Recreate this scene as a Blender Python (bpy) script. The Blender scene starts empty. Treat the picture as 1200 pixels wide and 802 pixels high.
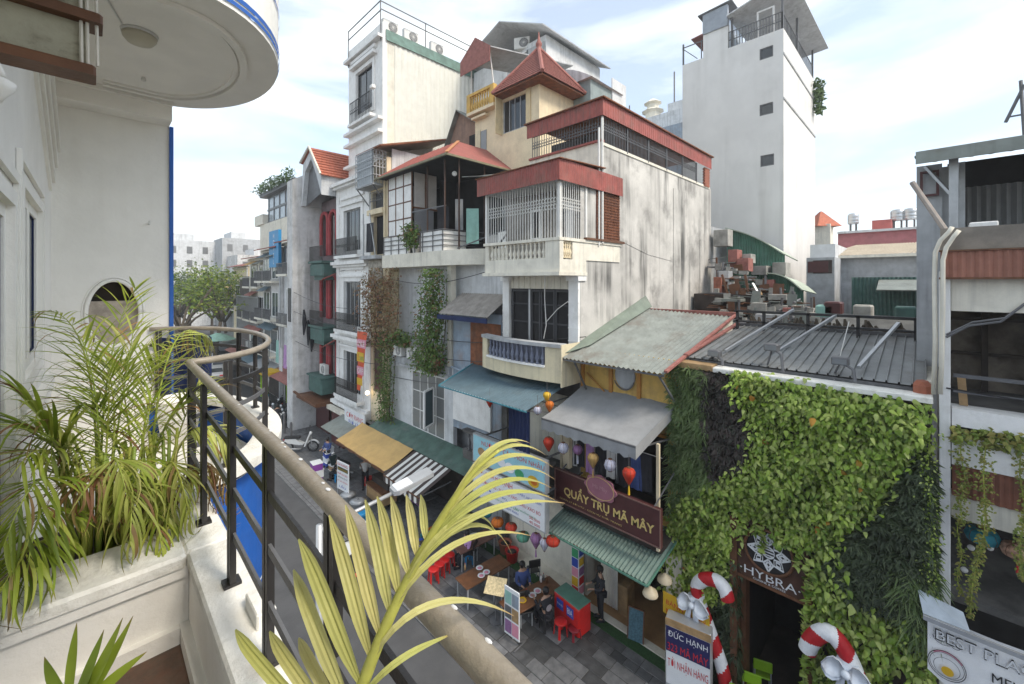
import bpy, bmesh, math, random
from mathutils import Vector, Matrix, Euler
R = random.Random(7)
sc = bpy.context.scene
COL = sc.collection
rad = math.radians
# ---------------------------------------------------------------- camera
EYE = 11.0                      # camera height over the street
cam = bpy.data.cameras.new("camera"); camo = bpy.data.objects.new("camera", cam); COL.objects.link(camo)
camo.location = (0, 0, EYE); camo.rotation_euler = (rad(90), 0, rad(-45))
cam.sensor_width = 36; cam.lens = 36 * 492 / 1200; cam.shift_y = -71 / 1200
cam.clip_start = 0.02; cam.clip_end = 3000
sc.camera = camo
# ---------------------------------------------------------------- light
SUN_EL, SUN_AZ = 48, 170       # degrees; azimuth measured from +Y clockwise
w = bpy.data.worlds.new("World"); sc.world = w; w.use_nodes = True
N = w.node_tree.nodes; L = w.node_tree.links; N.clear()
out = N.new("ShaderNodeOutputWorld"); bg = N.new("ShaderNodeBackground")
sky = N.new("ShaderNodeTexSky"); sky.sky_type = 'NISHITA'; sky.sun_disc = False
sky.sun_elevation = rad(SUN_EL); sky.sun_rotation = rad(SUN_AZ); sky.air_density = 1.0; sky.dust_density = 1.2; sky.ozone_density = 1.5
tc = N.new("ShaderNodeTexCoord"); mp = N.new("ShaderNodeMapping"); mp.inputs['Scale'].default_value = (1.0, 1.0, 3.6)
mp.inputs['Rotation'].default_value = (0.16, 0.1, 0.5)
no = N.new("ShaderNodeTexNoise"); no.inputs['Scale'].default_value = 2.1; no.inputs['Detail'].default_value = 7; no.inputs['Roughness'].default_value = .55
no.inputs['Distortion'].default_value = .35
cr = N.new("ShaderNodeValToRGB"); cr.color_ramp.elements[0].position = .42; cr.color_ramp.elements[1].position = .66
cr.color_ramp.elements[0].color = (.34, .34, .34, 1); cr.color_ramp.elements[1].color = (.97, .97, .97, 1)
mx = N.new("ShaderNodeMix"); mx.data_type = 'RGBA'
mx.inputs['B'].default_value = (5.0, 5.3, 5.3, 1)      # cloud radiance beside the physical sky
L.new(tc.outputs['Generated'], mp.inputs['Vector']); L.new(mp.outputs[0], no.inputs['Vector']); L.new(no.outputs[0], cr.inputs[0])
L.new(cr.outputs[0], mx.inputs['Factor']); L.new(sky.outputs[0], mx.inputs['A'])
L.new(mx.outputs['Result'], bg.inputs['Color']); bg.inputs['Strength'].default_value = 0.11
L.new(bg.outputs[0], out.inputs[0])
sun = bpy.data.lights.new("sun", 'SUN'); sun.energy = 1.5; sun.angle = rad(16); sun.color = (1, .91, .78)
suno = bpy.data.objects.new("sun", sun); COL.objects.link(suno)
_sd = Vector((math.sin(rad(SUN_AZ)) * math.cos(rad(SUN_EL)), math.cos(rad(SUN_AZ)) * math.cos(rad(SUN_EL)), math.sin(rad(SUN_EL))))
suno.rotation_euler = _sd.to_track_quat('Z', 'Y').to_euler(); suno.location = (0, -20, 40)
sc.view_settings.view_transform = 'Standard'; sc.view_settings.look = 'None'; sc.view_settings.exposure = 1.32; sc.view_settings.gamma = 1
sc.cycles.use_denoising = True; sc.cycles.max_bounces = 6; sc.cycles.diffuse_bounces = 4; sc.cycles.transparent_max_bounces = 8
try: sc.cycles.denoiser = 'OPENIMAGEDENOISE'
except Exception: pass
# ---------------------------------------------------------------- view geometry: where a sight line meets a plane of the street
S2 = math.sqrt(.5)
def _ray(px, py):
    u = (px - 600) / 492; v = (330 - py) / 492
    return Vector((S2 * (1 + u), S2 * (1 - u), v))
def onX(px, py, X): d = _ray(px, py); return Vector((0, 0, EYE)) + d * (X / d.x)
def onY(px, py, Y): d = _ray(px, py); return Vector((0, 0, EYE)) + d * (Y / d.y)
def onZ(px, py, Z): d = _ray(px, py); return Vector((0, 0, EYE)) + d * ((Z - EYE) / d.z)
# ---------------------------------------------------------------- mesh builder
class MB:
    def __init__(s): s.v = []; s.f = []
    def add(s, vs, fs):
        o = len(s.v); s.v += [tuple(x) for x in vs]; s.f += [tuple(i + o for i in f) for f in fs]; return s
    def box(s, x0, y0, z0, x1, y1, z1):
        if x0 > x1: x0, x1 = x1, x0
        if y0 > y1: y0, y1 = y1, y0
        if z0 > z1: z0, z1 = z1, z0
        return s.add([(x0,y0,z0),(x1,y0,z0),(x1,y1,z0),(x0,y1,z0),(x0,y0,z1),(x1,y0,z1),(x1,y1,z1),(x0,y1,z1)],
                     [(0,3,2,1),(4,5,6,7),(0,1,5,4),(1,2,6,5),(2,3,7,6),(3,0,4,7)])
    def bev(s, x0, y0, z0, x1, y1, z1, b=.02):
        "box with its four upright and top edges rounded off"
        if x0 > x1: x0, x1 = x1, x0
        if y0 > y1: y0, y1 = y1, y0
        def ring(i, z): return [(x0+b+i,y0+i,z),(x1-b-i,y0+i,z),(x1-i,y0+b+i,z),(x1-i,y1-b-i,z),(x1-b-i,y1-i,z),(x0+b+i,y1-i,z),(x0+i,y1-b-i,z),(x0+i,y0+b+i,z)]
        vs = ring(0, z0) + ring(0, z1 - b) + ring(b * .7, z1)
        fs = [tuple(range(7, -1, -1)), tuple(range(16, 24))]
        for k in (0, 8):
            for i in range(8): j = (i + 1) % 8; fs.append((k+i, k+j, k+8+j, k+8+i))
        return s.add(vs, fs)
    def quad(s, a, b, c, d): return s.add([a, b, c, d], [(0,1,2,3)])
    def poly(s, pts): return s.add(pts, [tuple(range(len(pts)))])
    def prism(s, pts, d):
        n = len(pts); d = Vector(d); p = [Vector(a) for a in pts]
        return s.add(p + [a + d for a in p], [tuple(range(n-1, -1, -1)), tuple(range(n, 2*n))] + [(i, (i+1) % n, n + (i+1) % n, n + i) for i in range(n)])
    def slab(s, a, b, c, d, t=.03):
        a, b, c, d = map(Vector, (a, b, c, d)); n = (b - a).cross(d - a).normalized() * -t
        return s.prism([a, b, c, d], n)
    def tube(s, pts, r, n=6, cap=True):
        pts = [Vector(p) for p in pts]; m = len(pts); vs = []; fs = []
        rs = r if isinstance(r, (list, tuple)) else [r] * m
        up = None
        for i, p in enumerate(pts):
            t = (pts[min(i+1, m-1)] - pts[max(i-1, 0)])
            if t.length < 1e-9: t = Vector((0, 0, 1))
            t.normalize()
            if up is None: up = t.orthogonal().normalized()
            else:
                up = up - t * up.dot(t)
                up = up.normalized() if up.length > 1e-6 else t.orthogonal().normalized()
            q = t.cross(up)
            for k in range(n):
                a = 2 * math.pi * k / n; vs.append(p + (up * math.cos(a) + q * math.sin(a)) * rs[i])
        for i in range(m - 1):
            for k in range(n):
                j = (k + 1) % n; fs.append((i*n+k, i*n+j, (i+1)*n+j, (i+1)*n+k))
        if cap: fs.append(tuple(range(n-1, -1, -1))); fs.append(tuple(range((m-1)*n, m*n)))
        return s.add(vs, fs)
    def bar(s, a, b, w=.03, d=None):
        "square bar from a to b"
        a, b = Vector(a), Vector(b); t = (b - a).normalized(); d = d or w
        u = Vector((0,0,1)) if abs(t.z) < .9 else Vector((1,0,0))
        p = t.cross(u).normalized() * (w / 2); q = t.cross(p).normalized() * (d / 2)
        return s.prism([a+p+q, a-p+q, a-p-q, a+p-q], b - a)
    def lathe(s, prof, n=12, o=(0,0,0), sx=1, sy=1, axis='z'):
        vs = []; fs = []; m = len(prof)
        for r, z in prof:
            for k in range(n):
                a = 2 * math.pi * k / n; x, y = r * math.cos(a) * sx, r * math.sin(a) * sy
                vs.append({'z': (o[0]+x, o[1]+y, o[2]+z), 'x': (o[0]+z, o[1]+x, o[2]+y), 'y': (o[0]+x, o[1]+z, o[2]+y)}[axis])
        for i in range(m - 1):
            for k in range(n): j = (k+1) % n; fs.append((i*n+k, i*n+j, (i+1)*n+j, (i+1)*n+k))
        fs.append(tuple(range(n-1, -1, -1))); fs.append(tuple(range((m-1)*n, m*n)))
        return s.add(vs, fs)
    def ball(s, c, r, n=10, m=6, sz=1): return s.lathe([(r*math.sin(math.pi*(i+.02)/(m+.04)), -r*sz*math.cos(math.pi*(i+.02)/(m+.04))) for i in range(m+1)], n, c)
    def corr(s, a, b, c, d, n=20, amp=.02, t=.0, tri=False):
        "corrugated sheet: a-b is the eave (waves along it), d-c the ridge"
        a, b, c, d = map(Vector, (a, b, c, d)); nm = (b - a).cross(d - a).normalized()
        if nm.z < 0: nm = -nm
        vs = []; k = n * (2 if tri else 4)
        for i in range(k + 1):
            f = i / k; h = amp * (math.sin(2 * math.pi * n * f) if not tri else (1 if i % 2 else -1))
            vs += [a.lerp(b, f) + nm * h, d.lerp(c, f) + nm * h]
        return s.add(vs, [(2*i, 2*i+2, 2*i+3, 2*i+1) for i in range(k)])
    def ribbed(s, a, b, c, d, n=20, h=.035):
        "flat sheet with narrow upright ribs; a-b is the eave"
        a, b, c, d = map(Vector, (a, b, c, d)); nm = (b - a).cross(d - a).normalized()
        if nm.z < 0: nm = -nm
        vs = []; m = 0
        for i in range(n):
            for f, k in ((0, 0), (.78, 0), (.82, 1), (.92, 1), (.96, 0)):
                g = (i + f) / n; vs += [a.lerp(b, g) + nm * h * k, d.lerp(c, g) + nm * h * k]; m += 1
        return s.add(vs, [(2*i, 2*i+2, 2*i+3, 2*i+1) for i in range(m - 1)])
    def frame(s, x, y0, z0, y1, z1, w=.06, d=.06):
        "rectangular frame standing in the street-facing plane x, proud by d"
        if y0 > y1: y0, y1 = y1, y0
        s.box(x-d, y0, z0, x, y0+w, z1); s.box(x-d, y1-w, z0, x, y1, z1)
        s.box(x-d, y0+w, z0, x, y1-w, z0+w); return s.box(x-d, y0+w, z1-w, x, y1-w, z1)
    def mesh(s, name, m, smooth=False, org=(0,0,0)):
        me = bpy.data.meshes.new(name); o = Vector(org)
        me.from_pydata([(x-o.x, y-o.y, z-o.z) for x, y, z in s.v], [], s.f)
        if m is not None:
            for mm in (m if isinstance(m, (list, tuple)) else [m]): me.materials.append(mm)
        if smooth: me.polygons.foreach_set("use_smooth", [True] * len(me.polygons))
        me.update(); return me
ORG = {}
def tag(o, label=None, cat=None, group=None, kind=None):
    if label: o['label'] = label
    if cat: o['category'] = cat
    if group: o['group'] = group
    if kind: o['kind'] = kind
    return o
def thing(name, loc, label, cat, group=None, rz=0):
    o = bpy.data.objects.new(name, None); o.empty_display_size = .2; COL.objects.link(o)
    o.location = loc; o.rotation_euler = (0, 0, rz); ORG[o] = Vector(loc); return tag(o, label, cat, group)
def pieces(mb):
    "the far-apart pieces of a builder's geometry, each as a builder of its own"
    n = len(mb.v); pa_ = list(range(n))
    def find(i):
        while pa_[i] != i: pa_[i] = pa_[pa_[i]]; i = pa_[i]
        return i
    for f in mb.f:
        r = find(f[0])
        for i in f[1:]: pa_[find(i)] = r
    isl = {}
    for i in range(n): isl.setdefault(find(i), []).append(i)
    if len(isl) < 2 or len(isl) > 120: return [mb]
    bx = []
    for ids in isl.values():
        q = [mb.v[i] for i in ids]; bx.append((tuple(map(min, zip(*q))), tuple(map(max, zip(*q)))))
    k = len(bx); cp_ = list(range(k))
    def fc(i):
        while cp_[i] != i: cp_[i] = cp_[cp_[i]]; i = cp_[i]
        return i
    dg = [math.dist(*x) for x in bx]
    for i in range(k):
        for j in range(i):
            g = math.sqrt(sum(max(0, bx[i][0][c]-bx[j][1][c], bx[j][0][c]-bx[i][1][c])**2 for c in range(3)))
            if g < .45 * max(min(dg[i], dg[j]), .02): cp_[fc(i)] = fc(j)
    gr = {}
    for x, ids in enumerate(isl.values()): gr.setdefault(fc(x), []).extend(ids)
    if len(gr) < 2 or len(gr) > 24: return [mb]
    out_ = []
    for ids in gr.values():
        ids = sorted(ids); mp_ = {i: q for q, i in enumerate(ids)}; m = MB(); m.v = [mb.v[i] for i in ids]; m.f = [tuple(mp_[i] for i in f) for f in mb.f if f[0] in mp_]; out_.append(m)
    return out_
def part(p, name, mb, m, smooth=False, label=None, kind=None, local=False):
    "a mesh object under p (one for each far-apart piece of mb); mb holds world coordinates unless local; gives back the first"
    org = Vector((0,0,0)) if (p is None or local) else ORG[p]; first = None
    for q in (pieces(mb) if kind is None else [mb]):
        o = bpy.data.objects.new(name, q.mesh(name, m, smooth, org)); COL.objects.link(o)
        if p is not None: o.parent = p
        ORG[o] = org; tag(o, label, None, None, kind); first = first or o
    return first
def solo(name, mb, m, label, cat, base=None, group=None, smooth=False, kind=None):
    "a thing that is a single mesh; its origin is put at the middle of its base"
    if base is None:
        xs, ys, zs = zip(*mb.v); base = ((min(xs)+max(xs))/2, (min(ys)+max(ys))/2, min(zs))
    o = bpy.data.objects.new(name, mb.mesh(name, m, smooth, base)); COL.objects.link(o); o.location = base; ORG[o] = Vector(base)
    return tag(o, label, cat, group, kind)
def struct(name, mb, m, smooth=False):
    o = bpy.data.objects.new(name, mb.mesh(name, m, smooth)); COL.objects.link(o); ORG[o] = Vector((0,0,0)); o['kind'] = 'structure'; return o
def inst(p, name, me, loc, rot=(0,0,0), sca=(1,1,1), local=False):
    "one more piece sharing mesh data, placed in world coordinates under p"
    o = bpy.data.objects.new(name, me); COL.objects.link(o); o.parent = p
    o.location = Vector(loc) - (Vector((0,0,0)) if local else ORG[p]); o.rotation_euler = rot; o.scale = sca; return o
def dup(root, loc, rz, label=None, scale=None):
    r = root.copy(); COL.objects.link(r); r.location = loc; r.rotation_euler = (0, 0, rz)
    if scale: r.scale = (scale,) * 3
    if label: r['label'] = label
    def rec(a, b):
        for ch in a.children:
            c = ch.copy(); COL.objects.link(c); c.parent = b; rec(ch, c)
    rec(root, r); return r
# ---------------------------------------------------------------- materials
def nt(name):
    m = bpy.data.materials.new(name); m.use_nodes = True; t = m.node_tree
    return m, t, t.nodes, t.links, t.nodes['Principled BSDF']
_geo = {}
def mat(name, col, rough=.75, var=.10, sc_=2.5, dirt=0, dcol=(.12,.105,.09), dsc=1.1, streak=0, scol=(.06,.055,.05), ssc=5, bump=.15, bsc=30, metal=0, rnd=0, spec=.4, trans=0, sheen=0, sub=0):
    m, t, n, l, b = nt(name); b.inputs['Roughness'].default_value = rough; b.inputs['Metallic'].default_value = metal
    b.inputs['Specular IOR Level'].default_value = spec
    g = n.new("ShaderNodeNewGeometry"); P = g.outputs['Position']
    def noise(scale, det=4, rgh=.6, vec=P):
        x = n.new("ShaderNodeTexNoise"); x.inputs['Scale'].default_value = scale; x.inputs['Detail'].default_value = det; x.inputs['Roughness'].default_value = rgh
        l.new(vec, x.inputs['Vector']); return x.outputs[0]
    def ramp(f, a, c):
        x = n.new("ShaderNodeMapRange"); x.interpolation_type = 'SMOOTHSTEP'; l.new(f, x.inputs[0]); x.inputs[1].default_value = a; x.inputs[2].default_value = c; return x.outputs[0]
    def mixc(f, A, B, k=None):
        x = n.new("ShaderNodeMix"); x.data_type = 'RGBA'
        if k is not None:
            mm = n.new("ShaderNodeMath"); mm.operation = 'MULTIPLY'; l.new(f, mm.inputs[0]); mm.inputs[1].default_value = k; f = mm.outputs[0]
        l.new(f, x.inputs['Factor'])
        for q, s in ((A, 'A'), (B, 'B')):
            if isinstance(q, tuple): x.inputs[s].default_value = q + (1,)
            else: l.new(q, x.inputs[s])
        return x.outputs['Result']
    lo = tuple(max(0, c * (1 - var)) for c in col); hi = tuple(min(1, c * (1 + var)) for c in col)
    c = mixc(ramp(noise(sc_, 5), .3, .7), lo, hi)
    if dirt: c = mixc(ramp(noise(dsc, 8, .7), .46, .70), c, dcol, dirt)
    if streak:
        mpn = n.new("ShaderNodeMapping"); mpn.inputs['Scale'].default_value = (ssc, ssc, ssc * .05); l.new(P, mpn.inputs['Vector'])
        s1 = ramp(noise(1, 5, .6, mpn.outputs[0]), .44, .68); s2 = ramp(noise(.35, 3), .35, .65)
        mm = n.new("ShaderNodeMath"); mm.operation = 'MULTIPLY'; l.new(s1, mm.inputs[0]); l.new(s2, mm.inputs[1])
        c = mixc(mm.outputs[0], c, scol, streak)
    if rnd:
        oi = n.new("ShaderNodeObjectInfo"); hs = n.new("ShaderNodeHueSaturation"); mr = n.new("ShaderNodeMapRange")
        l.new(oi.outputs['Random'], mr.inputs[0]); mr.inputs[3].default_value = 1 - rnd; mr.inputs[4].default_value = 1 + rnd
        l.new(mr.outputs[0], hs.inputs['Value']); l.new(c, hs.inputs['Color']); c = hs.outputs[0]
    l.new(c, b.inputs['Base Color'])
    if bump:
        bp = n.new("ShaderNodeBump"); bp.inputs['Strength'].default_value = bump; bp.inputs['Distance'].default_value = .02
        l.new(noise(bsc, 4), bp.inputs['Height']); l.new(bp.outputs[0], b.inputs['Normal'])
    if trans:
        b.inputs['Transmission Weight'].default_value = trans
    if sub:      # thin leaves let some light through
        tr = n.new("ShaderNodeBsdfTranslucent"); ms = n.new("ShaderNodeMixShader"); ms.inputs[0].default_value = sub
        l.new(c, tr.inputs[0]); l.new(b.outputs[0], ms.inputs[1]); l.new(tr.outputs[0], ms.inputs[2])
        l.new(ms.outputs[0], n['Material Output'].inputs[0])
    return m
def leafmat(name, cols, rough=.45, sub=.3, rnd=.25, pos=6.0, tips=None):
    "leaf colours that differ from leaf to leaf (mesh islands and objects alike) and along the blade"
    m, t, n, l, b = nt(name); b.inputs['Roughness'].default_value = rough; b.inputs['Specular IOR Level'].default_value = .35
    g = n.new("ShaderNodeNewGeometry"); oi = n.new("ShaderNodeObjectInfo"); ad = n.new("ShaderNodeMath"); ad.operation = 'ADD'
    l.new(g.outputs['Random Per Island'], ad.inputs[0]); l.new(oi.outputs['Random'], ad.inputs[1])
    fr = n.new("ShaderNodeMath"); fr.operation = 'FRACT'; l.new(ad.outputs[0], fr.inputs[0])
    r = n.new("ShaderNodeValToRGB"); e = r.color_ramp.elements
    for i, c in enumerate(cols):
        x = e[i] if i < 2 else e.new(1); x.position = i / max(1, len(cols) - 1); x.color = c + (1,)
    for i in range(len(cols)): e[i].position = i / max(1, len(cols) - 1)
    l.new(fr.outputs[0], r.inputs[0])
    nz = n.new("ShaderNodeTexNoise"); nz.inputs['Scale'].default_value = pos; nz.inputs['Detail'].default_value = 3; l.new(g.outputs['Position'], nz.inputs['Vector'])
    mr = n.new("ShaderNodeMapRange"); l.new(nz.outputs[0], mr.inputs[0]); mr.inputs[1].default_value = .3; mr.inputs[2].default_value = .7; mr.inputs[3].default_value = 1 - rnd; mr.inputs[4].default_value = 1 + rnd
    hs = n.new("ShaderNodeHueSaturation"); l.new(mr.outputs[0], hs.inputs['Value']); l.new(r.outputs[0], hs.inputs['Color']); c = hs.outputs[0]
    if tips:
        at = n.new("ShaderNodeAttribute"); at.attribute_name = "tip"; x = n.new("ShaderNodeMix"); x.data_type = 'RGBA'
        l.new(at.outputs['Fac'], x.inputs['Factor']); l.new(c, x.inputs['A']); x.inputs['B'].default_value = tips + (1,); c = x.outputs['Result']
    l.new(c, b.inputs['Base Color'])
    tr = n.new("ShaderNodeBsdfTranslucent"); ms = n.new("ShaderNodeMixShader"); ms.inputs[0].default_value = sub
    l.new(c, tr.inputs[0]); l.new(b.outputs[0], ms.inputs[1]); l.new(tr.outputs[0], ms.inputs[2]); l.new(ms.outputs[0], n['Material Output'].inputs[0])
    return m
def glass(name, col=(.02,.025,.03), rough=.08):
    m, t, n, l, b = nt(name); b.inputs['Base Color'].default_value = col + (1,); b.inputs['Roughness'].default_value = rough; b.inputs['Specular IOR Level'].default_value = .7
    return m
def emit(name, col, s):
    m, t, n, l, b = nt(name); b.inputs['Base Color'].default_value = col + (1,); b.inputs['Emission Color'].default_value = col + (1,); b.inputs['Emission Strength'].default_value = s; return m
# ---------------------------------------------------------------- lettering: a flat mesh of a word
def word(p, s, m, org, right, up, h=None, w=None, name='lettering', off=.004, bold=0):
    "text s standing at org (middle), reading along right, in the plane right/up; h letter height, w total width; off it stands proud"
    cu = bpy.data.curves.new(name, 'FONT'); cu.body = s; cu.align_x = 'CENTER'; cu.align_y = 'CENTER'; cu.size = 1; cu.extrude = 0; cu.offset = bold; cu.resolution_u = 3
    ob = bpy.data.objects.new(name, cu); me = bpy.data.meshes.new_from_object(ob); bpy.data.objects.remove(ob); bpy.data.curves.remove(cu)
    me.name = name
    if not me.vertices: return None
    xs = [v.co.x for v in me.vertices]; ys = [v.co.y for v in me.vertices]
    cw, ch = max(xs) - min(xs), max(ys) - min(ys); cx, cy = (max(xs)+min(xs))/2, (max(ys)+min(ys))/2
    kx = (w / cw) if w else h / ch; ky = (h / ch) if h else kx
    right = Vector(right).normalized(); up = Vector(up).normalized(); nm = right.cross(up)
    o0 = Vector(org) - ORG[p]
    for v in me.vertices: v.co = o0 + right * ((v.co.x - cx) * kx) + up * ((v.co.y - cy) * ky) + nm * off
    me.materials.append(m); o = bpy.data.objects.new(name, me); COL.objects.link(o); o.parent = p; ORG[o] = ORG[p]; return o
RT, UP = Vector((0, -1, 0)), Vector((0, 0, 1))      # reading direction on a street front seen from our side (faces -X)
# ---------------------------------------------------------------- palette
m_white = mat("white_paint", (.80,.79,.77), .7, .05, dirt=.35, dcol=(.42,.40,.36), streak=.25, scol=(.3,.29,.27))
m_bal = mat("balcony_white", (.82,.80,.75), .75, .05, 1.5, dirt=.16, dcol=(.62,.58,.50), dsc=1.8, streak=.14, scol=(.5,.46,.38), ssc=4, bump=.25, bsc=18)
m_cope = mat("coping_white", (.80,.78,.72), .8, .06, 4, dirt=.45, dcol=(.40,.37,.29), dsc=4.5, bump=.4, bsc=25)
m_ceil = mat("ceiling_white", (.84,.81,.75), .8, .04, dirt=.10, dcol=(.5,.47,.4))
m_blue = mat("blue_paint", (.02,.11,.42), .5, .12, dirt=.15)
m_navy = mat("navy_cloth", (.012,.022,.075), .8, .2)
m_rail = mat("rail_taupe", (.30,.26,.205), .38, .12, 9, dirt=.3, dcol=(.12,.1,.08), dsc=14, bump=.2, bsc=60, spec=.5)
m_iron = mat("iron_black", (.022,.02,.02), .45, .2, spec=.5)
m_irong = mat("iron_grey", (.12,.12,.125), .5, .2)
m_cream = mat("cream_paint", (.66,.58,.40), .8, .06, dirt=.4, dcol=(.36,.32,.24), streak=.4, scol=(.22,.2,.17))
m_creamw = mat("cream_white", (.72,.68,.58), .8, .06, dirt=.4, dcol=(.42,.39,.33), streak=.4, scol=(.25,.24,.22))
m_yel = mat("ochre_paint", (.62,.40,.11), .8, .1, dirt=.5, dcol=(.30,.2,.1), streak=.4)
m_yelp = mat("pale_yellow", (.72,.61,.42), .8, .06, dirt=.35, dcol=(.42,.34,.22), streak=.3, scol=(.3,.26,.2))
m_grey = mat("grey_render", (.40,.41,.42), .85, .1, dirt=.5, dcol=(.2,.2,.19), streak=.4)
m_greyl = mat("grey_light", (.60,.61,.62), .85, .07, dirt=.4, dcol=(.3,.3,.29), streak=.35)
m_party = mat("party_wall_grey", (.62,.61,.60), .85, .08, dirt=.5, dcol=(.27,.26,.24), streak=.7, scol=(.2,.19,.17), ssc=3)
m_grime = mat("grimy_wall", (.53,.51,.475), .9, .16, .5, dirt=.9, dcol=(.23,.22,.205), dsc=.6, streak=.95, scol=(.055,.055,.052), ssc=2.4, bump=.3, bsc=9)
m_tower = mat("tower_render", (.70,.685,.66), .85, .04, .6, dirt=.12, dcol=(.45,.44,.43), streak=.3, scol=(.38,.36,.33), ssc=1.4)
m_bluegrey = mat("blue_grey_wall", (.27,.33,.40), .85, .12, dirt=.5, dcol=(.28,.2,.15), streak=.5, scol=(.16,.15,.14))
m_rust = mat("rust_brown", (.20,.075,.035), .9, .3, 4, dirt=.4)
m_brick = mat("brick_red", (.30,.115,.075), .9, .25, 8)
m_redroof = mat("red_roof_sheet", (.30,.10,.085), .6, .1, 3, dirt=.35, dcol=(.22,.12,.09), bump=.1)
m_redfas = mat("red_fascia", (.29,.075,.06), .6, .2, 3, dirt=.6, dcol=(.2,.11,.085), streak=.5, scol=(.12,.06,.05))
m_tile = mat("clay_tile", (.42,.13,.075), .8, .2, 6, rnd=.25)
m_tileold = mat("old_tile_red", (.29,.115,.095), .8, .2, 6)
m_roofg = mat("roof_greygreen", (.21,.23,.21), .55, .14, 2, dirt=.7, dcol=(.13,.10,.075), dsc=.8, streak=.3, bump=.1)
m_roofd = mat("roof_slate_sheet", (.21,.215,.21), .5, .14, 2, dirt=.65, dcol=(.12,.105,.09), dsc=.8, bump=.1)
m_green = mat("green_sheet", (.10,.23,.17), .6, .12, 3, dirt=.4, dcol=(.10,.13,.11))
m_greend = mat("green_sheet_dark", (.06,.125,.11), .6, .15, 3, dirt=.4, dcol=(.1,.11,.1))
m_teal = mat("teal_awning", (.085,.135,.165), .6, .12, 3, dirt=.3, dcol=(.09,.11,.12))
m_awng = mat("grey_canvas", (.27,.275,.28), .85, .06, 4, dirt=.25, dcol=(.18,.18,.18))
m_awny = mat("tan_canvas", (.55,.36,.14), .85, .08, 2, dirt=.3, dcol=(.32,.22,.1), dsc=1.5)
m_canw = mat("canvas_white", (.68,.66,.62), .85, .06)
m_canb = mat("canvas_brown", (.07,.05,.045), .85, .1)
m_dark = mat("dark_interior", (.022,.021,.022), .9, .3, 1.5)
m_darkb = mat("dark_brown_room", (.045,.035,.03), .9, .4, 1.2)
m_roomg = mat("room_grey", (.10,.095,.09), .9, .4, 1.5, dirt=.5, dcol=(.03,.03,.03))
m_tan = mat("shop_tan_floor", (.42,.25,.12), .6, .15, 1.5)
m_wood = mat("wood_brown", (.13,.055,.025), .55, .25, 5)
m_woodl = mat("wood_light", (.36,.23,.11), .6, .2, 5)
m_woodt = mat("table_wood", (.15,.065,.03), .45, .2, 6)
m_maroon = mat("maroon_board", (.075,.022,.022), .5, .15, 3)
m_gold = mat("gold_letter", (.60,.45,.16), .5, .1)
m_red = mat("red_plastic", (.55,.02,.018), .35, .08, 4)
m_candyr = mat("candy_red", (.45,.012,.018), .6, .1, 12)
m_candyw = mat("candy_white", (.75,.75,.76), .7, .06, 12)
m_bow = mat("bow_white", (.68,.72,.78), .5, .08, 8, bump=.3)
m_lime = mat("lime_plastic", (.28,.50,.02), .4, .1)
m_bluep = mat("blue_print", (.03,.07,.38), .5, .08)
m_redp = mat("red_print", (.52,.03,.035), .55, .08)
m_greenp = mat("green_print", (.05,.30,.13), .5, .1)
m_blackp = mat("black_print", (.015,.015,.02), .5, .1)
m_signw = mat("sign_white", (.72,.73,.74), .4, .03)
m_signs = mat("sign_sky", (.30,.55,.62), .4, .06)
m_signy = mat("sign_yellow", (.62,.38,.02), .5, .06)
m_signo = mat("sign_orange_red", (.60,.09,.03), .55, .08)
m_signb = mat("sign_blue", (.015,.22,.46), .5, .06)
m_pink = mat("sign_pink", (.62,.25,.33), .55, .06)
m_purple = mat("sign_purple", (.20,.05,.28), .5, .1)
m_alu = mat("aluminium_grey", (.45,.46,.47), .4, .08, metal=.4)
m_metal = mat("galvanised", (.40,.41,.42), .45, .12, metal=.5)
m_acw = mat("aircon_white", (.66,.65,.62), .5, .05, dirt=.3, dcol=(.4,.37,.3))
m_asph = mat("asphalt", (.075,.075,.078), .85, .12, 1.2, dirt=.25, dcol=(.11,.108,.105), dsc=.5, bump=.3, bsc=60)
m_stone = mat("paving_stone_grey", (.115,.115,.117), .6, .25, 4, dirt=.3, dcol=(.05,.05,.05), rnd=.55, bump=.25)
m_gnd = mat("city_ground", (.12,.115,.11), .9, .15)
m_joint = mat("stone_joint", (.045,.043,.04), .9, .2)
m_rub = mat("tyre_rubber", (.015,.015,.016), .7, .2)
m_glass = glass("window_glass"); m_glassb = glass("window_glass_blue", (.05,.08,.09), .12); m_glassc = glass("curtained_glass", (.20,.205,.2), .25); m_glassf = glass("far_window", (.14,.14,.14), .3)
m_skin = mat("skin", (.42,.25,.17), .55, .06)
m_hair = mat("hair_black", (.012,.01,.01), .5, .2)
m_clod = mat("cloth_dark", (.025,.025,.03), .85, .2)
m_clob = mat("cloth_blue", (.05,.08,.22), .85, .2)
m_clow = mat("cloth_white", (.55,.54,.52), .85, .1)
m_mint = mat("cloth_mint", (.28,.48,.42), .85, .1)
m_lilac = mat("cloth_lilac", (.45,.25,.48), .85, .1)
m_turf = mat("green_carpet", (.025,.07,.022), .95, .3, 20)
m_terra = mat("terracotta", (.38,.13,.075), .8, .15)
m_soil = mat("soil", (.05,.035,.025), .95, .3)
m_bark = mat("bark", (.10,.08,.06), .95, .3, 9)
m_floor = mat("balcony_floor_tile", (.10,.075,.055), .6, .3, 5, dirt=.5, dcol=(.19,.07,.04), dsc=3)
m_flake = mat("stained_panel", (.36,.34,.25), .7, .12, 6, dirt=.75, dcol=(.085,.07,.045), dsc=7, bump=.4, bsc=12)
m_rope = mat("rope_white", (.62,.58,.5), .9, .1)
m_stem = leafmat("palm_stem", [(.26,.34,.05),(.34,.36,.06),(.20,.28,.05)], .4, .05)
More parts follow.
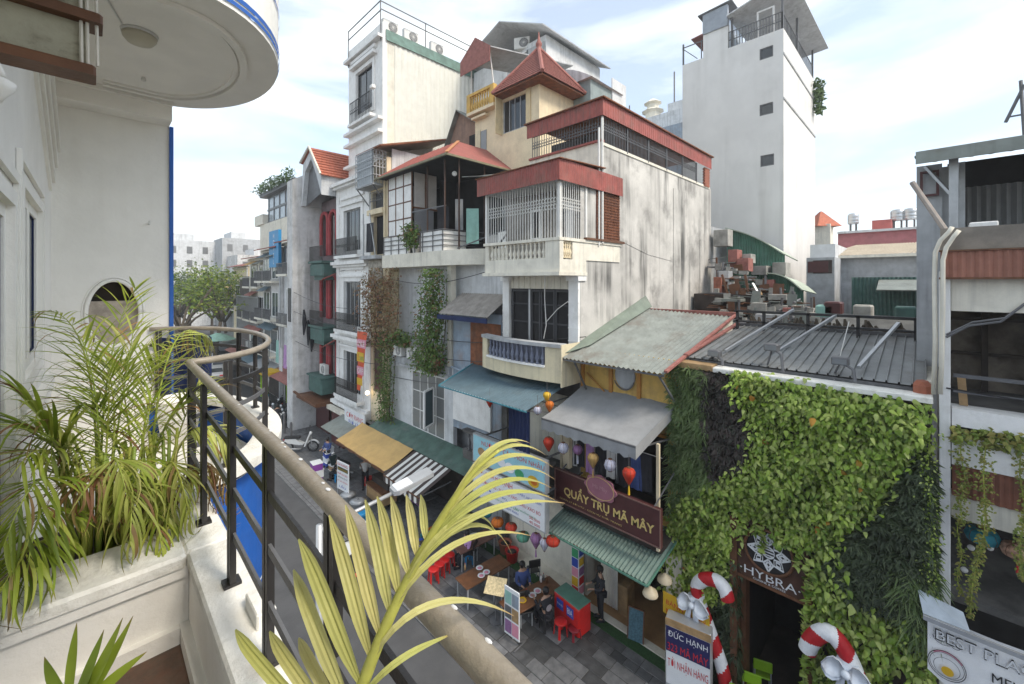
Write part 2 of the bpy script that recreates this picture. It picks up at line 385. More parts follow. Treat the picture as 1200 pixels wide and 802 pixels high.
m_palm = leafmat("palm_leaf", [(.085,.16,.015),(.15,.25,.02),(.24,.30,.03),(.10,.20,.02),(.06,.12,.015)], .42, .35, .3, 5)
m_palmd = leafmat("palm_leaf_dry", [(.30,.17,.07),(.36,.27,.10),(.22,.10,.05),(.38,.30,.12)], .6, .3, .3, 5)
m_palmy = leafmat("palm_leaf_yellow", [(.52,.48,.15),(.60,.54,.22),(.47,.47,.13),(.55,.52,.2)], .45, .25, .14, 9)
m_ivy = leafmat("ivy_leaf", [(.17,.28,.03),(.30,.42,.06),(.44,.54,.13),(.24,.36,.05),(.09,.16,.02),(.50,.57,.18),(.36,.44,.10)], .35, .3, .3, 1.2)
m_ivyy = leafmat("ivy_turned", [(.42,.16,.03),(.48,.30,.04)], .5, .3)
m_fern = leafmat("fern_green", [(.09,.15,.04),(.16,.23,.08),(.24,.30,.13)], .5, .3, .3, 2)
m_fernd = leafmat("fern_dark", [(.03,.045,.02),(.055,.08,.035),(.11,.14,.07)], .5, .2, .3, 2)
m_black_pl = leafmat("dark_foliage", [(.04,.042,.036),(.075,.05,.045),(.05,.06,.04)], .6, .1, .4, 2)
m_vineb = leafmat("vine_brown", [(.20,.09,.05),(.28,.15,.08),(.15,.11,.045),(.24,.19,.09)], .6, .25, .3, 2)
m_vineg = leafmat("vine_green", [(.05,.11,.02),(.10,.18,.03),(.15,.22,.05),(.07,.13,.03),(.22,.12,.06)], .5, .3, .3, 2)
m_hang = leafmat("trailing_plant", [(.14,.20,.03),(.24,.28,.06),(.30,.26,.07),(.12,.17,.04)], .5, .3, .3, 2)
m_tree = leafmat("tree_leaf", [(.07,.13,.02),(.13,.20,.025),(.20,.27,.035),(.26,.29,.05)], .5, .35, .3, .4)
m_treed = leafmat("tree_leaf_dark", [(.04,.08,.02),(.07,.12,.03)], .5, .3, .3, .4)
m_lanr = mat("lantern_red", (.55,.045,.02), .6, .1, 8, sub=.3); m_lano = mat("lantern_orange", (.65,.18,.02), .6, .1, 8, sub=.3)
m_lanw = mat("lantern_white", (.55,.56,.66), .6, .15, 10, sub=.3); m_lang = mat("lantern_gold", (.50,.33,.12), .6, .12, 8, sub=.3)
m_lant = mat("lantern_teal", (.03,.26,.33), .6, .15, 8, sub=.3); m_lanp = mat("lantern_lilac", (.35,.18,.36), .6, .15, 8, sub=.3); m_lanm = mat("lantern_mint", (.12,.36,.25), .6, .15, 8, sub=.3)
m_bulb = emit("warm_bulb", (1, .78, .45), 2.5)
# ================================================================ ground
struct('ground', MB().quad((-300,-300,-.06),(600,-300,-.06),(600,900,-.06),(-300,900,-.06)), m_gnd)
struct('road', MB().quad((1.6,-60,0),(7.6,-60,0),(7.6,75,0),(1.6,75,0)), m_asph)
struct('square', MB().poly([(1.6,75.01,0),(7.6,75.01,0),(40,75.01,0),(60,160,0),(-10,160,0)]), m_asph)
pav = struct('pavement', MB().box(7.6,-30,-.05,12.4,75,.03), m_joint)
kb = MB()
for i in range(60): kb.box(7.45, -5+i*.9, -.05, 7.6, -5+i*.9+.885, .045)
o = part(pav, 'kerb', kb, m_stone); o['kind'] = 'stuff'
_stn = [MB().bev(0,0,-.02,.585,.385,.0,.012).mesh('paving_stone', m_stone), MB().bev(0,0,-.02,.385,.285,.0,.012).mesh('paving_stone', m_stone), MB().bev(0,0,-.02,.885,.385,.0,.012).mesh('paving_stone', m_stone)]
rs = random.Random(3); cnt = 0; far = MB()
row = 0; x = 7.62
while x < 12.3:
    y = 3.0 + rs.random() * .5
    wd = .3 if rs.random() < .3 else .4
    while y < 34:
        k = 1 if wd == .3 else rs.choice((0, 0, 2)); ln = (.6, .4, .9)[k]
        z = .036 + rs.random() * .014
        if y < 14.5 and cnt < 300 and x > 8.2:
            s = inst(pav, 'paving_stone', _stn[k], (x + wd - .007, y, z), (0, 0, rad(90))); cnt += 1
        else: far.bev(x+.004, y+.004, z-.02, x+wd-.008, y+ln-.008, z, .012)
        y += ln
    x += wd
part(pav, 'stone_paving', far, m_stone, kind='stuff')
# ================================================================ the balcony we stand on
hb = thing('balcony_house', (-.6, 3, 0), 'white house with a rounded balcony above and blue outer walls, filling the left edge', 'house')
WX = -.27
def ell(rx, ry, z, a0=-90, a1=90, n=28, cx=.42, cy=4.5): return [(cx + rx*math.cos(rad(a0+(a1-a0)*i/n)), cy + ry*math.sin(rad(a0+(a1-a0)*i/n)), z) for i in range(n+1)]
# facade wall with a door opening and a window opening
D0, D1, DZ = 1.75, 3.07, 11.42; W0, W1, WZ0, WZ1 = 3.32, 4.6, 10.4, 11.57
wl = MB()
for y0, y1, z0, z1 in ((-3, D0, 0, 13), (D0, D1, DZ, 13), (D0, D1, 0, 9.45), (D1, W0, 0, 13), (W0, W1, WZ1, 13), (W0, W1, 0, WZ0), (W1, 5.92, 0, 13)): wl.box(WX-.25, y0, z0, WX, y1, z1)
part(hb, 'wall', wl, m_bal)
ew = MB(); ew.box(WX-.25, 5.98, 0, .585, 6.3, 13)
# end wall with the oval opening: a ring of quads from the oval to the wall rectangle
ocx, ocz, orx, orz = .155, 10.68, .185, .315; vs = []; fs = []
angs = sorted([2*math.pi*i/48 for i in range(48)] + [math.atan2(z-ocz, x-ocx) % (2*math.pi) for x in (WX, .585) for z in (9.2, 12.98)]); n = len(angs)
for a in angs:
    ca, sa = math.cos(a), math.sin(a)
    k = min((.585-ocx)/ca if ca > 1e-6 else ((WX-ocx)/ca if ca < -1e-6 else 99), (12.98-ocz)/sa if sa > 1e-6 else ((9.2-ocz)/sa if sa < -1e-6 else 99))
    vs += [(ocx+orx*ca, 5.8, ocz+orz*sa), (ocx+ca*k, 5.8, ocz+sa*k), (ocx+orx*ca, 5.97, ocz+orz*sa)]
for i in range(n):
    j = (i+1) % n; fs += [(3*i, 3*i+1, 3*j+1, 3*j), (3*i, 3*j, 3*j+2, 3*i+2)]
ew.add(vs, fs)
part(hb, 'end_wall', ew, m_bal)
rg = MB(); rg.tube([(ocx+orx*1.07*math.cos(2*math.pi*i/48), 5.795, ocz+orz*1.05*math.sin(2*math.pi*i/48)) for i in range(49)], .017, 8)
rg.tube([(ocx+orx*1.22*math.cos(2*math.pi*i/48), 5.798, ocz+orz*1.14*math.sin(2*math.pi*i/48)) for i in range(49)], .009, 6)
part(hb, 'oval_moulding', rg, m_bal, True)
part(hb, 'oval_back', MB().box(-.1, 5.972, 10.3, .4, 5.979, 11.1), m_darkb)
part(hb, 'oval_shelf', MB().box(-.03, 5.86, 10.3, .34, 5.97, 10.80), mat('oval_inside', (.42,.36,.30), .8, .25, 12))
part(hb, 'blue_edge', MB().box(.586, 5.775, 0, .62, 6.0, 12.66), m_blue)
part(hb, 'wall_hook', MB().tube([(.42,5.8,11.6),(.42,5.75,11.6),(.42,5.74,11.63)], .009, 6), m_acw)
# door and window joinery: white plastic frames, sliding leaves with dark rubber edges
def joinery(name, y0, y1, z0, z1, leaves):
    f = MB(); f.frame(WX+.02, y0, z0, y1, z1, .07, .09); fo = part(hb, name, f, m_bal)
    for a, b2 in leaves:
        g = MB(); g.frame(WX-.01, a, z0+.07, b2, z1-.07, .06, .05); part(fo, 'sash', g, m_bal)
        part(fo, 'pane', MB().box(WX-.04, a+.06, z0+.13, WX-.03, b2-.06, z1-.13), m_glassc)
        e = MB(); e.frame(WX-.02, a+.055, z0+.125, b2-.055, z1-.125, .012, .012); part(fo, 'gasket', e, m_navy)
    return fo
joinery('door', D0, D1, 9.45, DZ, ((D0+.07, 2.4), (2.42, D1-.07)))
joinery('window', W0, W1, WZ0, WZ1, ((W0+.07, 3.95), (3.97, W1-.07)))
part(hb, 'window_catch', MB().box(WX+.021, 3.2, 10.36, WX+.05, 3.34, 10.42), m_acw)
tr = MB()
for y0, y1, z0, z1 in ((D0-.09, D1+.09, 9.45, DZ+.1), (W0-.09, W1+.09, WZ0-.1, WZ1+.1)):
    tr.frame(WX+.022, y0, z0, y1, z1, .05, .02)
part(hb, 'architrave', tr, m_bal)
part(hb, 'window_sill', MB().box(WX, W0-.12, WZ0-.17, WX+.07, W1+.12, WZ0-.1), m_bal)
# sloping fluted moulding high on the facade wall
fl = MB(); A, B = Vector((WX, 3.45, 12.62)), Vector((WX, 5.5, 11.80))
for k in range(6):
    dz = k * .07; dx = .02 + .012 * (k % 2) + .008 * k
    fl.prism([A+Vector((0,0,dz)), A+Vector((dx,0,dz)), A+Vector((dx,0,dz+.055)), A+Vector((0,0,dz+.055))], B - A)
part(hb, 'fluted_moulding', fl, m_bal)
# soffit of the balcony above, its ring moulding, fascia lines and the parapet over it
cy0, cy1, CZ = -3, 5.8, 12.85
sf = MB(); sf.poly([(WX, cy0, CZ), (WX, cy1, CZ), (.42, cy1, CZ)] + ell(.79, 1.2, CZ)[::-1] + [(.42, cy0, CZ)])
e1 = ell(.79, 1.2, CZ); top = ell(.79, 1.2, CZ+.16)
part(hb, 'soffit', sf, m_ceil)
mo = MB()
def ring(rx, ry, z0, z1, w_): 
    a = [(.42-.35, 4.5-ry, 0)] + ell(rx, ry, 0) + [(.42-.35, 4.5+ry, 0)]; b = [(.42-.35, 4.5-ry+w_, 0)] + ell(rx-w_, ry-w_, 0) + [(.42-.35, 4.5+ry-w_, 0)]
    for i in range(len(a)-1):
        mo.add([(a[i][0],a[i][1],z0),(b[i][0],b[i][1],z0),(b[i+1][0],b[i+1][1],z0),(a[i+1][0],a[i+1][1],z0),(a[i][0],a[i][1],z1),(b[i][0],b[i][1],z1),(b[i+1][0],b[i+1][1],z1),(a[i+1][0],a[i+1][1],z1)],
               [(0,1,2,3),(0,3,7,4),(1,5,6,2)])
ring(.56, .95, CZ-.035, CZ, .05); ring(.49, .88, CZ-.02, CZ, .03)
mo.box(WX, 5.55, CZ-.19, .584, 5.8, CZ); mo.box(WX, 5.5, CZ-.05, .584, 5.55, CZ)
part(hb, 'soffit_moulding', mo, m_ceil)
def band(rx, ry, z0, z1, m, name, back=True):
    b = MB(); a = [(.42, -3, 0)] + ell(rx, ry, 0) + ([(.42, 5.8, 0)] if back else [])
    for i in range(len(a)-1): b.quad((a[i][0],a[i][1],z0),(a[i+1][0],a[i+1][1],z0),(a[i+1][0],a[i+1][1],z1),(a[i][0],a[i][1],z1))
    return part(hb, name, b, m, False)
band(.79, 1.2, CZ, CZ+.03, m_bal, 'slab_rim')
band(.80, 1.21, CZ+.03, CZ+.06, m_blue, 'blue_band'); band(.793, 1.203, CZ+.06, CZ+.075, m_bal, 'slab_rim'); band(.80, 1.21, CZ+.075, CZ+.11, m_blue, 'blue_band'); band(.793, 1.203, CZ+.11, CZ+.8, m_bal, 'upper_parapet'); band(.80, 1.21, CZ+.40, CZ+.42, m_blue, 'blue_band')
up = MB(); up.poly([(WX, cy0, 13.7), (WX, cy1, 13.7), (.42, cy1, 13.7)] + ell(.79, 1.2, 13.7)[::-1] + [(.42, cy0, 13.7)]); part(hb, 'upper_floor_slab', up, m_bal)
# floor, low parapet with a coping, planter bed and the blue outside of the rounded bay
CT = 9.78
part(hb, 'balcony_floor', MB().box(WX, -3, 9.3, .31, 2.38, 9.4), m_floor)
pw = MB(); pw.box(.31, -3, 8.6, .42, 2.6, CT-.05); pw.box(WX, 2.38, 8.6, .309, 2.6, CT-.05); pw.box(.36, 2.6, 8.6, .44, 3.24, CT-.05)
part(hb, 'parapet', pw, m_bal)
sk = MB(); sk.box(.275, -3, 9.4, .31, 2.395, 9.47); sk.box(WX, 2.345, 9.4, .274, 2.38, 9.47)
sk.box(WX, 2.36, CT-.10, .305, 2.379, CT-.052)
part(hb, 'skirting', sk, m_bal)
cp = MB(); cp.bev(.30, -3, CT-.05, .47, 2.37, CT, .012); cp.bev(WX, 2.35, CT-.052, .30, 2.66, CT+.002, .014); cp.bev(.30, 2.372, CT-.05, .47, 3.24, CT, .012)
part(hb, 'coping', cp, m_cope)
rim = MB(); a = ell(.80, 1.36, CT); b = ell(.60, 1.16, CT)
for i in range(len(a)-1):
    rim.add([b[i], a[i], a[i+1], b[i+1]] + [(q[0], q[1], CT-.06) for q in (b[i], a[i], a[i+1], b[i+1])], [(0,1,2,3), (1,5,6,2), (0,3,7,4), (4,7,6,5)])
part(hb, 'bay_coping', rim, m_cope)
band(.70, 1.26, CT-.10, CT-.06, m_blue, 'blue_moulding', False); band(.69, 1.25, CT-.13, CT-.10, m_navy, 'moulding_groove', False); band(.70, 1.26, 6.2, CT-.13, m_blue, 'blue_bay_wall', False)
ln = MB()
for z in (8.75, 8.1):
    e = ell(.702, 1.262, z); 
    for i in range(len(e)-1): ln.quad(e[i], e[i+1], (e[i+1][0],e[i+1][1],z+.018), (e[i][0],e[i][1],z+.018))
for k in (3, 8, 14):
    e = ell(.702, 1.262, 0)[k]; e2 = ell(.702, 1.262, 0)[k+1]; f = .12; q = (e[0]*(1-f)+e2[0]*f, e[1]*(1-f)+e2[1]*f)
    ln.quad((e[0],e[1],6.2),(q[0],q[1],6.2),(q[0],q[1],9.3),(e[0],e[1],9.3))
part(hb, 'white_joint_lines', ln, m_signw)
bf = MB(); bf.poly([(.42, 3.2, 9.42)] + ell(.66, 1.2, 9.42) + [(.42, 5.75, 9.42)]); bf.box(WX, 2.6, 9.35, .42, 5.8, 9.42); part(hb, 'bay_floor', bf, m_cope)
part(hb, 'planter_soil', MB().box(WX, 2.6, 9.42, .36, 3.3, 9.66), m_soil)
part(hb, 'lower_wall', MB().box(-.5, -4, 0, .40, 5.8, 8.58), m_blue)
# handrail on posts
rl = thing('balcony_railing', (.4, 0, CT), 'taupe tubular handrail on dark iron posts curving round the white balcony', 'railing')
path = [(.335, -1.5, 10.5), (.35, 0, 10.5), (.362, .4, 10.5), (.39, 1.2, 10.5), (.405, 2.2, 10.5), (.42, 3.20, 10.5), (.425, 3.235, 10.5), (.46, 3.245, 10.5)] + ell(.70, 1.26, 10.5, -86, 90, 36)
part(rl, 'handrail', MB().tube(path, .0215, 14), m_rail, True)
fb = [(.335, -1.5), (.35, 0), (.362, .4), (.39, 1.2), (.405, 2.2), (.42, 3.235)] + [q[:2] for q in ell(.70, 1.26, 0, -86, 90, 36)]
for z in (10.33, 10.16, 9.98):
    b = MB()
    for i in range(len(fb)-1):
        p, q = Vector(fb[i]+(z,)), Vector(fb[i+1]+(z,)); t = (q-p).normalized(); nn = Vector((t.y, -t.x, 0)) * .005
        b.prism([p+nn+Vector((0,0,-.015)), p-nn+Vector((0,0,-.015)), p-nn+Vector((0,0,.015)), p+nn+Vector((0,0,.015))], q - p)
    part(rl, 'flat_bar', b, m_irong if z < 10.3 else m_iron)
def post(x, y, az):
    b = MB(); d = Vector((math.cos(az), math.sin(az), 0)); 
    for s in (-1, 1):
        c = Vector((x, y, 0)) + d * s * .016; b.box(c.x-.011, c.y-.011, CT, c.x+.011, c.y+.011, 10.475)
    b.box(x-.03, y-.03, CT, x+.03, y+.03, CT+.012); return part(rl, 'post', b, m_iron)
for y in (-1.1, -.1, .95, 1.5, 2.0, 2.6): post({-1.1:.34,-.1:.35,.95:.382}.get(y,.398), y, rad(90))
post(.43, 3.2, rad(45))
for a in (-72, -40, -8, 6, 24, 62, 84): post(.42+.70*math.cos(rad(a)), 4.5+1.26*math.sin(rad(a)), rad(a+90))
fk = MB(); rf_ = random.Random(4)
for y in (.42,.50,.62,.68,.80,.98,1.02,1.2,1.32,1.36,1.5,1.9,2.3,2.7,3.1): a = rf_.uniform(.7,1.6); fk.lathe([(.004,0),(.006,.002),(.003,.003)],7,((.362+.035*(y-.4) if y < 1.2 else .39+.0147*(y-1.2))+.0208*math.cos(a),y,10.5+.0212*math.sin(a)),sx=rf_.uniform(.5,.9),sy=rf_.uniform(.8,1.8))
part(rl, 'paint_fleck', fk, m_signw, kind='stuff')
# small things on the balcony
sd = MB(); sd.box(.44, 1.62, CT-.01, .56, 1.84, CT+.05); solo('concrete_block', MB().bev(.405, 1.66, CT+.001, .468, 1.82, CT+.055, .006), m_cope, 'small white block lying on the coping at the foot of the railing post', 'block')
cl = thing('ceiling_lamp', (.25, 4.17, CZ), 'round cream ceiling lamp under the rounded balcony slab', 'lamp')
part(cl, 'lamp_base', MB().lathe([(.105,-.02),(.11,0)], 24, (.25,4.17,CZ)), m_acw, True)
part(cl, 'lamp_shade', MB().lathe([(.03,-.085),(.075,-.075),(.098,-.045),(.103,-.02)], 24, (.25,4.17,CZ)), mat("lamp_cream", (.50,.46,.36), .4, .08), True)
solo('lamp_cable', MB().tube([(.02,3.6,CZ-.006),(.08,3.85,CZ-.006),(.15,4.1,CZ-.006)], .006, 5), m_acw, 'thin white cable clipped along the soffit to the round lamp', 'cable')
solo('smoke_detector', MB().lathe([(.016,-.035),(.02,-.02),(.012,0)], 10, (.33,5.05,CZ)), m_acw, 'tiny white fitting on the soffit near the ring moulding', 'fitting')
# stained sign panel between brown rails that juts out from the facade wall under the soffit
sp = thing('projecting_sign', (-.14, 2.5, 11.85), 'stained off white panel in brown wooden rails hung on white ropes at top left', 'sign')
part(sp, 'panel', MB().box(WX, 2.49, 11.9, -.012, 2.52, 12.32), m_flake)
for z in (11.87, 12.09, 12.33): part(sp, 'rail', MB().bev(WX, 2.44, z-.02, .012 + (.02 if z > 12 else 0), 2.57, z+.022, .008), m_wood)
rp = MB()
for x in (-.03, -.012, .016): rp.tube([(x, 2.47, 11.9), (x-.004, 2.47, 12.2), (x+.006, 2.48, CZ)], .006, 5)
part(sp, 'rope', rp, m_rope)
wlmp = thing('wall_lamp', (WX, 2.3, 11.7), 'white ornate wall lamp half hidden under the stained hanging sign', 'lamp')
part(wlmp, 'bracket', MB().tube([(WX,2.3,11.73),(WX+.04,2.29,11.75),(WX+.05,2.28,11.71)], .011, 8), m_bal, True)
part(wlmp, 'lamp_shade', MB().lathe([(.004,-.07),(.015,-.05),(.034,-.025),(.038,0),(.015,.015)], 14, (WX+.045,2.28,11.69)), m_bal, True)
# navy awning sheet rolled down outside the end of the bay
nv = MB(); ys = 5.78
for i in range(14):
    x0, x1 = .50+.033*i, .50+.033*(i+1); o0, o1 = .012*math.sin(i*1.9), .012*math.sin((i+1)*1.9)
    nv.quad((x0-.0, ys+o0, 9.2), (x1-.04*(i+1)/14*0, ys+o1, 9.2), (x1, ys+o1, 10.40-.003*i), (x0, ys+o0, 10.40))
solo('navy_tarpaulin', nv, m_navy, 'navy blue tarpaulin hanging at the far end of the rounded balcony rail', 'tarpaulin', smooth=True)
pot = thing('white_planter', (.62, 5.3, 9.42), 'white plant pot standing in the bay beside the navy tarpaulin', 'pot')
part(pot, 'pot', MB().lathe([(.14,0),(.19,.38),(.2,.42),(.17,.42),(.15,.3)], 18, (.62,5.35,9.42)), m_bal, True)
# ================================================================ palms
def at(px, py, dep):
    u = (px - 600) / 492; v = (330 - py) / 492
    return Vector((0, 0, EYE)) + Vector((S2*(1+u), S2*(1-u), v)) * dep
def tipattr(me, vals):
    a = me.attributes.new("tip", 'FLOAT', 'POINT'); a.data.foreach_set("value", vals)
def blade(pts, wid, m, name='leaflet', side=None, fold=.25, prof=(.30, .85, 1, 1, .92, .72, .42, .04), dry=.9, pleat=0):
    "a folded blade along pts (list of points); pleat adds a raised rib in each half"
    k = len(pts); v = []; f = []; tv = []; ac = ((-1,fold),(0,0),(1,fold)) if not pleat else ((-1,fold),(-.62,fold*.55),(-.30,fold*.62),(0,0),(.30,fold*.62),(.62,fold*.55),(1,fold)); na = len(ac)
    for i, p in enumerate(pts):
        t = (pts[min(i+1, k-1)] - pts[max(i-1, 0)]).normalized()
        sd = side if side is not None else Vector((0, 0, 1))
        s = t.cross(sd).normalized(); nn = s.cross(t).normalized()
        x = i / (k-1) * (len(prof)-1); j = min(int(x), len(prof)-2); w_ = (prof[j] + (prof[j+1]-prof[j])*(x-j)) * wid / 2
        v += [p + s*w_*q + nn*w_*h for q, h in ac]; tq = max(0, (i/(k-1) - dry) / max(1e-3, 1-dry)); tv += [tq*.8]*na
    for i in range(k-1): f += [(na*i+c, na*i+c+1, na*i+na+c+1, na*i+na+c) for c in range(na-1)]
    me = bpy.data.meshes.new(name); me.from_pydata([tuple(q) for q in v], [], f); me.materials.append(m); me.polygons.foreach_set("use_smooth", [not pleat]*len(f)); tipattr(me, tv); return me
def leafvar(m, droop, dry=.85):
    pts = []
    for i in range(8):
        t = i/7; a = droop * t * t
        pts.append(Vector((t * math.cos(a*.7), 0, -t * math.sin(a*.7) * 1.0)))
    return blade(pts, .075, m, side=Vector((0,0,1)), dry=dry)
for q in (m_palm, m_palmd): pass
m_palm2 = leafmat("palm_leaf_tipped", [(.20,.28,.03),(.32,.40,.045),(.44,.47,.09),(.25,.33,.03),(.14,.20,.025)], .42, .35, .3, 5, tips=(.26,.15,.06))
LV = {'g': [leafvar(m_palm2, d) for d in (.2, .7, 1.2)], 'd': [leafvar(m_palmd, d, .99) for d in (.9, 1.5, 1.9)]}
m_palmyl = leafmat("palm_leaf_yellow_green", [(.36,.42,.08),(.48,.50,.14),(.30,.37,.06),(.52,.49,.18)], .42, .35, .25, 5, tips=(.28,.14,.06))  # yellow-green to straw leaf tones, browner at the tips
LV['y'] = [leafvar(m_palmyl, d, .8) for d in (.4, 1.0, 1.6)]
rp_ = random.Random(11)
def frond(plant, P0, P1, P2, n=17, ll=.34, kind='g', start=.3, hang=.0, r0=.007):
    P0, P1, P2 = map(Vector, (P0, P1, P2)); bz = lambda t: P0*(1-t)**2 + P1*2*t*(1-t) + P2*t*t
    fo = part(plant, 'frond', MB().tube([bz(i/14) for i in range(15)], [r0*(1-.75*i/14) for i in range(15)], 6), m_stem if kind != 'd' else m_palmd, True)
    for i in range(n):
        t = start + (1-start) * (i + .5) / n; p = bz(t); tg = (bz(min(1, t+.02)) - bz(t-.02)).normalized()
        side = tg.cross(UP); side = side.normalized() if side.length > .05 else Vector((1,0,0)); nrm = side.cross(tg)
        q = (t-start)/(1-start); ln = ll * (.55 + .9*q*(1-q)*1.9) * (1 if q < .9 else .8)
        for s in (-1, 1):
            if rp_.random() < .04: continue
            a = rad(58 - 40*q + rp_.uniform(-8, 8)); d = (tg*math.cos(a) + side*s*math.sin(a) + nrm*(.22 - hang*.6) + UP*(-hang*.45)).normalized()
            z = (UP - d*d.dot(UP)); z = z.normalized() if z.length > .05 else nrm
            z = (z + side*s*rp_.uniform(-.3, .7)).normalized(); y = z.cross(d).normalized(); z = d.cross(y)
            kk = kind if rp_.random() > .07 else 'd'
            me = LV[kk][min(2, max(0, int(rp_.gauss(.7+hang*.9, .6))))]
            ls = ln * rp_.uniform(.85, 1.12); ws = rp_.uniform(.12, .21)
            inst(fo, 'leaflet', me, p, Matrix((d, y, z)).transposed().to_euler(), (ls, ws, ls))
    return fo
def Y_(px, py, y): return onY(px, py, y)
def areca(label, x, y, fr_, nc=5):
    t = thing('areca_palm', (x, y, 9.66), label, 'palm', 'areca palms in the balcony planter'); cn = MB()
    for b, c, tp, n, ll, kd, hg in fr_: frond(t, Y_(*b), Y_(*c), Y_(*tp), n, ll, kd, .28, hg)
    for k in range(nc):
        a = k*2.4; r_ = .02+.04*rp_.random(); u_, v_ = x+r_*math.cos(a), y+r_*math.sin(a); cn.tube([(u_,v_,9.62),(u_+.01,v_,9.85),(u_+.03*math.cos(a),v_+.02,10.1+.1*rp_.random())], [.013,.012,.007], 7)
    part(t, 'cane', cn, m_stem, True)
q0 = Y_(112,640,2.85)
areca('bushy green areca palm reaching up towards the oval window', q0.x, q0.y, [
    ((112,640,2.85),(122,372,3.7),(56,364,4.3),20,.30,'g',.25), ((118,640,2.85),(112,410,3.7),(160,336,4.3),17,.34,'g',.0),
    ((112,640,2.85),(125,470,3.0),(96,398,3.1),18,.34,'g',.0), ((116,640,2.85),(140,490,3.0),(156,388,3.3),19,.36,'y',.0),
    ((114,640,2.85),(128,520,2.9),(128,440,2.9),16,.36,'g',.0), ((114,640,2.8),(150,480,2.9),(122,425,3.3),15,.34,'g',.1)])
q0 = Y_(95,645,2.75)
areca('green areca palm drooping over the planter edge against the facade wall', q0.x, q0.y, [
    ((98,645,2.75),(100,500,2.7),(18,502,2.55),19,.34,'g',.12), ((98,645,2.75),(60,480,2.6),(4,640,2.28),20,.30,'g',.4),
    ((98,645,2.75),(50,600,2.5),(2,690,2.25),18,.26,'g',.45), ((95,645,2.75),(45,520,2.5),(30,690,2.3),20,.28,'g',.6),
    ((100,645,2.75),(85,520,2.75),(24,462,2.7),20,.32,'g',.22), ((100,645,2.75),(70,470,2.8),(12,560,2.45),16,.28,'g',.3)])
q0 = Y_(140,635,2.8)
areca('areca palm with one fan of brown dried leaflets in the middle of the planter', q0.x, q0.y, [
    ((135,635,2.75),(122,470,2.6),(150,585,2.4),20,.27,'y',.65), ((140,635,2.75),(60,430,2.9),(60,540,2.6),15,.24,'y',.5),
    ((140,635,2.8),(160,500,2.65),(152,640,2.35),19,.25,'y',.6), ((140,635,2.8),(120,500,2.7),(96,580,2.4),13,.26,'d',.5), ((140,635,2.8),(165,530,2.9),(178,470,3.0),17,.32,'g',.05)])
q0 = Y_(188,612,3.0)
areca('yellowed areca palm with hanging dry fronds beside the railing corner', q0.x, q0.y, [
    ((172,612,3.0),(185,335,3.3),(242,398,3.7),24,.30,'y',.5), ((185,612,3.0),(215,455,2.95),(264,520,2.75),22,.28,'y',.6),
    ((185,612,3.0),(195,470,2.7),(224,612,2.45),21,.27,'y',.65), ((190,612,3.0),(262,470,2.85),(252,640,2.6),16,.22,'d',.9), ((188,612,3.0),(240,480,3.0),(275,600,2.75),15,.2,'d',.9),
    ((190,612,3.0),(215,520,3.0),(205,570,2.7),16,.26,'y',.6), ((186,612,3.0),(205,500,3.2),(235,450,3.3),16,.28,'y',.2), ((184,612,2.9),(175,560,2.6),(192,655,2.4),15,.2,'g',.6)])
q0 = Y_(165,600,3.15)
areca('upright green areca palm at the back of the planter before the white bay', q0.x, q0.y, [
    ((165,600,3.15),(162,480,3.2),(190,420,3.4),18,.36,'g',.0), ((162,600,3.15),(150,480,3.1),(140,430,3.3),18,.36,'g',.0), ((165,600,3.15),(185,480,3.1),(225,470,3.1),18,.3,'g',.3),
    ((165,600,3.15),(170,500,2.9),(165,560,2.6),17,.28,'g',.5), ((163,600,3.15),(120,450,3.2),(88,480,3.0),17,.32,'g',.2), ((165,600,3.1),(200,520,2.8),(198,620,2.5),17,.25,'y',.6)])
# the yellow frond that leans into the middle of the view, on a plant standing at our feet
pc = thing('potted_palm', (.30, .12, 9.78), 'large pale yellow palm frond leaning across the handrail in the foreground', 'palm')
def bez(P, n=12):
    out_ = []
    for i in range(n):
        t = i/(n-1)
        if len(P) == 3: out_.append(P[0]*(1-t)**2 + P[1]*2*t*(1-t) + P[2]*t*t)
        else: out_.append(P[0]*(1-t)**3 + P[1]*3*t*(1-t)**2 + P[2]*3*t*t*(1-t) + P[3]*t**3)
    return out_
rc = [at(*q) for q in ((395,880,.50),(420,815,.50),(447,745,.505),(475,685,.51),(503,632,.515),(530,588,.52),(556,552,.525),(585,528,.535))]
rcs = []
for i in range(len(rc)-1):
    a_, b_, c_, d_ = rc[max(0,i-1)], rc[i], rc[i+1], rc[min(len(rc)-1,i+2)]
    for k in range(5): f = k/5; rcs.append(.5*((2*b_)+(c_-a_)*f+(2*a_-5*b_+4*c_-d_)*f*f+(3*b_-a_-3*c_+d_)*f**3))
rcs.append(rc[-1])
fr = part(pc, 'frond', MB().tube(rcs, [.0085*(1-.8*(i/(len(rcs)-1))**1.3) for i in range(len(rcs))], 10), mat("frond_stalk", (.46,.46,.10), .4, .12, 14), True)
lf = [((390,870,.5),(325,800,.49),(286,756,.51),(276,738,.545),26), ((398,860,.5),(355,800,.49),(326,760,.51),(316,740,.55),27), ((404,850,.5),(375,795,.49),(356,760,.51),(350,748,.55),24),
      ((412,835,.5),(378,760,.48),(358,700,.505),(344,668,.56),31), ((424,805,.5),(392,735,.48),(372,668,.51),(350,632,.57),32),
      ((436,775,.505),(416,705,.48),(404,650,.51),(386,604,.57),30), ((446,748,.505),(430,690,.49),(420,640,.52),(405,592,.59),28),
      ((458,722,.51),(448,670,.49),(442,630,.52),(428,586,.59),28), ((468,700,.51),(460,655,.50),(456,620,.53),(442,582,.6),26),
      ((480,676,.51),(470,640,.5),(468,612,.53),(458,582,.6),24), ((490,656,.515),(484,625,.51),(484,604,.54),(476,580,.6),21), ((500,636,.515),(496,612,.51),(498,598,.54),(493,580,.6),18)]
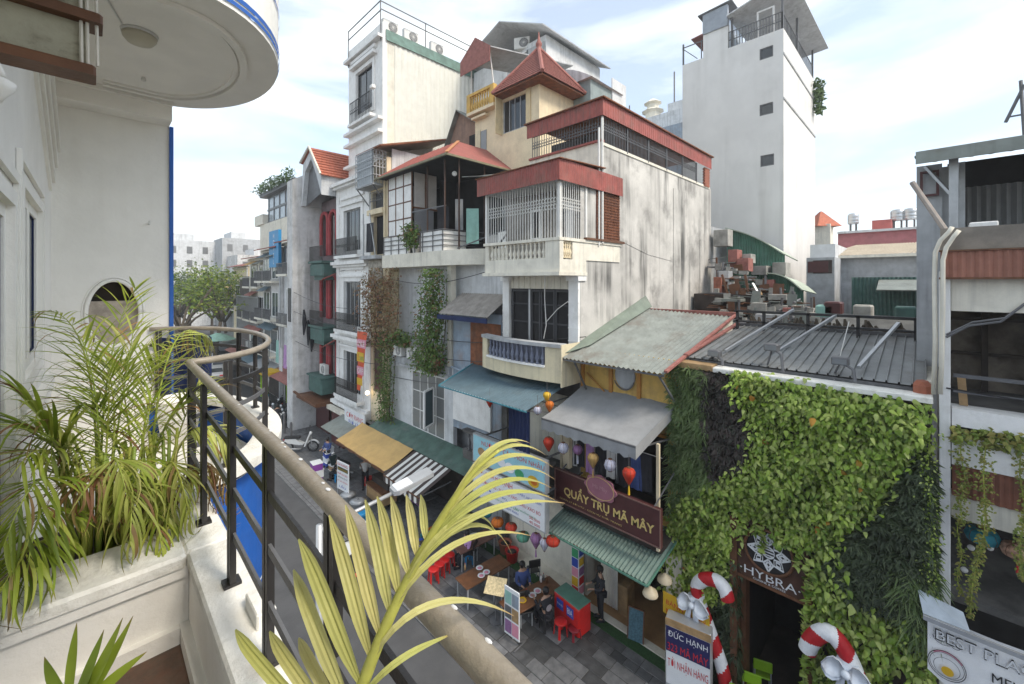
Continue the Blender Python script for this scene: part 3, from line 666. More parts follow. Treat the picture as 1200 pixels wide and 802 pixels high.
rt = [((412,835,.5),(455,765,.46),(500,758,.52),(532,742,.6),17), ((432,785,.505),(470,690,.47),(545,690,.55),(602,722,.66),19), ((452,735,.51),(490,640,.48),(560,612,.56),(622,628,.68),18),
      ((462,712,.51),(500,620,.49),(570,580,.56),(600,650,.68),17), ((478,680,.51),(525,600,.5),(600,580,.58),(662,590,.7),20), ((488,660,.515),(535,585,.5),(600,560,.58),(650,586,.7),20),
      ((496,645,.515),(545,570,.5),(600,545,.58),(646,572,.7),20), ((506,628,.515),(550,552,.51),(605,530,.58),(650,562,.7),18), ((516,610,.52),(555,535,.51),(605,516,.58),(648,548,.7),18),
      ((526,594,.52),(560,526,.51),(602,506,.58),(640,534,.68),17), ((536,578,.52),(565,522,.52),(596,508,.58),(622,520,.66),15), ((470,696,.51),(510,600,.48),(575,575,.56),(584,640,.64),13), ((548,562,.525),(572,524,.52),(592,512,.56),(612,520,.62),12)]
for *P, w_ in lf:
    pts = bez([at(*q) for q in P], 13); me = blade([p - ORG[fr] for p in pts], w_/492*.51*.54, m_palmy, side=Vector((-.6,-.5,.62)), fold=.4, prof=(.2,.62,.9,1,1,1,.95,.85,.5,.12), pleat=1); inst(fr, 'leaflet', me, ORG[fr])
m_palmyt = leafmat("palm_leaf_yellow_tipped", [(.52,.51,.16),(.62,.58,.25),(.47,.49,.14),(.57,.55,.20)], .45, .25, .14, 9, tips=(.50,.28,.16))
for *P, w_ in rt:
    pts = bez([at(*q) for q in P], 15); me = blade([p - ORG[fr] for p in pts], w_/492*.53*.42, m_palmyt, side=Vector((-.3,-.5,.8)), fold=.4, prof=(.3,.6,.85,1,1,.95,.8,.6,.35,.08), dry=.8, pleat=1); inst(fr, 'leaflet', me, ORG[fr])
part(pc, 'pot', MB().lathe([(.11,0),(.14,.0),(.15,.06),(.12,.06)], 16, (.34,.12,9.782)), m_terra, True)
part(pc, 'stem', MB().tube([(.34,.12,9.8),(.36,.16,9.95), rc[0]], [.012,.011,.009], 7), m_stem, True)
# tips of a second small palm at the lower left
pd = thing('potted_palm', (-.1, .9, 9.4), 'few upright green palm leaflets rising at the bottom left inside the parapet', 'palm')
fr2 = part(pd, 'frond', MB().tube([(-.1,.9,9.42), at(80,900,.75), at(88,830,.75)], [.009,.007,.004], 6), m_stem, True)
for *P, w_ in [((80,830,.75),(84,780,.74),(90,730,.78),9), ((84,835,.75),(105,790,.74),(122,738,.76),11), ((88,835,.75),(118,790,.74),(144,724,.76),12), ((90,835,.75),(122,795,.74),(156,722,.78),12), ((92,838,.75),(125,800,.74),(172,764,.78),11), ((82,830,.75),(60,800,.74),(52,770,.78),9), ((90,836,.75),(100,800,.74),(112,770,.76),10)]:
    pts = bez([at(*q) for q in P], 9); me = blade([p - ORG[fr2] for p in pts], w_/492*.75*1.3, m_palm2, side=Vector((-.5,-.5,.7))); inst(fr2, 'leaflet', me, ORG[fr2])
part(pd, 'pot', MB().lathe([(.12,0),(.16,.26),(.17,.28),(.14,.28)], 16, (-.1,.9,9.401)), m_terra, True)
# ================================================================ helpers for houses
def cutwall(mb, X, y0, y1, z0, z1, holes=(), t=.22):
    "wall in a street-facing plane X (thickness behind it) with rectangular holes (ya,yb,za,zb)"
    ys = sorted({y0, y1, *[h[0] for h in holes], *[h[1] for h in holes]}); zs = sorted({z0, z1, *[h[2] for h in holes], *[h[3] for h in holes]})
    for a, b in zip(ys, ys[1:]):
        if b <= y0 or a >= y1: continue
        run = None
        for c, d in zip(zs, zs[1:]):
            if d <= z0 or c >= z1: continue
            hole = any(h[0] <= (a+b)/2 <= h[1] and h[2] <= (c+d)/2 <= h[3] for h in holes)
            if not hole: run = (run[0], d) if run else (c, d)
            if hole and run: mb.box(X, a, run[0], X+t, b, run[1]); run = None
        if run: mb.box(X, a, run[0], X+t, b, run[1])
    return mb
def window(p, X, y0, y1, z0, z1, cols=2, rows=2, fm=m_white, gm=m_glass, w_=.05, rec=.10, name='window', bars=None):
    f = MB(); f.frame(X+rec, y0, z0, y1, z1, w_, .05); fo = part(p, name, f, fm)
    for i in range(cols):
        for j in range(rows):
            a, b = y0+w_+(y1-y0-2*w_)*i/cols, y0+w_+(y1-y0-2*w_)*(i+1)/cols; c, d = z0+w_+(z1-z0-2*w_)*j/rows, z0+w_+(z1-z0-2*w_)*(j+1)/rows
            part(fo, 'pane', MB().box(X+rec-.012, a+.012, c+.012, X+rec-.004, b-.012, d-.012), gm)
    g = MB()
    for i in range(1, cols): y = y0+w_+(y1-y0-2*w_)*i/cols; g.box(X+rec-.04, y-.02, z0+w_, X+rec-.001, y+.02, z1-w_)
    for j in range(1, rows): z = z0+w_+(z1-z0-2*w_)*j/rows; g.box(X+rec-.036, y0+w_, z-.018, X+rec-.002, y1-w_, z+.018)
    if g.v: part(fo, 'glazing_bar', g, fm)
    part(p, 'window_dark_back', MB().box(X+rec+.03, y0+.001, z0+.001, X+rec+.05, y1-.001, z1-.001), m_dark)  # near-black sheet behind the panes, standing for the unlit room
    return fo
_bal = {}
def baluster_mesh(h, r, m):
    k = (round(h, 3), round(r, 3), m.name)
    if k not in _bal:
        _bal[k] = MB().lathe([(r*.75,0),(r*.75,h*.06),(r*.45,h*.12),(r*.95,h*.30),(r*1.0,h*.36),(r*.6,h*.52),(r*.38,h*.66),(r*.6,h*.80),(r*.42,h*.86),(r*.75,h*.93),(r*.75,h)], 10).mesh('baluster', m, True)
    return _bal[k]
def grille(p, X, y0, y1, z0, z1, n, m, r=.009, rails=2, deco=0, name='grille', d=0.0):
    "upright bars in a street-facing plane, with cross rails and rows of diamonds"
    g = MB()
    for i in range(n+1): y = y0+(y1-y0)*i/n; g.box(X-r, y-r, z0, X+r, y+r, z1)
    for j in range(rails): z = z0+(z1-z0)*(j/(rails-1) if rails > 1 else .5); g.box(X-r*1.4, y0, z-r, X+r*1.4, y1, z+r)
    for k in range(deco):
        zc = z0+(z1-z0)*(.55+.12*k); s = (y1-y0)/n
        for i in range(n): 
            yc = y0+s*(i+.5); q = [(X-.012,yc-s*.5,zc),(X-.012,yc,zc+s*.7),(X-.012,yc+s*.5,zc),(X-.012,yc,zc-s*.7)]
            for a, b in zip(q, q[1:]+q[:1]): g.bar(a, b, .012)
    return part(p, name, g, m)
def grilleY(p, Y, x0, x1, z0, z1, n, m, r=.009, rails=2, deco=0, name='grille'):
    g = MB()
    for i in range(n+1): x = x0+(x1-x0)*i/n; g.box(x-r, Y-r, z0, x+r, Y+r, z1)
    for j in range(rails): z = z0+(z1-z0)*(j/(rails-1) if rails > 1 else .5); g.box(x0, Y-r*1.4, z-r, x1, Y+r*1.4, z+r)
    for k in range(deco):
        zc = z0+(z1-z0)*(.55+.12*k); s = (x1-x0)/n
        for i in range(n):
            xc = x0+s*(i+.5); q = [(xc-s*.5,Y-.012,zc),(xc,Y-.012,zc+s*.7),(xc+s*.5,Y-.012,zc),(xc,Y-.012,zc-s*.7)]
            for a, b in zip(q, q[1:]+q[:1]): g.bar(a, b, .012)
    return part(p, name, g, m)
def aircon(loc, label, az=0, scale=1):
    "outdoor unit; its fan faces -X before turning"
    t = thing('air_conditioner', loc, label, 'air conditioner', 'air conditioner outdoor units', az); l = .8*scale; h = .56*scale
    part(t, 'casing', MB().bev(-.15, -l/2, .06, .15, l/2, .06+h, .02), m_acw, local=True)
    f = MB().lathe([(.23*scale,-.015),(.235*scale,0)], 20, (-.152, -.1*scale, .06+h/2), axis='x'); fo = part(t, 'fan_grille', f, m_irong, local=True)
    g = MB()
    for i in range(8):
        a = math.pi*i/8; g.bar((-.17, -.1*scale-.22*scale*math.cos(a), .06+h/2-.22*scale*math.sin(a)), (-.17, -.1*scale+.22*scale*math.cos(a), .06+h/2+.22*scale*math.sin(a)), .012)
    part(fo, 'guard', g, m_acw, local=True)
    part(t, 'bracket', MB().box(-.2,-l*.4,.0,.25,-l*.36,.06).box(-.2,l*.36,.0,.25,l*.4,.06), m_metal, local=True); return t
# ================================================================ house with balustraded balconies (and the stained party wall)
hd = thing('balustrade_house', (18, 10.6, 0), 'narrow house with baluster balconies, a caged red-trimmed terrace and a huge black-streaked side wall', 'house')
b = MB(); b.box(12.3, 8.66, 0, 24.19, 12.6, 14.9); b.box(13.4, 8.66, 14.9, 24.19, 12.16, 16.05); part(hd, 'body', b, m_creamw)
part(hd, 'party_wall', MB().poly([(12.0,8.64,0),(24.2,8.64,0),(24.2,8.64,16.1),(13.33,8.64,16.1),(13.33,8.64,14.95),(12.0,8.64,14.95)]) .box(12.0, 8.641, 0, 24.2, 8.66, 14.95), m_grime)
pl_ = MB(); pl_.prism([(14.6,8.635,12.6),(16.9,8.635,12.15),(19.3,8.635,11.95),(19.3,8.635,12.0),(16.9,8.635,12.28),(14.6,8.635,12.75)], (0,-.012,0)); pl_.box(19.4, 8.615, 9.6, 21.0, 8.635, 15.4); pl_.box(22.6,8.62,9,24.2,8.635,13.2)
part(hd, 'plaster_patch', pl_, m_grime)
dp = MB().tube([(13.05,8.57,16.6),(13.05,8.57,12.3)], .04, 8); dp.tube([(13.25,8.56,17.0),(13.25,8.56,12.4)], .05, 8); part(hd, 'drain_pipe', dp, m_acw)
# top: long cage with a red fascia
f = MB(); f.corr((13.2,12.3,17.1),(13.2,8.5,17.1),(13.2,8.5,17.72),(13.2,12.3,17.72), 26, .012); f.corr((13.2,8.5,17.1),(23.9,8.5,17.1),(23.9,8.5,17.72),(13.2,8.5,17.72), 60, .012)
part(hd, 'fascia', f, m_redfas)
part(hd, 'cage_roof', MB().slab((13.1,12.4,17.75),(13.1,8.4,17.75),(24,8.4,17.8),(24,12.4,17.8), .05), m_rust)
part(hd, 'cage_back', MB().box(14.6, 8.9, 16.06, 14.7, 12.1, 17.1).box(14.6, 10.2, 16.06, 23.7, 10.3, 17.1), m_roomg)
part(hd, 'cage_curb', MB().box(13.3, 8.60, 16.05, 23.9, 8.70, 16.16).box(13.28, 8.6, 15.3, 13.4, 12.2, 16.16), m_creamw)
part(hd, 'red_sill', MB().box(13.2, 8.57, 16.16, 13.42, 12.2, 16.24), m_redfas)
grille(hd, 13.34, 8.66, 12.1, 16.2, 17.15, 26, m_irong, .010, 3, 2); 
for k in range(5): grilleY(hd, 8.62, 13.4+1.75*k, 15.1+1.75*k, 16.15, 17.12, 15, m_irong, .010, 3, 1 if k % 2 else 2)
for x in (13.34, 15.12, 16.88, 18.62, 20.38, 22.1): part(hd, 'cage_post', MB().box(x-.03, 8.585, 16.1, x+.03, 8.645, 17.12), m_acw if x < 14 else m_irong)
bk = MB().box(.0,.0,.0,.22,.1,.065).mesh('brick', m_brick)
for i in range(3):
    for j in range(14): inst(hd, 'brick', bk, (23.05+.235*i+(.11 if j % 2 else 0), 8.56, 16.1+.072*j))
# second storey: caged balcony with balusters
part(hd, 'balcony_slab', MB().box(10.72, 8.56, 11.2, 12.3, 12.36, 11.32).box(10.80, 8.6, 11.32, 12.3, 12.3, 11.74), m_creamw)
par = MB(); par.box(10.82, 12.1, 11.74, 11.0, 12.3, 12.36); par.box(10.80, 8.6, 11.74, 11.0, 9.22, 12.36); par.box(11.5, 8.6, 11.74, 14.55, 8.75, 12.36)
par.box(10.76, 8.57, 12.36, 11.04, 12.34, 12.461); par.box(11.04, 8.56, 12.362, 14.6, 8.78, 12.46); par.box(10.80,9.22,11.74,10.98,12.1,11.80); part(hd, 'balustrade', par, m_creamw)
bm = baluster_mesh(.56, .075, m_creamw); bmy = baluster_mesh(.56, .075, m_yelp)
for i in range(14): inst(hd, 'baluster', bm, (10.9, 9.36 + i*(2.6/13), 11.80))
for i in range(4): inst(hd, 'baluster', bmy, (11.08+.115*i, 8.68, 11.78))
grille(hd, 10.9, 8.66, 12.3, 12.46, 14.35, 28, m_acw, .010, 2, 2); grilleY(hd, 8.66, 10.9, 12.25, 12.46, 14.35, 12, m_acw, .010, 2, 2)
for (x, y) in ((10.9,12.28),(10.9,8.68),(12.3,8.64)): part(hd, 'cage_post', MB().box(x-.05,y-.05,12.46,x+.05,y+.05,14.5), m_acw)
lt = MB()
for i in range(16): lt.box(13.0+.1*i-.012, 8.60, 12.5, 13.0+.1*i+.012, 8.615, 14.4)
for j in range(18): lt.box(12.95, 8.588, 12.55+.105*j-.01, 14.55, 8.60, 12.55+.105*j+.01)
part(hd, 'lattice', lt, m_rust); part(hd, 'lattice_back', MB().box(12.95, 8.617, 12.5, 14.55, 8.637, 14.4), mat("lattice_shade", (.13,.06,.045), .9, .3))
part(hd, 'wooden_sill', MB().box(12.2, 8.50, 12.463, 14.75, 8.64, 12.54), m_wood)
f = MB(); f.corr((10.66,12.6,14.3),(10.66,8.5,14.3),(10.66,8.5,15.0),(10.66,12.6,15.0), 34, .013); f.corr((10.66,8.5,14.3),(14.6,8.5,14.3),(14.6,8.5,15.0),(10.66,8.5,15.0), 32, .013); part(hd, 'fascia', f, m_redfas)
part(hd, 'cage_roof', MB().slab((10.6,12.65,15.0),(10.6,8.42,15.0),(13.3,8.42,15.16),(13.3,12.65,15.16), .03), m_rust)
part(hd, 'back_wall', MB().box(12.26,8.67,11.4,12.299,12.6,14.5), mat('cage_wall_shade_tone', (.27,.25,.22), .85, .2, dirt=.4))  # wall sheet coloured darker to stand for the shade inside the cage
part(hd, 'cage_ceiling', MB().box(10.8,8.7,14.4,12.3,12.5,14.45), m_grey)
part(hd, 'back_door', MB().box(12.2, 9.1, 11.74, 12.29, 9.9, 13.9).box(12.2, 10.6, 12.6, 12.29, 11.2, 13.8), m_white)
part(hd, 'door_gap', MB().box(12.19, 9.45, 11.8, 12.195, 9.6, 13.8).box(12.19,10.75,12.7,12.195,11.05,13.7), m_dark)
# first storey: two square pillars, a dark boarded door, clapboard lintel
for y0, y1 in ((8.645, 9.06), (12.06, 12.42)):
    pc_ = MB().box(11.88, y0+.005, 8.4, 11.996, y1, 11.2).box(11.996, y0+.03, 8.4, 12.3, y1, 11.2); po = part(hd, 'pillar', pc_, m_white)
    c = MB(); c.box(11.80, y0-.06, 11.02, 12.29, y1+.06, 11.19)
    for k in range(5): c.box(11.865, y0-.014, 8.9+.45*k, 11.95, y1+.014, 8.93+.45*k)
    part(po, 'capital', c, m_white)
lb = MB()
for i in range(20): lb.box(12.0-(.012 if i % 2 else 0), 9.06+.15*i, 10.72, 12.29, 9.06+.15*i+.142, 11.2)
part(hd, 'clapboard', lb, m_creamw)
part(hd, 'door_surround', MB().box(12.05, 9.06, 8.4, 12.28, 12.06, 10.72), m_dark)
dd = MB()
for y0, y1 in ((9.1,9.75),(9.78,10.45),(10.48,10.95),(11.05,11.98)): dd.frame(12.03, y0, 8.5, y1, 10.68, .07, .04); dd.box(12.0, y0+.07, 9.4, 12.02, y1-.07, 9.46); dd.box(12.0, y0+.07, 10.1, 12.02, y1-.07, 10.15)
part(hd, 'folding_door', dd, mat("door_charcoal", (.045,.045,.05), .5, .2)); part(hd, 'door_post', MB().box(11.96, 10.97, 8.4, 12.04, 11.05, 10.7), m_alu)
part(hd, 'cable', MB().tube([(11.7,10.0,11.3),(11.72,10.03,10.4),(11.75,9.98,9.4),(11.75,10.1,8.9)], .018, 5).tube([(11.74,9.99,9.5),(11.8,9.5,10.0),(11.86,9.06,10.3)], .014, 5), m_acw)
# bowed lower balcony with blue-grey balusters
def bow(y): q = (y - 10.62) / 1.98; return 10.95 - .28 * (1 - q*q)
ys = [8.64 + i*(12.6-8.64)/20 for i in range(21)]
def bowband(z0, z1, dx, y0=8.64, y1=12.6, t=.2):
    m_ = MB(); yy = [y for y in ys if y0 - 1e-6 <= y <= y1 + 1e-6]
    for a, c in zip(yy, yy[1:]): m_.prism([(bow(a)+dx,a,z0),(bow(c)+dx,c,z0),(bow(c)+dx+t,c,z0),(bow(a)+dx+t,a,z0)], (0,0,z1-z0))
    return m_
part(hd, 'lower_balcony', bowband(7.62, 8.1, 0).box(10.9, 8.6, 7.5, 12.3, 8.64, 8.9).box(11.1, 8.64, 7.7, 12.3, 12.6, 8.0), m_cream)
part(hd, 'lower_balcony_pier', bowband(8.1, 8.8, 0, 8.64, 9.24).add(*((lambda m_: (m_.v, m_.f))(bowband(8.1, 8.8, 0, 12.2, 12.6)))), m_cream)
part(hd, 'balcony_rail', bowband(8.8, 8.92, -.07, t=.34), m_grey); part(hd, 'balcony_ledge', bowband(8.1, 8.16, -.06, 9.04, 12.4, .2), m_white)
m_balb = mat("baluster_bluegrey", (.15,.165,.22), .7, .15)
bb = baluster_mesh(.64, .09, m_balb)
for i in range(13): y = 9.38 + i*.225; inst(hd, 'baluster', bb, (bow(y)+.1, y, 8.16))
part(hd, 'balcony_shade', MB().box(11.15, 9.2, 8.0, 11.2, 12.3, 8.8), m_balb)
# ground storeys in shade behind the signs
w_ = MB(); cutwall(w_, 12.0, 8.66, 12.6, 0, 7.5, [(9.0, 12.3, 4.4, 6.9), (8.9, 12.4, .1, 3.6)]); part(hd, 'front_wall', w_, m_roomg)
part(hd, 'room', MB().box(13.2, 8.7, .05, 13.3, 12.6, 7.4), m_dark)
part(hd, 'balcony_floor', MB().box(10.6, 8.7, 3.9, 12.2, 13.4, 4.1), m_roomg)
bl = baluster_mesh(.7, .08, m_irong)
for i in range(16): inst(hd, 'baluster', bl, (10.6, 8.95+i*.27, 4.3))
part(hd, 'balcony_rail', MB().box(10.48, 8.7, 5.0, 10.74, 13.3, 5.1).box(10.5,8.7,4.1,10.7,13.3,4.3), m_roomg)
# blue-green corrugated awning over it
aw = thing('corrugated_awning', (10.5, 11.2, 7.1), 'blue green corrugated metal awning under the bowed cream balcony', 'awning', 'awnings along the shop fronts')
part(aw, 'sheet', MB().corr((9.45,13.4,7.0),(9.45,8.85,7.0),(11.6,8.85,7.45),(11.6,13.9,7.45), 30, .022), m_teal)
part(aw, 'edge_flashing', MB().bar((9.43,13.4,7.0),(11.6,13.95,7.48),.05).bar((9.43,13.45,6.98),(9.43,8.8,6.98),.035), mat("teal_trim", (.05,.2,.25), .5, .1))
part(aw, 'brace', MB().bar((9.6,9.0,6.95),(11.9,9.0,6.3),.05).bar((9.6,13.2,6.95),(11.9,13.2,6.2),.05).bar((9.5,9.0,6.95),(11.9,9.0,6.95),.04), m_irong)
solo('drop_curtain', MB().corr((9.75,9.9,5.5),(9.75,8.95,5.5),(9.75,8.95,6.95),(9.75,9.9,6.95), 6, .03), m_navy, 'dark navy curtain hanging from the blue green awning', 'curtain')
# ================================================================ yellow shop house with the maroon sign
hy = thing('yellow_shophouse', (15, 6.9, 0), 'low ochre yellow shophouse with an oval vent under a grey green sheet roof', 'house')
w_ = MB(); cutwall(w_, 12.0, 5.2, 8.62, 3.2, 8.7, [(5.5, 8.4, 3.9, 6.4)]); part(hy, 'front_wall', w_, m_yel)
pil = MB()
for y in (5.24, 6.35, 7.35, 8.45): pil.box(11.93, y, 6.45, 12.0, y+.12, 8.6)
pil.box(11.9,5.2,6.38,12.0,8.62,6.47); part(hy, 'pilaster', pil, mat("ochre_dark", (.42,.20,.05), .8, .12))
part(hy, 'oval_vent', MB().lathe([(.33,0),(.36,.03),(.30,.05)], 24, (11.95,6.9,8.0), sx=1, sy=1.2, axis='x'), m_grey)
part(hy, 'vent_rim', MB().tube([(11.92, 6.9+.37*math.cos(a), 8.0+.44*math.sin(a)) for a in [rad(200+i*8) for i in range(18)]], .02, 5), m_irong)
part(hy, 'diagonal_trim', MB().bar((11.9,8.3,7.9),(11.9,7.3,7.15),.04), mat("ochre_dark2", (.42,.20,.05), .8, .12))
part(hy, 'side_wall', MB().box(12.2, 5.16, 0, 16.6, 5.3, 8.6).box(12.2,8.5,0,16.6,8.6,8.6), m_creamw)
part(hy, 'gable', MB().prism([(12.1,5.16,8.4),(16.6,5.16,8.4),(16.6,5.16,9.6)], (0,.1,0)), m_creamw)
part(hy, 'roof', MB().corr((10.95,8.62,8.48),(10.95,5.12,8.48),(16.7,5.1,9.72),(16.7,8.62,9.86), 22, .03), m_roofg)
part(hy, 'roof_flashing', MB().slab((10.95,8.64,8.60),(12.1,8.3,8.82),(16.7,8.35,9.95),(16.7,8.63,10.4), .02), mat("flashing_pale_green", (.17,.205,.165), .6, .15, dirt=.4))
part(hy, 'ridge_trim', MB().box(16.62,5.05,9.72,16.8,8.6,9.86).bar((10.95,5.08,8.56),(16.7,5.06,9.80),.10,.06), m_tileold)
part(hy, 'roof_brace', MB().bar((11.05,8.2,8.42),(11.95,8.3,7.2),.05).bar((11.0,5.3,8.42),(11.95,5.2,7.4),.05).bar((11.0,8.6,8.42),(11.0,5.15,8.42),.05), m_irong)
dark = MB().box(13.4, 5.3, 3.7, 13.5, 8.5, 6.5); part(hy, 'upper_room', dark, m_dark); part(hy, 'upper_floor', MB().box(10.9,5.2,3.6,13.4,8.6,3.72), m_darkb)
part(hy, 'balcony_post', MB().box(10.8,5.2,3.7,10.88,5.28,6.6).box(10.8,8.5,3.7,10.88,8.58,6.6).box(10.78,8.2,5.0,10.95,8.46,6.0), m_yelp)
cl_ = [(5.5,m_clod,.45),(5.8,m_clob,.35),(6.15,m_clod,.5),(6.6,m_clow,.35),(6.95,m_clod,.4),(7.4,m_lilac,.3),(7.75,m_clod,.4),(8.05,m_clow,.3)]
for i, (y, m_, wd) in enumerate(cl_):
    g = MB(); x = 11.0
    for k in range(5): g.quad((x+.03*math.sin(k*2),y+wd*k/5,5.1-.05*(i%3)),(x+.03*math.sin(k*2+2),y+wd*(k+1)/5,5.1-.05*(i%3)),(x,y+wd*(k+1)/5,6.15),(x,y+wd*k/5,6.15))
    solo('hanging_clothes', g, m_, ['black jacket hung at the right end of the yellow house balcony','dark blue clothes hung second from right behind the maroon sign','black trousers hung third from right behind the maroon sign','white shirt hung right of centre above the maroon sign','dark coat hung at the centre above the maroon sign','lilac top hung left of centre above the maroon sign','black clothes hung near the left end of the yellow house balcony','white cloth hung at the left end of the yellow house balcony'][i], 'clothes', group='clothes hung to dry above the maroon sign')
solo('clothes_line', MB().tube([(11.0,5.2,6.17),(11.0,8.55,6.17)], .012, 5), m_metal, 'thin metal rod carrying the clothes above the maroon sign', 'rod')
# grey canvas awning with a valance
ga = thing('canvas_awning', (11, 7, 6.6), 'large grey canvas awning with a hanging valance above the maroon sign', 'awning', 'awnings along the shop fronts')
A_, B_, C_, D_ = Vector((9.95,8.65,6.72)), Vector((9.95,5.42,6.72)), Vector((12.0,5.25,7.42)), Vector((12.0,8.5,7.45))
cv = MB(); n = 16
P_ = lambda i, j: A_.lerp(B_, i/n).lerp(D_.lerp(C_, i/n), j/8) + Vector((0,0,-.05*math.sin(math.pi*j/8)*(1+.3*math.sin(i*1.3)) - .03*abs(math.sin(math.pi*i/n*4))))
cv.add([P_(i,j) for i in range(n+1) for j in range(9)], [(i*9+j, (i+1)*9+j, (i+1)*9+j+1, i*9+j+1) for i in range(n) for j in range(8)]); part(ga, 'canvas', cv, m_awng, True)
va = MB(); vv = []
for i in range(41):
    p = A_.lerp(B_, i/40); vv += [p + Vector((0,0,-.03*abs(math.sin(math.pi*i/40*4)))), p + Vector((-.03*math.sin(i*.9), 0, -.34-.03*math.cos(i*1.57)))]
va.add(vv, [(2*i,2*i+2,2*i+3,2*i+1) for i in range(40)]); va.quad(B_, C_, C_+Vector((0,0,-.3)), B_+Vector((0,0,-.34))); part(ga, 'valance', va, m_awng, True)
part(ga, 'arm', MB().bar((10.0,5.5,6.62),(12.0,5.4,6.4),.04).bar((10.0,8.55,6.62),(12.0,8.5,6.4),.04).bar((9.97,8.65,6.70),(9.97,5.42,6.70),.05), m_irong)
# maroon name board
sg = thing('name_board', (10.5, 6.8, 4.0), 'maroon signboard with gold lettering and a pink scalloped medallion', 'sign', 'signs hung over the street')
part(sg, 'board', MB().box(10.5, 5.0, 4.0, 10.6, 8.56, 5.03), m_maroon)
e = MB(); e.frame(10.5, 5.0, 4.0, 8.56, 5.03, .035, .02); part(sg, 'edge_trim', e, mat("trim_brown", (.2,.11,.09), .5, .1))
word(sg, "QUẨY TRỤ MÃ MÂY", m_gold, (10.5,6.68,4.46), RT, UP, w=3.0, h=.46, bold=.022)
word(sg, "QUẢN LÝ BỞI HTX - DỊCH VỤ THỜI TRANG", m_gold, (10.5,7.25,4.15), RT, UP, w=2.2, h=.075)
me_ = MB(); pts = []
for i in range(48): a = 2*math.pi*i/48; r_ = 1+.07*math.cos(8*a); pts.append((10.47, 6.82+.52*r_*math.cos(a), 4.98+.36*r_*math.sin(a)))
me_.prism(pts, (-.04,0,0)); mo_ = part(sg, 'medallion', me_, mat("medallion_pink", (.30,.12,.16), .6, .1))
word(sg, "Mã Mây", mat("medallion_print", (.42,.22,.24), .6), (10.43,6.82,4.98), RT, UP, w=.5)
rm = MB(); 
for i in range(48): rm.bar((10.425,6.82+.46*math.cos(2*math.pi*i/48),4.98+.31*math.sin(2*math.pi*i/48)),(10.425,6.82+.46*math.cos(2*math.pi*(i+1)/48),4.98+.31*math.sin(2*math.pi*(i+1)/48)),.012)
part(sg, 'medallion_line', rm, m_gold)
part(sg, 'hanger', MB().bar((10.55,5.2,5.03),(11.9,5.2,5.6),.03).bar((10.55,8.3,5.03),(11.9,8.3,5.6),.03), m_irong)
# green corrugated shop awning
gs = thing('corrugated_awning', (11, 6.8, 3.3), 'green grey corrugated shop awning right under the maroon sign', 'awning', 'awnings along the shop fronts')
part(gs, 'sheet', MB().corr((9.98,8.6,3.3),(9.98,5.12,3.3),(12.0,5.12,3.75),(12.0,8.6,3.75), 30, .02), m_greend if False else mat("shop_awning_green", (.15,.215,.185), .55, .12, 3, dirt=.3))
part(gs, 'edge', MB().bar((9.98,8.6,3.25),(9.98,5.12,3.25),.05).bar((9.98,5.12,3.25),(12,5.12,3.70),.05).bar((10,8.58,3.26),(12,8.58,3.7),.05), m_green)
# shop interior
part(hy, 'shop_wall', MB().box(14.6,5.3,0,14.7,8.6,3.5).box(12.0,5.0,0,12.25,5.3,3.4), mat("shop_wall_cream", (.36,.28,.18), .8, .15))
part(hy, 'shop_floor', MB().box(11.95,5.3,0,14.6,8.6,.05), m_tan); part(hy, 'shop_ceiling', MB().box(12.0,5.3,3.3,14.6,8.6,3.35), m_creamw)
part(hy, 'corner_pillar', MB().box(11.7,4.98,0,12.0,5.42,3.2), m_creamw)
part(hy, 'threshold', MB().box(11.7,5.42,.036,11.95,8.6,.10), m_creamw)
part(hy, 'shutter', MB().corr((12.3,8.0,.1),(12.3,7.35,.1),(12.3,7.35,2.6),(12.3,8.0,2.6), 6, .015), m_creamw)
solo('green_carpet', MB().box(11.35,4.7,.036,11.7,14.2,.062), m_turf, 'strip of green artificial turf along the shop thresholds', 'carpet')
GD = ['black carton on the top shelf at the right of the lit shop','dark brown packet on the lower shelf at the right of the lit shop','red packet on the upper shelf of the lit shop','tan box in the middle of the lit shop shelves','white packet left of centre on the lit shop shelves','gold tin at the left end of the lit shop shelves']
for k in range(6):
    y = 5.8+.44*k; z = 1.16+.5*(k%3); g = MB().bev(-.08,-.07,-.1,.08,.07,.12+.05*(k%3),.02)
    o = solo('shop_goods', g, [m_clod,m_darkb,m_redp,m_tan,m_clow,m_gold][k%6], GD[k], 'goods', group='packaged goods on the shop shelves'); o.location = (14.3, y, z)
solo('display_shelf', MB().box(14.2,5.5,.05,14.55,8.5,.12).box(14.2,5.5,1.0,14.55,8.5,1.04).box(14.2,5.5,1.5,14.55,8.5,1.54).box(14.2,5.5,2.0,14.55,8.5,2.04).box(14.5,5.5,.05,14.58,8.5,2.6), m_darkb, 'dark shelves against the back wall of the lit shop', 'shelves')
for (x, y) in ((10.35,5.22),(11.1,5.18)):
    t = thing('pendant_lamp', (x,y,2.8), ['cream dome pendant lamp nearer the street at the end of the green awning','cream dome pendant lamp nearer the ivy at the end of the green awning'][x > 11], 'lamp', 'pendant lamps under the green awning')
    part(t, 'lamp_shade', MB().lathe([(.19,-.02),(.2,0),(.17,.09),(.06,.16),(.03,.2)], 16, (x,y,2.8)), mat("dome_cream", (.62,.52,.36), .5), True); part(t, 'bulb', MB().ball((x,y,2.8), .07), m_bulb, True); part(t, 'cord', MB().tube([(x,y,3.0),(x,y,3.3)], .008, 5), m_iron)
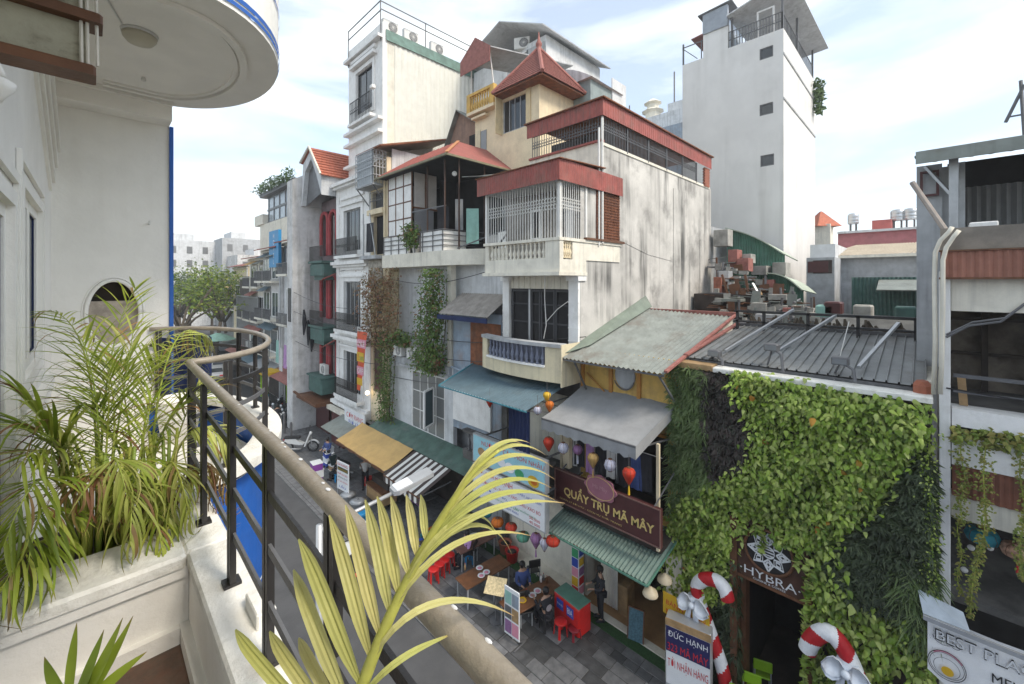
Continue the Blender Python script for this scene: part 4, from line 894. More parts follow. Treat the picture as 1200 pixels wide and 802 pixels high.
# ================================================================ grey house with the red hip roof and climbing plants
he = thing('hip_roof_house', (17, 17.5, 0), 'grey house with a red sheet hip roof, white lattice screen and climbing plants', 'house')
b = MB(); b.box(12.8, 12.62, 0, 24, 22.0, 11.9); b.box(15.6, 12.62, 11.9, 24, 15.8, 15.5); b.box(15.2,15.9,11.9,24,22,16.6); part(he, 'body', b, m_grey)
part(he, 'party_pier', MB().box(11.95,21.86,4.0,12.8,22.16,16.8), m_yelp)
sl = MB(); sl.box(11.55, 16.4, 11.75, 15.6, 21.9, 12.45); n = 14      # floor slab with a rounded right end
pts = [(11.55,16.4)] + [(12.6-1.05*math.cos(rad(90*i/n)), 16.4-2.6*math.sin(rad(90*i/n))) for i in range(1, n+1)] + [(15.6,13.8),(15.6,16.4)]
sl.prism([(x,y,11.75) for x,y in pts][::-1], (0,0,.70)); sl.box(12.6,12.62,11.751,15.6,13.8,12.449); part(he, 'balcony_slab', sl, m_creamw)
# roof: hip with an overhang
E0, E1, E2 = Vector((11.35,15.55,16.85)), Vector((11.35,22.3,16.85)), Vector((17.0,15.55,16.85)); RG0, RG1 = Vector((13.6,17.6,18.35)), Vector((17.0,17.6,18.35))
rf = MB(); T_ = .05
rf.slab(E1, E0, RG0, Vector((13.6,22.3,18.35)), T_); rf.slab(E0, E2, RG1, RG0, T_); rf.slab(Vector((13.6,22.3,18.35)), RG0, RG1, Vector((17,22.3,18.35)), T_); ro = part(he, 'roof', rf, m_redroof)
part(ro, 'hip_cap', MB().bar(E0+Vector((0,0,.03)), RG0+Vector((0,0,.03)), .16, .04), mat("hip_orange", (.45,.2,.09), .7, .1)); part(ro, 'gutter', MB().bar(E0-Vector((0,0,.06)), E1-Vector((0,0,.06)), .10).bar(E0-Vector((0,0,.06)), E2-Vector((0,0,.06)), .09), mat("gutter_olive", (.20,.18,.11), .6, .15))
rb = MB()
for i in range(1, 16): y = 15.55+i*.42; rb.bar(E0.lerp(E1, i/16)+Vector((0,0,.02)), (13.6, max(17.6, y), 18.37) if y > 17.6 else E0.lerp(RG0, (y-15.55)/2.05)+Vector((0,0,.02)), .03)
part(ro, 'sheet_rib', rb, m_redroof, kind='stuff')
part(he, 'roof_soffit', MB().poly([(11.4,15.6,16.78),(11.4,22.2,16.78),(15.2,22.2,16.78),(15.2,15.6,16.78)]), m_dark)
# lattice screen of white panels, its panels single pieces
X = 11.9; y0, y1, z0, z1 = 19.35, 21.8, 13.5, 17.0
fr_ = MB()
for i in range(4): y = y0+(y1-y0)*i/3; fr_.box(X-.03,y-.035,z0,X+.03,y+.035,z1)
for j in range(5): z = z0+(z1-z0)*j/4-.03*(j==4); fr_.box(X-.026,y0,z-.03,X+.026,y1,z+.03)
so = part(he, 'screen_frame', fr_, m_wood); pm = MB().box(-.01,-.37,-.40,.01,.37,.40).mesh('panel', m_white)
for i in range(3):
    for j in range(4): inst(he, 'panel', pm, (X, y0+(y1-y0)*(i+.5)/3, z0+(z1-z0)*(j+.5)/4))
pm2 = MB().box(-.33,-.01,-.95,.33,.01,.95).mesh('panel', mat("panel_rosy", (.50,.46,.43), .7, .08)); inst(he, 'panel', pm2, (12.35,19.33,15.9)); inst(he, 'panel', pm2, (13.1,19.33,15.9))
part(he, 'screen_frame', MB().box(11.9,19.28,14.85,13.5,19.36,14.95).box(12.68,19.28,13.5,12.76,19.36,16.9), m_wood)
part(he, 'grey_panel', MB().box(12.0,19.25,12.6,13.2,19.28,14.85), mat("panel_grey", (.22,.22,.23), .7, .1))
part(he, 'room_back', MB().box(15.0,15.9,12.4,15.15,22,16.7).box(13.9,19.6,12.4,15,19.7,16.7), m_dark)
ps = MB()
for (x, y) in ((11.9,17.9),(11.8,16.3),(12.3,15.85),(13.9,15.85)): ps.box(x-.03,y-.03,12.4,x+.03,y+.03,16.8)
part(he, 'post', ps, mat('post_dark', (.06,.03,.02), .6, .2)); part(he, 'cross_rail', MB().box(11.86,16.3,14.6,11.9,19.3,14.65), m_irong)
pw_ = MB(); pw_.box(11.66,19.3,12.45,11.76,21.85,13.42); pw_.box(11.66,16.3,12.45,11.76,18.1,13.42); pw_.box(11.66,16.2,12.45,13.0,16.3,13.42); part(he, 'parapet', pw_, m_white)
rr = MB()
for z in (12.7,12.95,13.2,13.45): rr.box(11.60,16.15,z,11.64,21.85,z+.035); rr.box(11.6,16.12,z,14.5,16.16,z+.035)
for y in (16.2,17.0,17.9,18.6,19.4,20.2,21.0,21.8): rr.box(11.59,y,12.45,11.63,y+.03,13.48)
part(he, 'railing', rr, m_irong)
for (nm, m_, x, y, wd, z0_, z1_) in (('mint towel hung at the open terrace beneath the red hip roof',m_mint,12.7,15.8,.6,12.8,14.5),('grey garment hung inside the dark terrace',m_awng,13.1,17.2,.4,13.6,15.2),('black coat hung by the grey panel of the terrace',m_clod,12.7,18.2,.6,12.7,14.9),('white sheet hung over the rail at the right end of the terrace',m_clow,13.7,15.5,1.2,12.7,13.3)):
    g = MB()
    for k in range(5): g.quad((x+.7*wd*k/5,y-.7*wd*k/5+.03*math.sin(k*2),z0_),(x+.7*wd*(k+1)/5,y-.7*wd*(k+1)/5+.03*math.sin(k*2+2),z0_),(x+.7*wd*(k+1)/5,y-.7*wd*(k+1)/5,z1_),(x+.7*wd*k/5,y-.7*wd*k/5,z1_))
    solo('hanging_clothes', g, m_, nm, 'clothes', group='clothes on the terrace under the red hip roof')
t = thing('ceiling_lamp', (12.6,16.6,16.3), 'round white lamp hanging under the red hip roof', 'lamp'); part(t, 'globe', MB().ball((12.6,16.6,16.3),.13), m_white, True); part(t, 'cord', MB().tube([(12.6,16.6,16.42),(12.6,16.6,16.78)],.01,5), m_iron)
part(he, 'side_canopy', MB().slab((12.2,15.5,15.9),(12.4,13.2,15.6),(16.0,13.2,16.6),(16.0,15.5,16.6),.04), m_roofg)
part(he, 'terrace_rail', MB().bar((11.7,15.2,12.5),(12.7,12.9,13.3),.05).bar((12.3,13.2,12.5),(13.6,13.2,13.8),.06).box(12.6,12.9,13.25,15,12.95,13.3), m_irong)
part(he, 'terrace_box', MB().box(13.4,12.9,12.45,14.5,14.3,13.3), m_white)
# middle storey: recessed grey wall, white column, lean-to
part(he, 'middle_wall', MB().box(12.6,16.2,6.9,12.8,21.9,11.75).box(12.6,12.62,8,12.8,16.2,11.75), m_greyl)
co_ = MB().box(11.98,16.06,6.6,12.28,16.34,11.75); part(he, 'column', co_, m_creamw); part(he, 'drain_pipe', MB().tube([(11.85,22.2,17),(11.85,22.2,3.6)],.06,8), m_yelp)
part(he, 'lean_to_wall', MB().box(12.0,12.62,4.2,12.58,15.9,9.6), m_bluegrey); part(he, 'rust_patch', MB().box(11.97,12.64,7.2,11.998,14.6,9.2), m_rust)
part(he, 'lean_to_roof', MB().corr((11.2,16.0,9.55),(11.2,12.6,9.55),(12.6,12.6,10.45),(12.6,16.0,10.45),22,.02), mat("old_sheet", (.33,.30,.27), .8, .15, 3, dirt=.5)); part(he, 'lean_to_edge', MB().box(11.15,12.6,9.3,11.2,16.0,9.5), m_navy)
part(he, 'lean_to_pipe', MB().tube([(11.9,15.9,7.0),(11.7,15.0,7.0),(11.7,14.6,7.2)],.05,7), m_bluegrey)
# first storey: wall with a big white window, one casement open
w_ = MB(); cutwall(w_, 12.0, 15.9, 21.9, 2.6, 6.95, [(16.55,19.5,3.3,6.35)]); part(he, 'lower_wall', w_, m_greyl)
window(he, 12.0, 16.55, 19.5, 3.3, 6.35, 4, 3, m_white, m_glassc, .07, .04)
cs = MB(); o_ = Vector((11.9,17.4,4.0))
for a, c in (((0,0,0),(-.75,-.35,0)),((-.75,-.35,0),(-.75,-.35,1.75)),((-.75,-.35,1.75),(0,0,1.75)),((0,0,1.75),(0,0,0))): cs.bar(o_+Vector(a), o_+Vector(c), .08)
co2 = part(he, 'open_casement', cs, m_white); part(co2, 'pane', MB().slab(o_+Vector((-.04,-.02,.06)),o_+Vector((-.70,-.33,.06)),o_+Vector((-.70,-.33,1.7)),o_+Vector((-.04,-.02,1.7)),.01), m_glassb)
part(he, 'ledge', MB().box(11.7,15.9,6.45,12.0,20.9,6.6).box(11.8,16.0,6.6,12.0,20.8,6.95), m_grey)
part(he, 'board_stack', MB().box(11.9,13.2,4.6,12.0,15.8,6.2), m_white)
part(he, 'shop_room', MB().box(12.6,15.9,0,12.8,22,2.6), m_darkb)
# green roof strip, tan awning, striped awning below it
sr = solo('metal_canopy', MB().slab((10.9,22.2,2.95),(10.9,13.6,2.95),(12.0,13.6,3.35),(12.0,22.2,3.35),.04), mat("canopy_green", (.075,.13,.105), .6, .25, 2, dirt=.4, dcol=(.2,.2,.19)), 'flat green metal canopy running above the tan and striped awnings', 'canopy')
def awning(X0, X1, ya, yb, z0, z1, m, label, val=.25, mv=None, stripes=None):
    t = thing('canvas_awning', ((X0+X1)/2, (ya+yb)/2, z0), label, 'awning', 'awnings along the shop fronts')
    A, B, C, D = Vector((X0,yb,z0)), Vector((X0,ya,z0)), Vector((X1,ya,z1)), Vector((X1,yb,z1)); n = stripes or 12
    if stripes:
        for i in range(n):
            mm = m if i % 2 else m_canb; s_ = MB(); s_.slab(A.lerp(B,i/n), A.lerp(B,(i+1)/n), D.lerp(C,(i+1)/n), D.lerp(C,i/n), .012); p_, q_ = A.lerp(B,i/n), A.lerp(B,(i+1)/n)
            s_.prism([p_, q_, q_+Vector((0,0,-val)), (p_+q_)/2+Vector((0,0,-val*1.15)), p_+Vector((0,0,-val))], (.01,0,0)); part(t, 'stripe', s_, mm)
    else:
        g = MB(); P = lambda i, j: A.lerp(B,i/n).lerp(D.lerp(C,i/n),j/6)+Vector((0,0,-.04*math.sin(math.pi*j/6)-.02*abs(math.sin(math.pi*i/3))))
        g.add([P(i,j) for i in range(n+1) for j in range(7)], [(i*7+j,(i+1)*7+j,(i+1)*7+j+1,i*7+j+1) for i in range(n) for j in range(6)]); part(t, 'canvas', g, m, True)
        if val:
            v_ = MB(); k = 24
            v_.add([q for i in range(k+1) for q in (A.lerp(B,i/k), A.lerp(B,i/k)+Vector((-.02*math.sin(i),0,-val-.02*math.cos(i*1.57))))], [(2*i,2*i+2,2*i+3,2*i+1) for i in range(k)]); part(t, 'valance', v_, mv or m, True)
    part(t, 'front_bar', MB().bar(A+Vector((.0,0,-.03)),B+Vector((.0,0,-.03)),.05), m_wood); part(t, 'arm', MB().bar(A,D+Vector((0,0,-.5)),.04).bar(B,C+Vector((0,0,-.5)),.04), m_irong); return t
awning(9.4, 10.9, 17.6, 23.0, 2.35, 2.95, m_awny, 'tan canvas awning stained with a dark line beside the striped awning', .12, m_wood)
awning(9.3, 10.9, 14.6, 17.5, 2.3, 2.9, m_canw, 'brown and white striped awning half hidden by the palm frond', .3, None, 15)
solo('menu_shelf', MB().box(10.7,18.2,1.0,10.9,22.4,2.1), mat("menu_gold", (.30,.19,.05), .6, .4, 12), 'ochre menu panel under the tan awning', 'panel')
# air conditioners, pots and plants on the ledge
aircon((11.75,20.35,6.95), 'left of two white air conditioners on the planted ledge of the grey house'); aircon((11.75,19.0,6.95), 'right of two white air conditioners on the planted ledge of the grey house')
def pot(loc, r, h, m, label):
    t = thing('flower_pot', loc, label, 'pot'); part(t, 'pot', MB().lathe([(r*.7,0),(r*.95,h*.85),(r,h*.86),(r,h),(r*.85,h),(r*.8,h*.8)],14), m, True, local=True); part(t, 'soil', MB().lathe([(r*.8,h*.8),(r*.1,h*.9)],12), m_soil, local=True); return t
pot((11.8,19.7,7.55), .17, .42, m_red, 'red pot standing between the two air conditioners')
pot((11.8,17.9,6.95), .26, .5, m_creamw, 'pale square pot on the ledge at the foot of the green creeper'); pot((11.7,16.7,6.95), .32, .36, m_terra, 'terracotta bowl at the right end of the planted ledge')
pot((11.75,18.75,12.45), .2, .4, m_white, 'white pot with a bushy plant on the terrace under the red hip roof')
# ---- foliage builders
rv = random.Random(5)
def leafquad(mb, c, d, n, l, w_):
    "small pointed leaf: centre line d, normal n"
    d = d.normalized(); s = d.cross(n).normalized(); p = Vector(c); k = n.normalized()*l*.12
    return mb.add([p, p+d*l*.4+s*w_*.5-k, p+d*l, p+d*l*.4-s*w_*.5-k], [(0,1,2,3)])
def creeper(name, label, m, ys_, zs_, X, n, dens, ll=.16, depth=.35, stem=True, cat='creeper', width=None):
    "hanging or climbing foliage; dens(y,z) 0..1 says where it grows"
    t = thing(name, (X, sum(ys_)/2, zs_[0]), label, cat); g = MB(); k = 0; tries = 0
    while k < n and tries < n*12:
        tries += 1; y = rv.uniform(*ys_); z = rv.uniform(*zs_)
        q = dens(y, z) * (.45+1.1*abs(mathutils_noise(Vector((y*1.7, z*1.7, X)))))
        if rv.random() > q: continue
        x = X - abs(rv.gauss(0, .5))*depth; d = Vector((rv.uniform(-.8,.2), rv.uniform(-1,1), rv.uniform(-1.1,.4))); nn = Vector((-1, rv.uniform(-.6,.6), rv.uniform(-.2,1)))
        leafquad(g, (x,y,z), d, nn, ll*rv.uniform(.6,1.3), ll*.6*rv.uniform(.7,1.3)); k += 1
    part(t, 'foliage', g, m, kind='stuff')
    if stem:
        s = MB()
        for i in range(5):
            y = ys_[0]+(ys_[1]-ys_[0])*(i+.5)/5; s.tube([(X, (y+sum(ys_)/2)/2, zs_[0]), (X-.04, y+.1, (zs_[0]*2+zs_[1])/3), (X-.05, y-.1, (zs_[0]+zs_[1]*2)/3), (X-.03, y, zs_[1]-.2)], [.03,.025,.02,.008], 5)
        for q in [s]: part(t, 'stem', q, m_bark, kind='stuff')
    return t
from mathutils import noise as _nz
def mathutils_noise(v): return _nz.noise(v)
sm = lambda a, b, x: max(0, min(1, (x-a)/(b-a)))
creeper('climbing_plant', 'dry rusty brown creeper covering the pipe at the left of the grey wall', m_vineb, (20.0,24.4), (7.2,11.8), 11.75, 2600, lambda y,z: sm(7.0,8.6,z)*(1-sm(23.2,24.6,y)*.6)*(1-.75*sm(21.5,19.9,y))*(.35+.65*(z<11.2)), .17, .6)
creeper('climbing_plant', 'long green creeper hanging down the drain pipe to the tan awning', m_vineg, (20.6,22.6), (3.0,8.2), 11.72, 1500, lambda y,z: (1-abs(y-21.6)/1.1), .16, .4)
creeper('climbing_plant', 'leafy green creeper hanging down the middle of the grey wall beside the white column', m_vineg, (15.9,18.6), (6.6,11.6), 11.8, 3000, lambda y,z: max(0,1-abs(y-17.1+.12*(z-9))/(1.0+.25*(11.6-z)*.5)), .17, .7)
creeper('potted_plant', 'bushy green plant in the white pot on the terrace under the red hip roof', m_vineg, (18.1,19.5), (12.7,14.1), 11.7, 420, lambda y,z: max(0,1-((y-18.8)/.75)**2-((z-13.4)/.75)**2), .2, .5, cat='plant')
creeper('potted_plant', 'light green plant standing above the air conditioners', m_vineg, (18.9,20.9), (7.6,8.5), 11.75, 420, lambda y,z: max(0,1-((y-19.9)/1.0)**2-((z-7.9)/.6)**2), .2, .5, cat='plant')
creeper('potted_plant', 'green plant spilling from the terracotta bowl on the ledge', m_vineg, (16.2,17.4), (6.6,8.2), 11.7, 320, lambda y,z: max(0,1-((y-16.8)/.6)**2-((z-7.3)/.8)**2), .18, .5, cat='plant')
# ================================================================ narrow yellow house
hn = thing('narrow_yellow_house', (17, 23.1, 0), 'very narrow old yellow house with a grey ornamental cage and washing on its balcony', 'house')
part(hn, 'body', MB().box(12.3,22.2,0,26,24.1,18.3), m_grey)
w_ = MB(); cutwall(w_, 12.0, 22.2, 24.12, 2.6, 18.2, [(22.6,23.8,12.6,14.9),(22.8,23.7,8.2,10.4),(22.7,23.8,4.4,8.0),(22.5,23.9,15.3,16.3)], .29); part(hn, 'front_wall', w_, m_yelp)
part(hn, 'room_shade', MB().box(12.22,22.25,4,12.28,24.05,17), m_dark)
rf = MB(); rf.slab((11.3,24.6,18.6),(11.3,21.6,18.6),(16.5,21.6,20.2),(16.5,24.6,20.2),.06); part(hn, 'roof', rf, mat("tan_roof", (.33,.25,.17), .75, .12, dirt=.3)); part(hn, 'roof_edge', MB().bar((11.3,24.6,18.56),(11.3,21.6,18.56),.09).bar((11.3,21.6,18.56),(16.5,21.6,20.16),.09), m_rust)
part(hn, 'side_wall', MB().box(12.3,22.14,16.9,16.6,22.2,18.7), m_greyl)
cg = MB()
for a, c in (((11.2,22.2,16.6),(11.2,24.6,16.6)),): pass
cg.box(11.2,22.3,16.5,12.0,24.5,16.58); part(hn, 'cage_floor', cg, m_grey)
grille(hn, 11.2, 22.3, 24.5, 16.6, 18.5, 9, m_alu, .014, 5, 4, 'cage_front'); grilleY(hn, 22.3, 11.2, 12.0, 16.6, 18.5, 4, m_alu, .014, 5, 4, 'cage_side'); part(hn, 'cage_lining', MB().box(11.26,22.35,16.6,11.28,24.45,18.45), mat("cage_mesh_grey", (.36,.39,.41), .7, .15, 9))
part(hn, 'cage_brace', MB().bar((11.25,22.4,16.5),(12.0,22.4,15.6),.05).bar((11.25,24.4,16.5),(12.0,24.4,15.6),.05), m_irong)
part(hn, 'sill', MB().box(11.7,22.2,14.95,12.0,24.1,15.25), m_yelp); grille(hn, 11.85, 22.4, 24.0, 15.3, 16.3, 10, m_irong, .012, 3, 1)
part(hn, 'broken_plaster', MB().add(*((lambda z:(z.v,z.f))(MB().bev(11.72,22.4,10.6,11.99,24.0,12.3,.1)))), mat("crumbled_plaster", (.36,.33,.28), .95, .35, 5, dirt=.7, dcol=(.08,.07,.06), dsc=3))
part(hn, 'balcony_slab', MB().box(11.3,22.2,12.3,12.0,24.2,12.5), m_grey); part(hn, 'balcony_pole', MB().bar((11.4,22.4,12.5),(11.5,23.3,15),.05).bar((11.4,23.9,12.5),(11.4,23.9,15),.04), m_metal)
window(hn, 12.0, 22.85, 23.65, 8.25, 10.35, 1, 2, m_yelp, m_glassb, .06, .12); part(hn, 'shutter', MB().box(12.05,22.75,4.45,12.1,23.75,7.95), m_maroon)
for nm, m_, y, wd in (('black washing hung on the narrow yellow house balcony',m_clod,22.7,.9),('pale blue washing hung at the left of the narrow balcony',m_clow,23.7,.35)):
    g = MB()
    for k in range(6): g.quad((11.45+.04*math.sin(k*2),y+wd*k/6,12.7),(11.45+.04*math.sin(k*2+2),y+wd*(k+1)/6,12.7),(11.45,y+wd*(k+1)/6,14.4),(11.45,y+wd*k/6,14.4))
    solo('hanging_clothes', g, m_, nm, 'clothes')
solo('lit_wall_lamp', MB().ball((11.7,24.0,4.3),.13,10,6), m_bulb, 'small lit globe lamp beside the red and yellow banner', 'lamp')
bn = thing('vertical_banner', (11.2,23.6,4.5), 'tall red and yellow banner hanging in front of the narrow yellow house', 'banner')
g = MB()
for k in range(8):
    z0_, z1_ = 8.05-3.5*k/8, 8.05-3.5*(k+1)/8; ya, yb = 23.0+.0*k, 24.3; sh = .0
    g.quad((11.2-.03*math.sin(k),24.25,z0_),(11.2-.03*math.sin(k),22.95+.11*k,z0_),(11.2-.03*math.sin(k+1),22.95+.11*(k+1),z1_),(11.2-.03*math.sin(k+1),24.25-.0*k,z1_))
part(bn, 'cloth', g, m_signo, True)
for z, h_, m_, y0_ in ((7.35,.5,m_pink,23.05),(6.55,.55,m_signy,23.3),(5.75,.5,m_pink,23.35),(5.1,.4,m_signy,23.5)): part(bn, 'printed_band', MB().box(11.14,y0_,z-h_/2,11.15,24.2,z+h_/2), m_)
word(bn, "SALE", m_white, (11.135,23.65,7.35), RT, UP, w=.9); word(bn, "!", m_redp, (11.135,24.0,6.55), RT, UP, h=.4); word(bn, "50%", m_greenp, (11.135,23.55,6.5), RT, UP, w=.5); word(bn, "OFF", m_white, (11.135,23.75,5.75), RT, UP, w=.7)
part(bn, 'pole', MB().tube([(11.22,24.25,8.1),(12.0,24.25,8.1)],.025,6), m_metal)
# ================================================================ white ornate house, tall set-back top
hw = thing('tall_white_house', (18, 26.6, 0), 'tall white house with moulded window surrounds, iron balconettes and cream ribbed side wall', 'house')
rows = [(12.75,15.7),(7.9,11.0),(3.6,6.4)]
w_ = MB(); cutwall(w_, 12.0, 24.2, 29.1, 2.3, 17.7, [(25.4,27.9,a,c) for a, c in rows], .3); part(hw, 'front_wall', w_, m_white)
part(hw, 'body', MB().box(12.32,24.2,0,28.3,29.1,17.4).box(13.1,24.2,17.4,28.3,29.1,26.3), m_creamw)
part(hw, 'side_cladding', MB().corr((13.6,24.18,19.0),(28.3,24.18,19.0),(28.3,24.18,26.2),(13.6,24.18,26.2),40,.02), mat("ribbed_cream", (.67,.66,.60), .8, .05, streak=.3, scol=(.4,.38,.3)))
part(hw, 'flashing', MB().slab((13.0,24.16,26.8),(28.3,24.16,26.8),(28.3,24.10,26.1),(13.0,24.10,26.1),.02), mat("flashing_green", (.11,.19,.16), .6, .25, dirt=.3))
for a, c in rows:
    window(hw, 12.0, 25.4, 27.9, a, c, 4, 1, m_grey, m_glass, .08, .15)
    s = MB(); s.frame(11.99, 25.1, a-.05, 28.2, c+.3, .3, .07); s.box(11.8,24.95,c+.3,12.0,28.35,c+.42); s.box(11.86,24.95,c+.75,12.0,28.35,c+.95); part(hw, 'window_surround', s, m_white)
    bx_ = MB(); bx_.box(11.45,24.9,a-.25,12.0,28.4,a-.06); part(hw, 'balconette_slab', bx_, m_white); grille(hw, 11.5, 25.0, 28.3, a-.05, a+1.05, 26, m_iron, .014, 3, 1, 'balconette_rail')
cr_ = MB()
for z in (17.4,12.1,7.2,2.75): cr_.box(11.55,24.15,z,12.02,29.2,z+.22); cr_.box(11.7,24.18,z-.16,12.01,29.15,z-.01); cr_.box(11.8,24.2,z+.221,12.0,29.1,z+.36)
part(hw, 'cornice', cr_, m_white)
part(hw, 'quoin', MB().box(11.93,28.7,2.8,12.0,29.12,17.3), m_white)
w_ = MB(); cutwall(w_, 12.8, 24.2, 29.1, 17.4, 27.2, [(25.5,27.8,22.1,25.1)], .3); part(hw, 'upper_front', w_, m_white)
window(hw, 12.8, 25.5, 27.8, 22.1, 25.1, 2, 1, m_iron, m_glass, .07, .15); grille(hw, 12.45, 25.2, 28.1, 21.7, 23.1, 14, m_iron, .016, 3, 1, 'balconette_rail'); part(hw, 'balconette_slab', MB().box(12.35,25.0,21.5,12.8,28.3,21.68), m_white)
s = MB(); s.frame(12.79,25.2,22.0,28.1,25.4,.26,.06); s.box(12.5,24.9,25.5,12.8,28.4,25.7); s.box(12.6,24.9,25.2+.7,12.8,28.4,25.2+.9)
for z in (26.2,21.1,20.3,18.8): s.box(12.45,24.15,z,12.8,29.2,z+.18); 
part(hw, 'cornice', s, m_white)
part(hw, 'rooftop_rail', MB().box(12.7,24.3,27.9,12.75,29,27.95).box(12.7,24.3,28.5,12.75,29,28.55).box(12.75,24.3,28.5,26,24.35,28.55).box(12.75,24.3,28.0,26,24.35,28.05)
     .box(12.7,24.3,26.0,12.75,24.35,28.55).box(12.7,28.95,26,12.75,29,28.55).box(16,24.3,26.0,16.05,24.35,28.55).box(20,24.3,26,20.05,24.35,28.55).box(24,24.3,26,24.05,24.35,28.55), m_irong)
for i, x in enumerate((13.6,15.1,17.2)): aircon((x,24.75,26.95), ['leftmost of three air conditioners on the roof edge of the tall white house','middle of three air conditioners on the roof edge of the tall white house','rightmost of three air conditioners on the roof edge of the tall white house'][i], rad(90), 1.35)
part(hw, 'rooftop_stand', MB().box(13.0,24.5,26.7,18,25.2,26.93).box(13.0,24.5,26.3,13.1,24.6,26.7).box(17.9,24.5,26.3,18,24.6,26.7), m_irong)
part(hw, 'floodlight', MB().bev(12.2,24.4,23.0,12.45,24.75,23.2,.03), m_white)
part(hw, 'shop_room', MB().box(12.3,24.25,0,12.36,29.05,2.3), m_dark); part(hw, 'red_pillar', MB().box(11.6,27.2,0,12.0,29.1,2.4), mat("oxblood", (.10,.03,.03), .6, .15)); part(hw, 'fascia_board', MB().box(11.3,24.3,2.35,11.6,29.2,2.6), m_creamw)
sb = thing('shop_sign', (11.1,24.2,2.4), 'weathered white shop sign with red lettering below the narrow yellow house', 'sign'); part(sb, 'board', MB().box(11.0,22.9,2.35,11.06,25.6,3.3), m_signw); word(sb, "CƠM RANG", m_redp, (11.0,24.2,2.95), RT, UP, w=2.2); word(sb, "PHỞ XÀO", m_bluep, (11.0,24.2,2.58), RT, UP, w=1.6)
solo('metal_canopy', MB().slab((9.9,26.5,2.1),(9.9,23.3,2.1),(11.4,23.3,2.6),(11.4,26.5,2.6),.04), m_roofg, 'small dark green sheet canopy over the food stall left of the tan awning', 'canopy')
# ================================================================ red and green house with a clay tiled hood
hr = thing('red_arched_house', (17, 31, 0), 'narrow house with red arches, green balconies and a clay tiled hood', 'house')
part(hr, 'body', MB().box(13.2,29.1,0,24,33,18.2), m_grey); w_ = MB(); cutwall(w_, 12.4, 29.1, 33.0, 2.4, 17.0, [(29.5,32.6,12.9,16.2),(29.5,32.6,8.3,11.6),(29.5,32.6,4.3,7.6)], .5); part(hr, 'front_wall', w_, mat("red_mauve_wall", (.22,.17,.18), .8, .15))
hd2 = MB(); hd2.prism([(11.0,33.2,16.6),(11.0,32.8,19.6),(11.0,31.2,20.4),(11.0,29.3,18.4),(11.0,29.3,16.9),(11.0,30.2,18.4),(11.0,31.2,19.7),(11.0,32.4,19.0),(11.0,33.0,16.6)], (2.6,0,0)); part(hr, 'hood', hd2, m_greyl)
part(hr, 'hood_panel', MB().poly([(11.3,33.0,16.6),(11.3,32.4,19.2),(11.3,31.2,19.9),(11.3,29.5,18.3),(11.3,29.5,17.3)]), m_irong)
tm = MB().add([(-.12,-.12,0),(.12,-.12,0),(.12,.12,.03),(-.12,.12,.03),(-.10,-.12,.05),(.10,-.12,.05)], [(0,1,2,3),(0,4,5,1),(3,2,5,4)]).mesh('roof_tile', m_tile)
tj = MB()
A0, A1, B0, B1 = Vector((10.9,31.2,20.5)), Vector((14.2,31.2,20.5)), Vector((10.9,29.1,18.2)), Vector((14.2,29.1,18.2))
tj.slab(B0, B1, A1, A0, .04); C0, C1 = Vector((10.9,33.0,19.7)), Vector((14.2,33.0,19.7)); tj.slab(A0, A1, C1, C0, .04); part(hr, 'roof', tj, m_tile)
tl = MB()
for j in range(10):
    for i in range(14):
        p = B0.lerp(B1,(i+.5)/14).lerp(A0.lerp(A1,(i+.5)/14),(j+.3)/10)+Vector((0,0,.03)); d = (A0-B0).normalized(); nn = Vector((1,0,0)).cross(d)
        tl.add([p+Vector((-.115,0,0))-d*.17+nn*.07, p+Vector((.115,0,0))-d*.17+nn*.07, p+Vector((.115,0,0))+d*.17+nn*.01, p+Vector((-.115,0,0))+d*.17+nn*.01, p+Vector((-.115,0,0))-d*.17, p+Vector((.115,0,0))-d*.17], [(0,1,2,3),(4,5,1,0)])
part(hr, 'roof_tiles', tl, m_tile, kind='stuff'); part(hr, 'barge_trim', MB().bar(A0+Vector((-.05,0,.05)),B0+Vector((-.05,0,.05)),.12).bar(A0+Vector((-.05,0,.05)),C0+Vector((-.05,0,.05)),.12), m_creamw)
m_redarch = mat("arch_red", (.34,.05,.055), .7, .12)
for a, c in ((12.9,16.2),(8.3,11.6),(4.3,7.6)):
    for yc in (30.3, 31.9):
        pth = [(12.2,yc-.62,a),(12.2,yc-.62,c-.75)]+[(12.2,yc-.62*math.cos(rad(t_)),c-.75+.62*math.sin(rad(t_))) for t_ in range(15,180,15)]+[(12.2,yc+.62,c-.75),(12.2,yc+.62,a)]
        part(hr, 'arch', MB().tube(pth,.13,8), m_redarch)
    window(hr, 12.5, 29.6, 31.0, a, c-.4, 2, 1, m_white, m_glassb, .07, .05); part(hr, 'shade', MB().box(12.85,31.05,a,12.9,32.6,c), m_maroon)
    if a > 8:
        pr_ = MB().bev(11.3,29.9,a-1.5,12.4,32.3,a-.6,.1).box(11.2,29.8,a-.6,12.4,32.4,a-.45).box(11.5,30.2,a-1.8,12.4,32.0,a-1.5); part(hr, 'balcony', pr_, m_greend)
        grille(hr, 11.3, 29.9, 32.3, a-.45, a+.6, 14, m_iron, .016, 2, 0, 'balcony_rail'); part(hr, 'canopy_sheet', MB().slab((11.0,29.7,a-1.9),(11.0,29.1,a-1.7),(12.4,29.1,a-1.1),(12.4,29.7,a-1.2),.05), m_redfas)
part(hr, 'balcony', MB().bev(11.2,29.9,3.1,12.4,32.3,4.2,.08).box(11.1,29.8,4.2,12.4,32.4,4.3), m_greend); aircon((11.8,30.9,4.31), 'white air conditioner standing in the lowest green balcony of the red arched house', 0, 1.2)
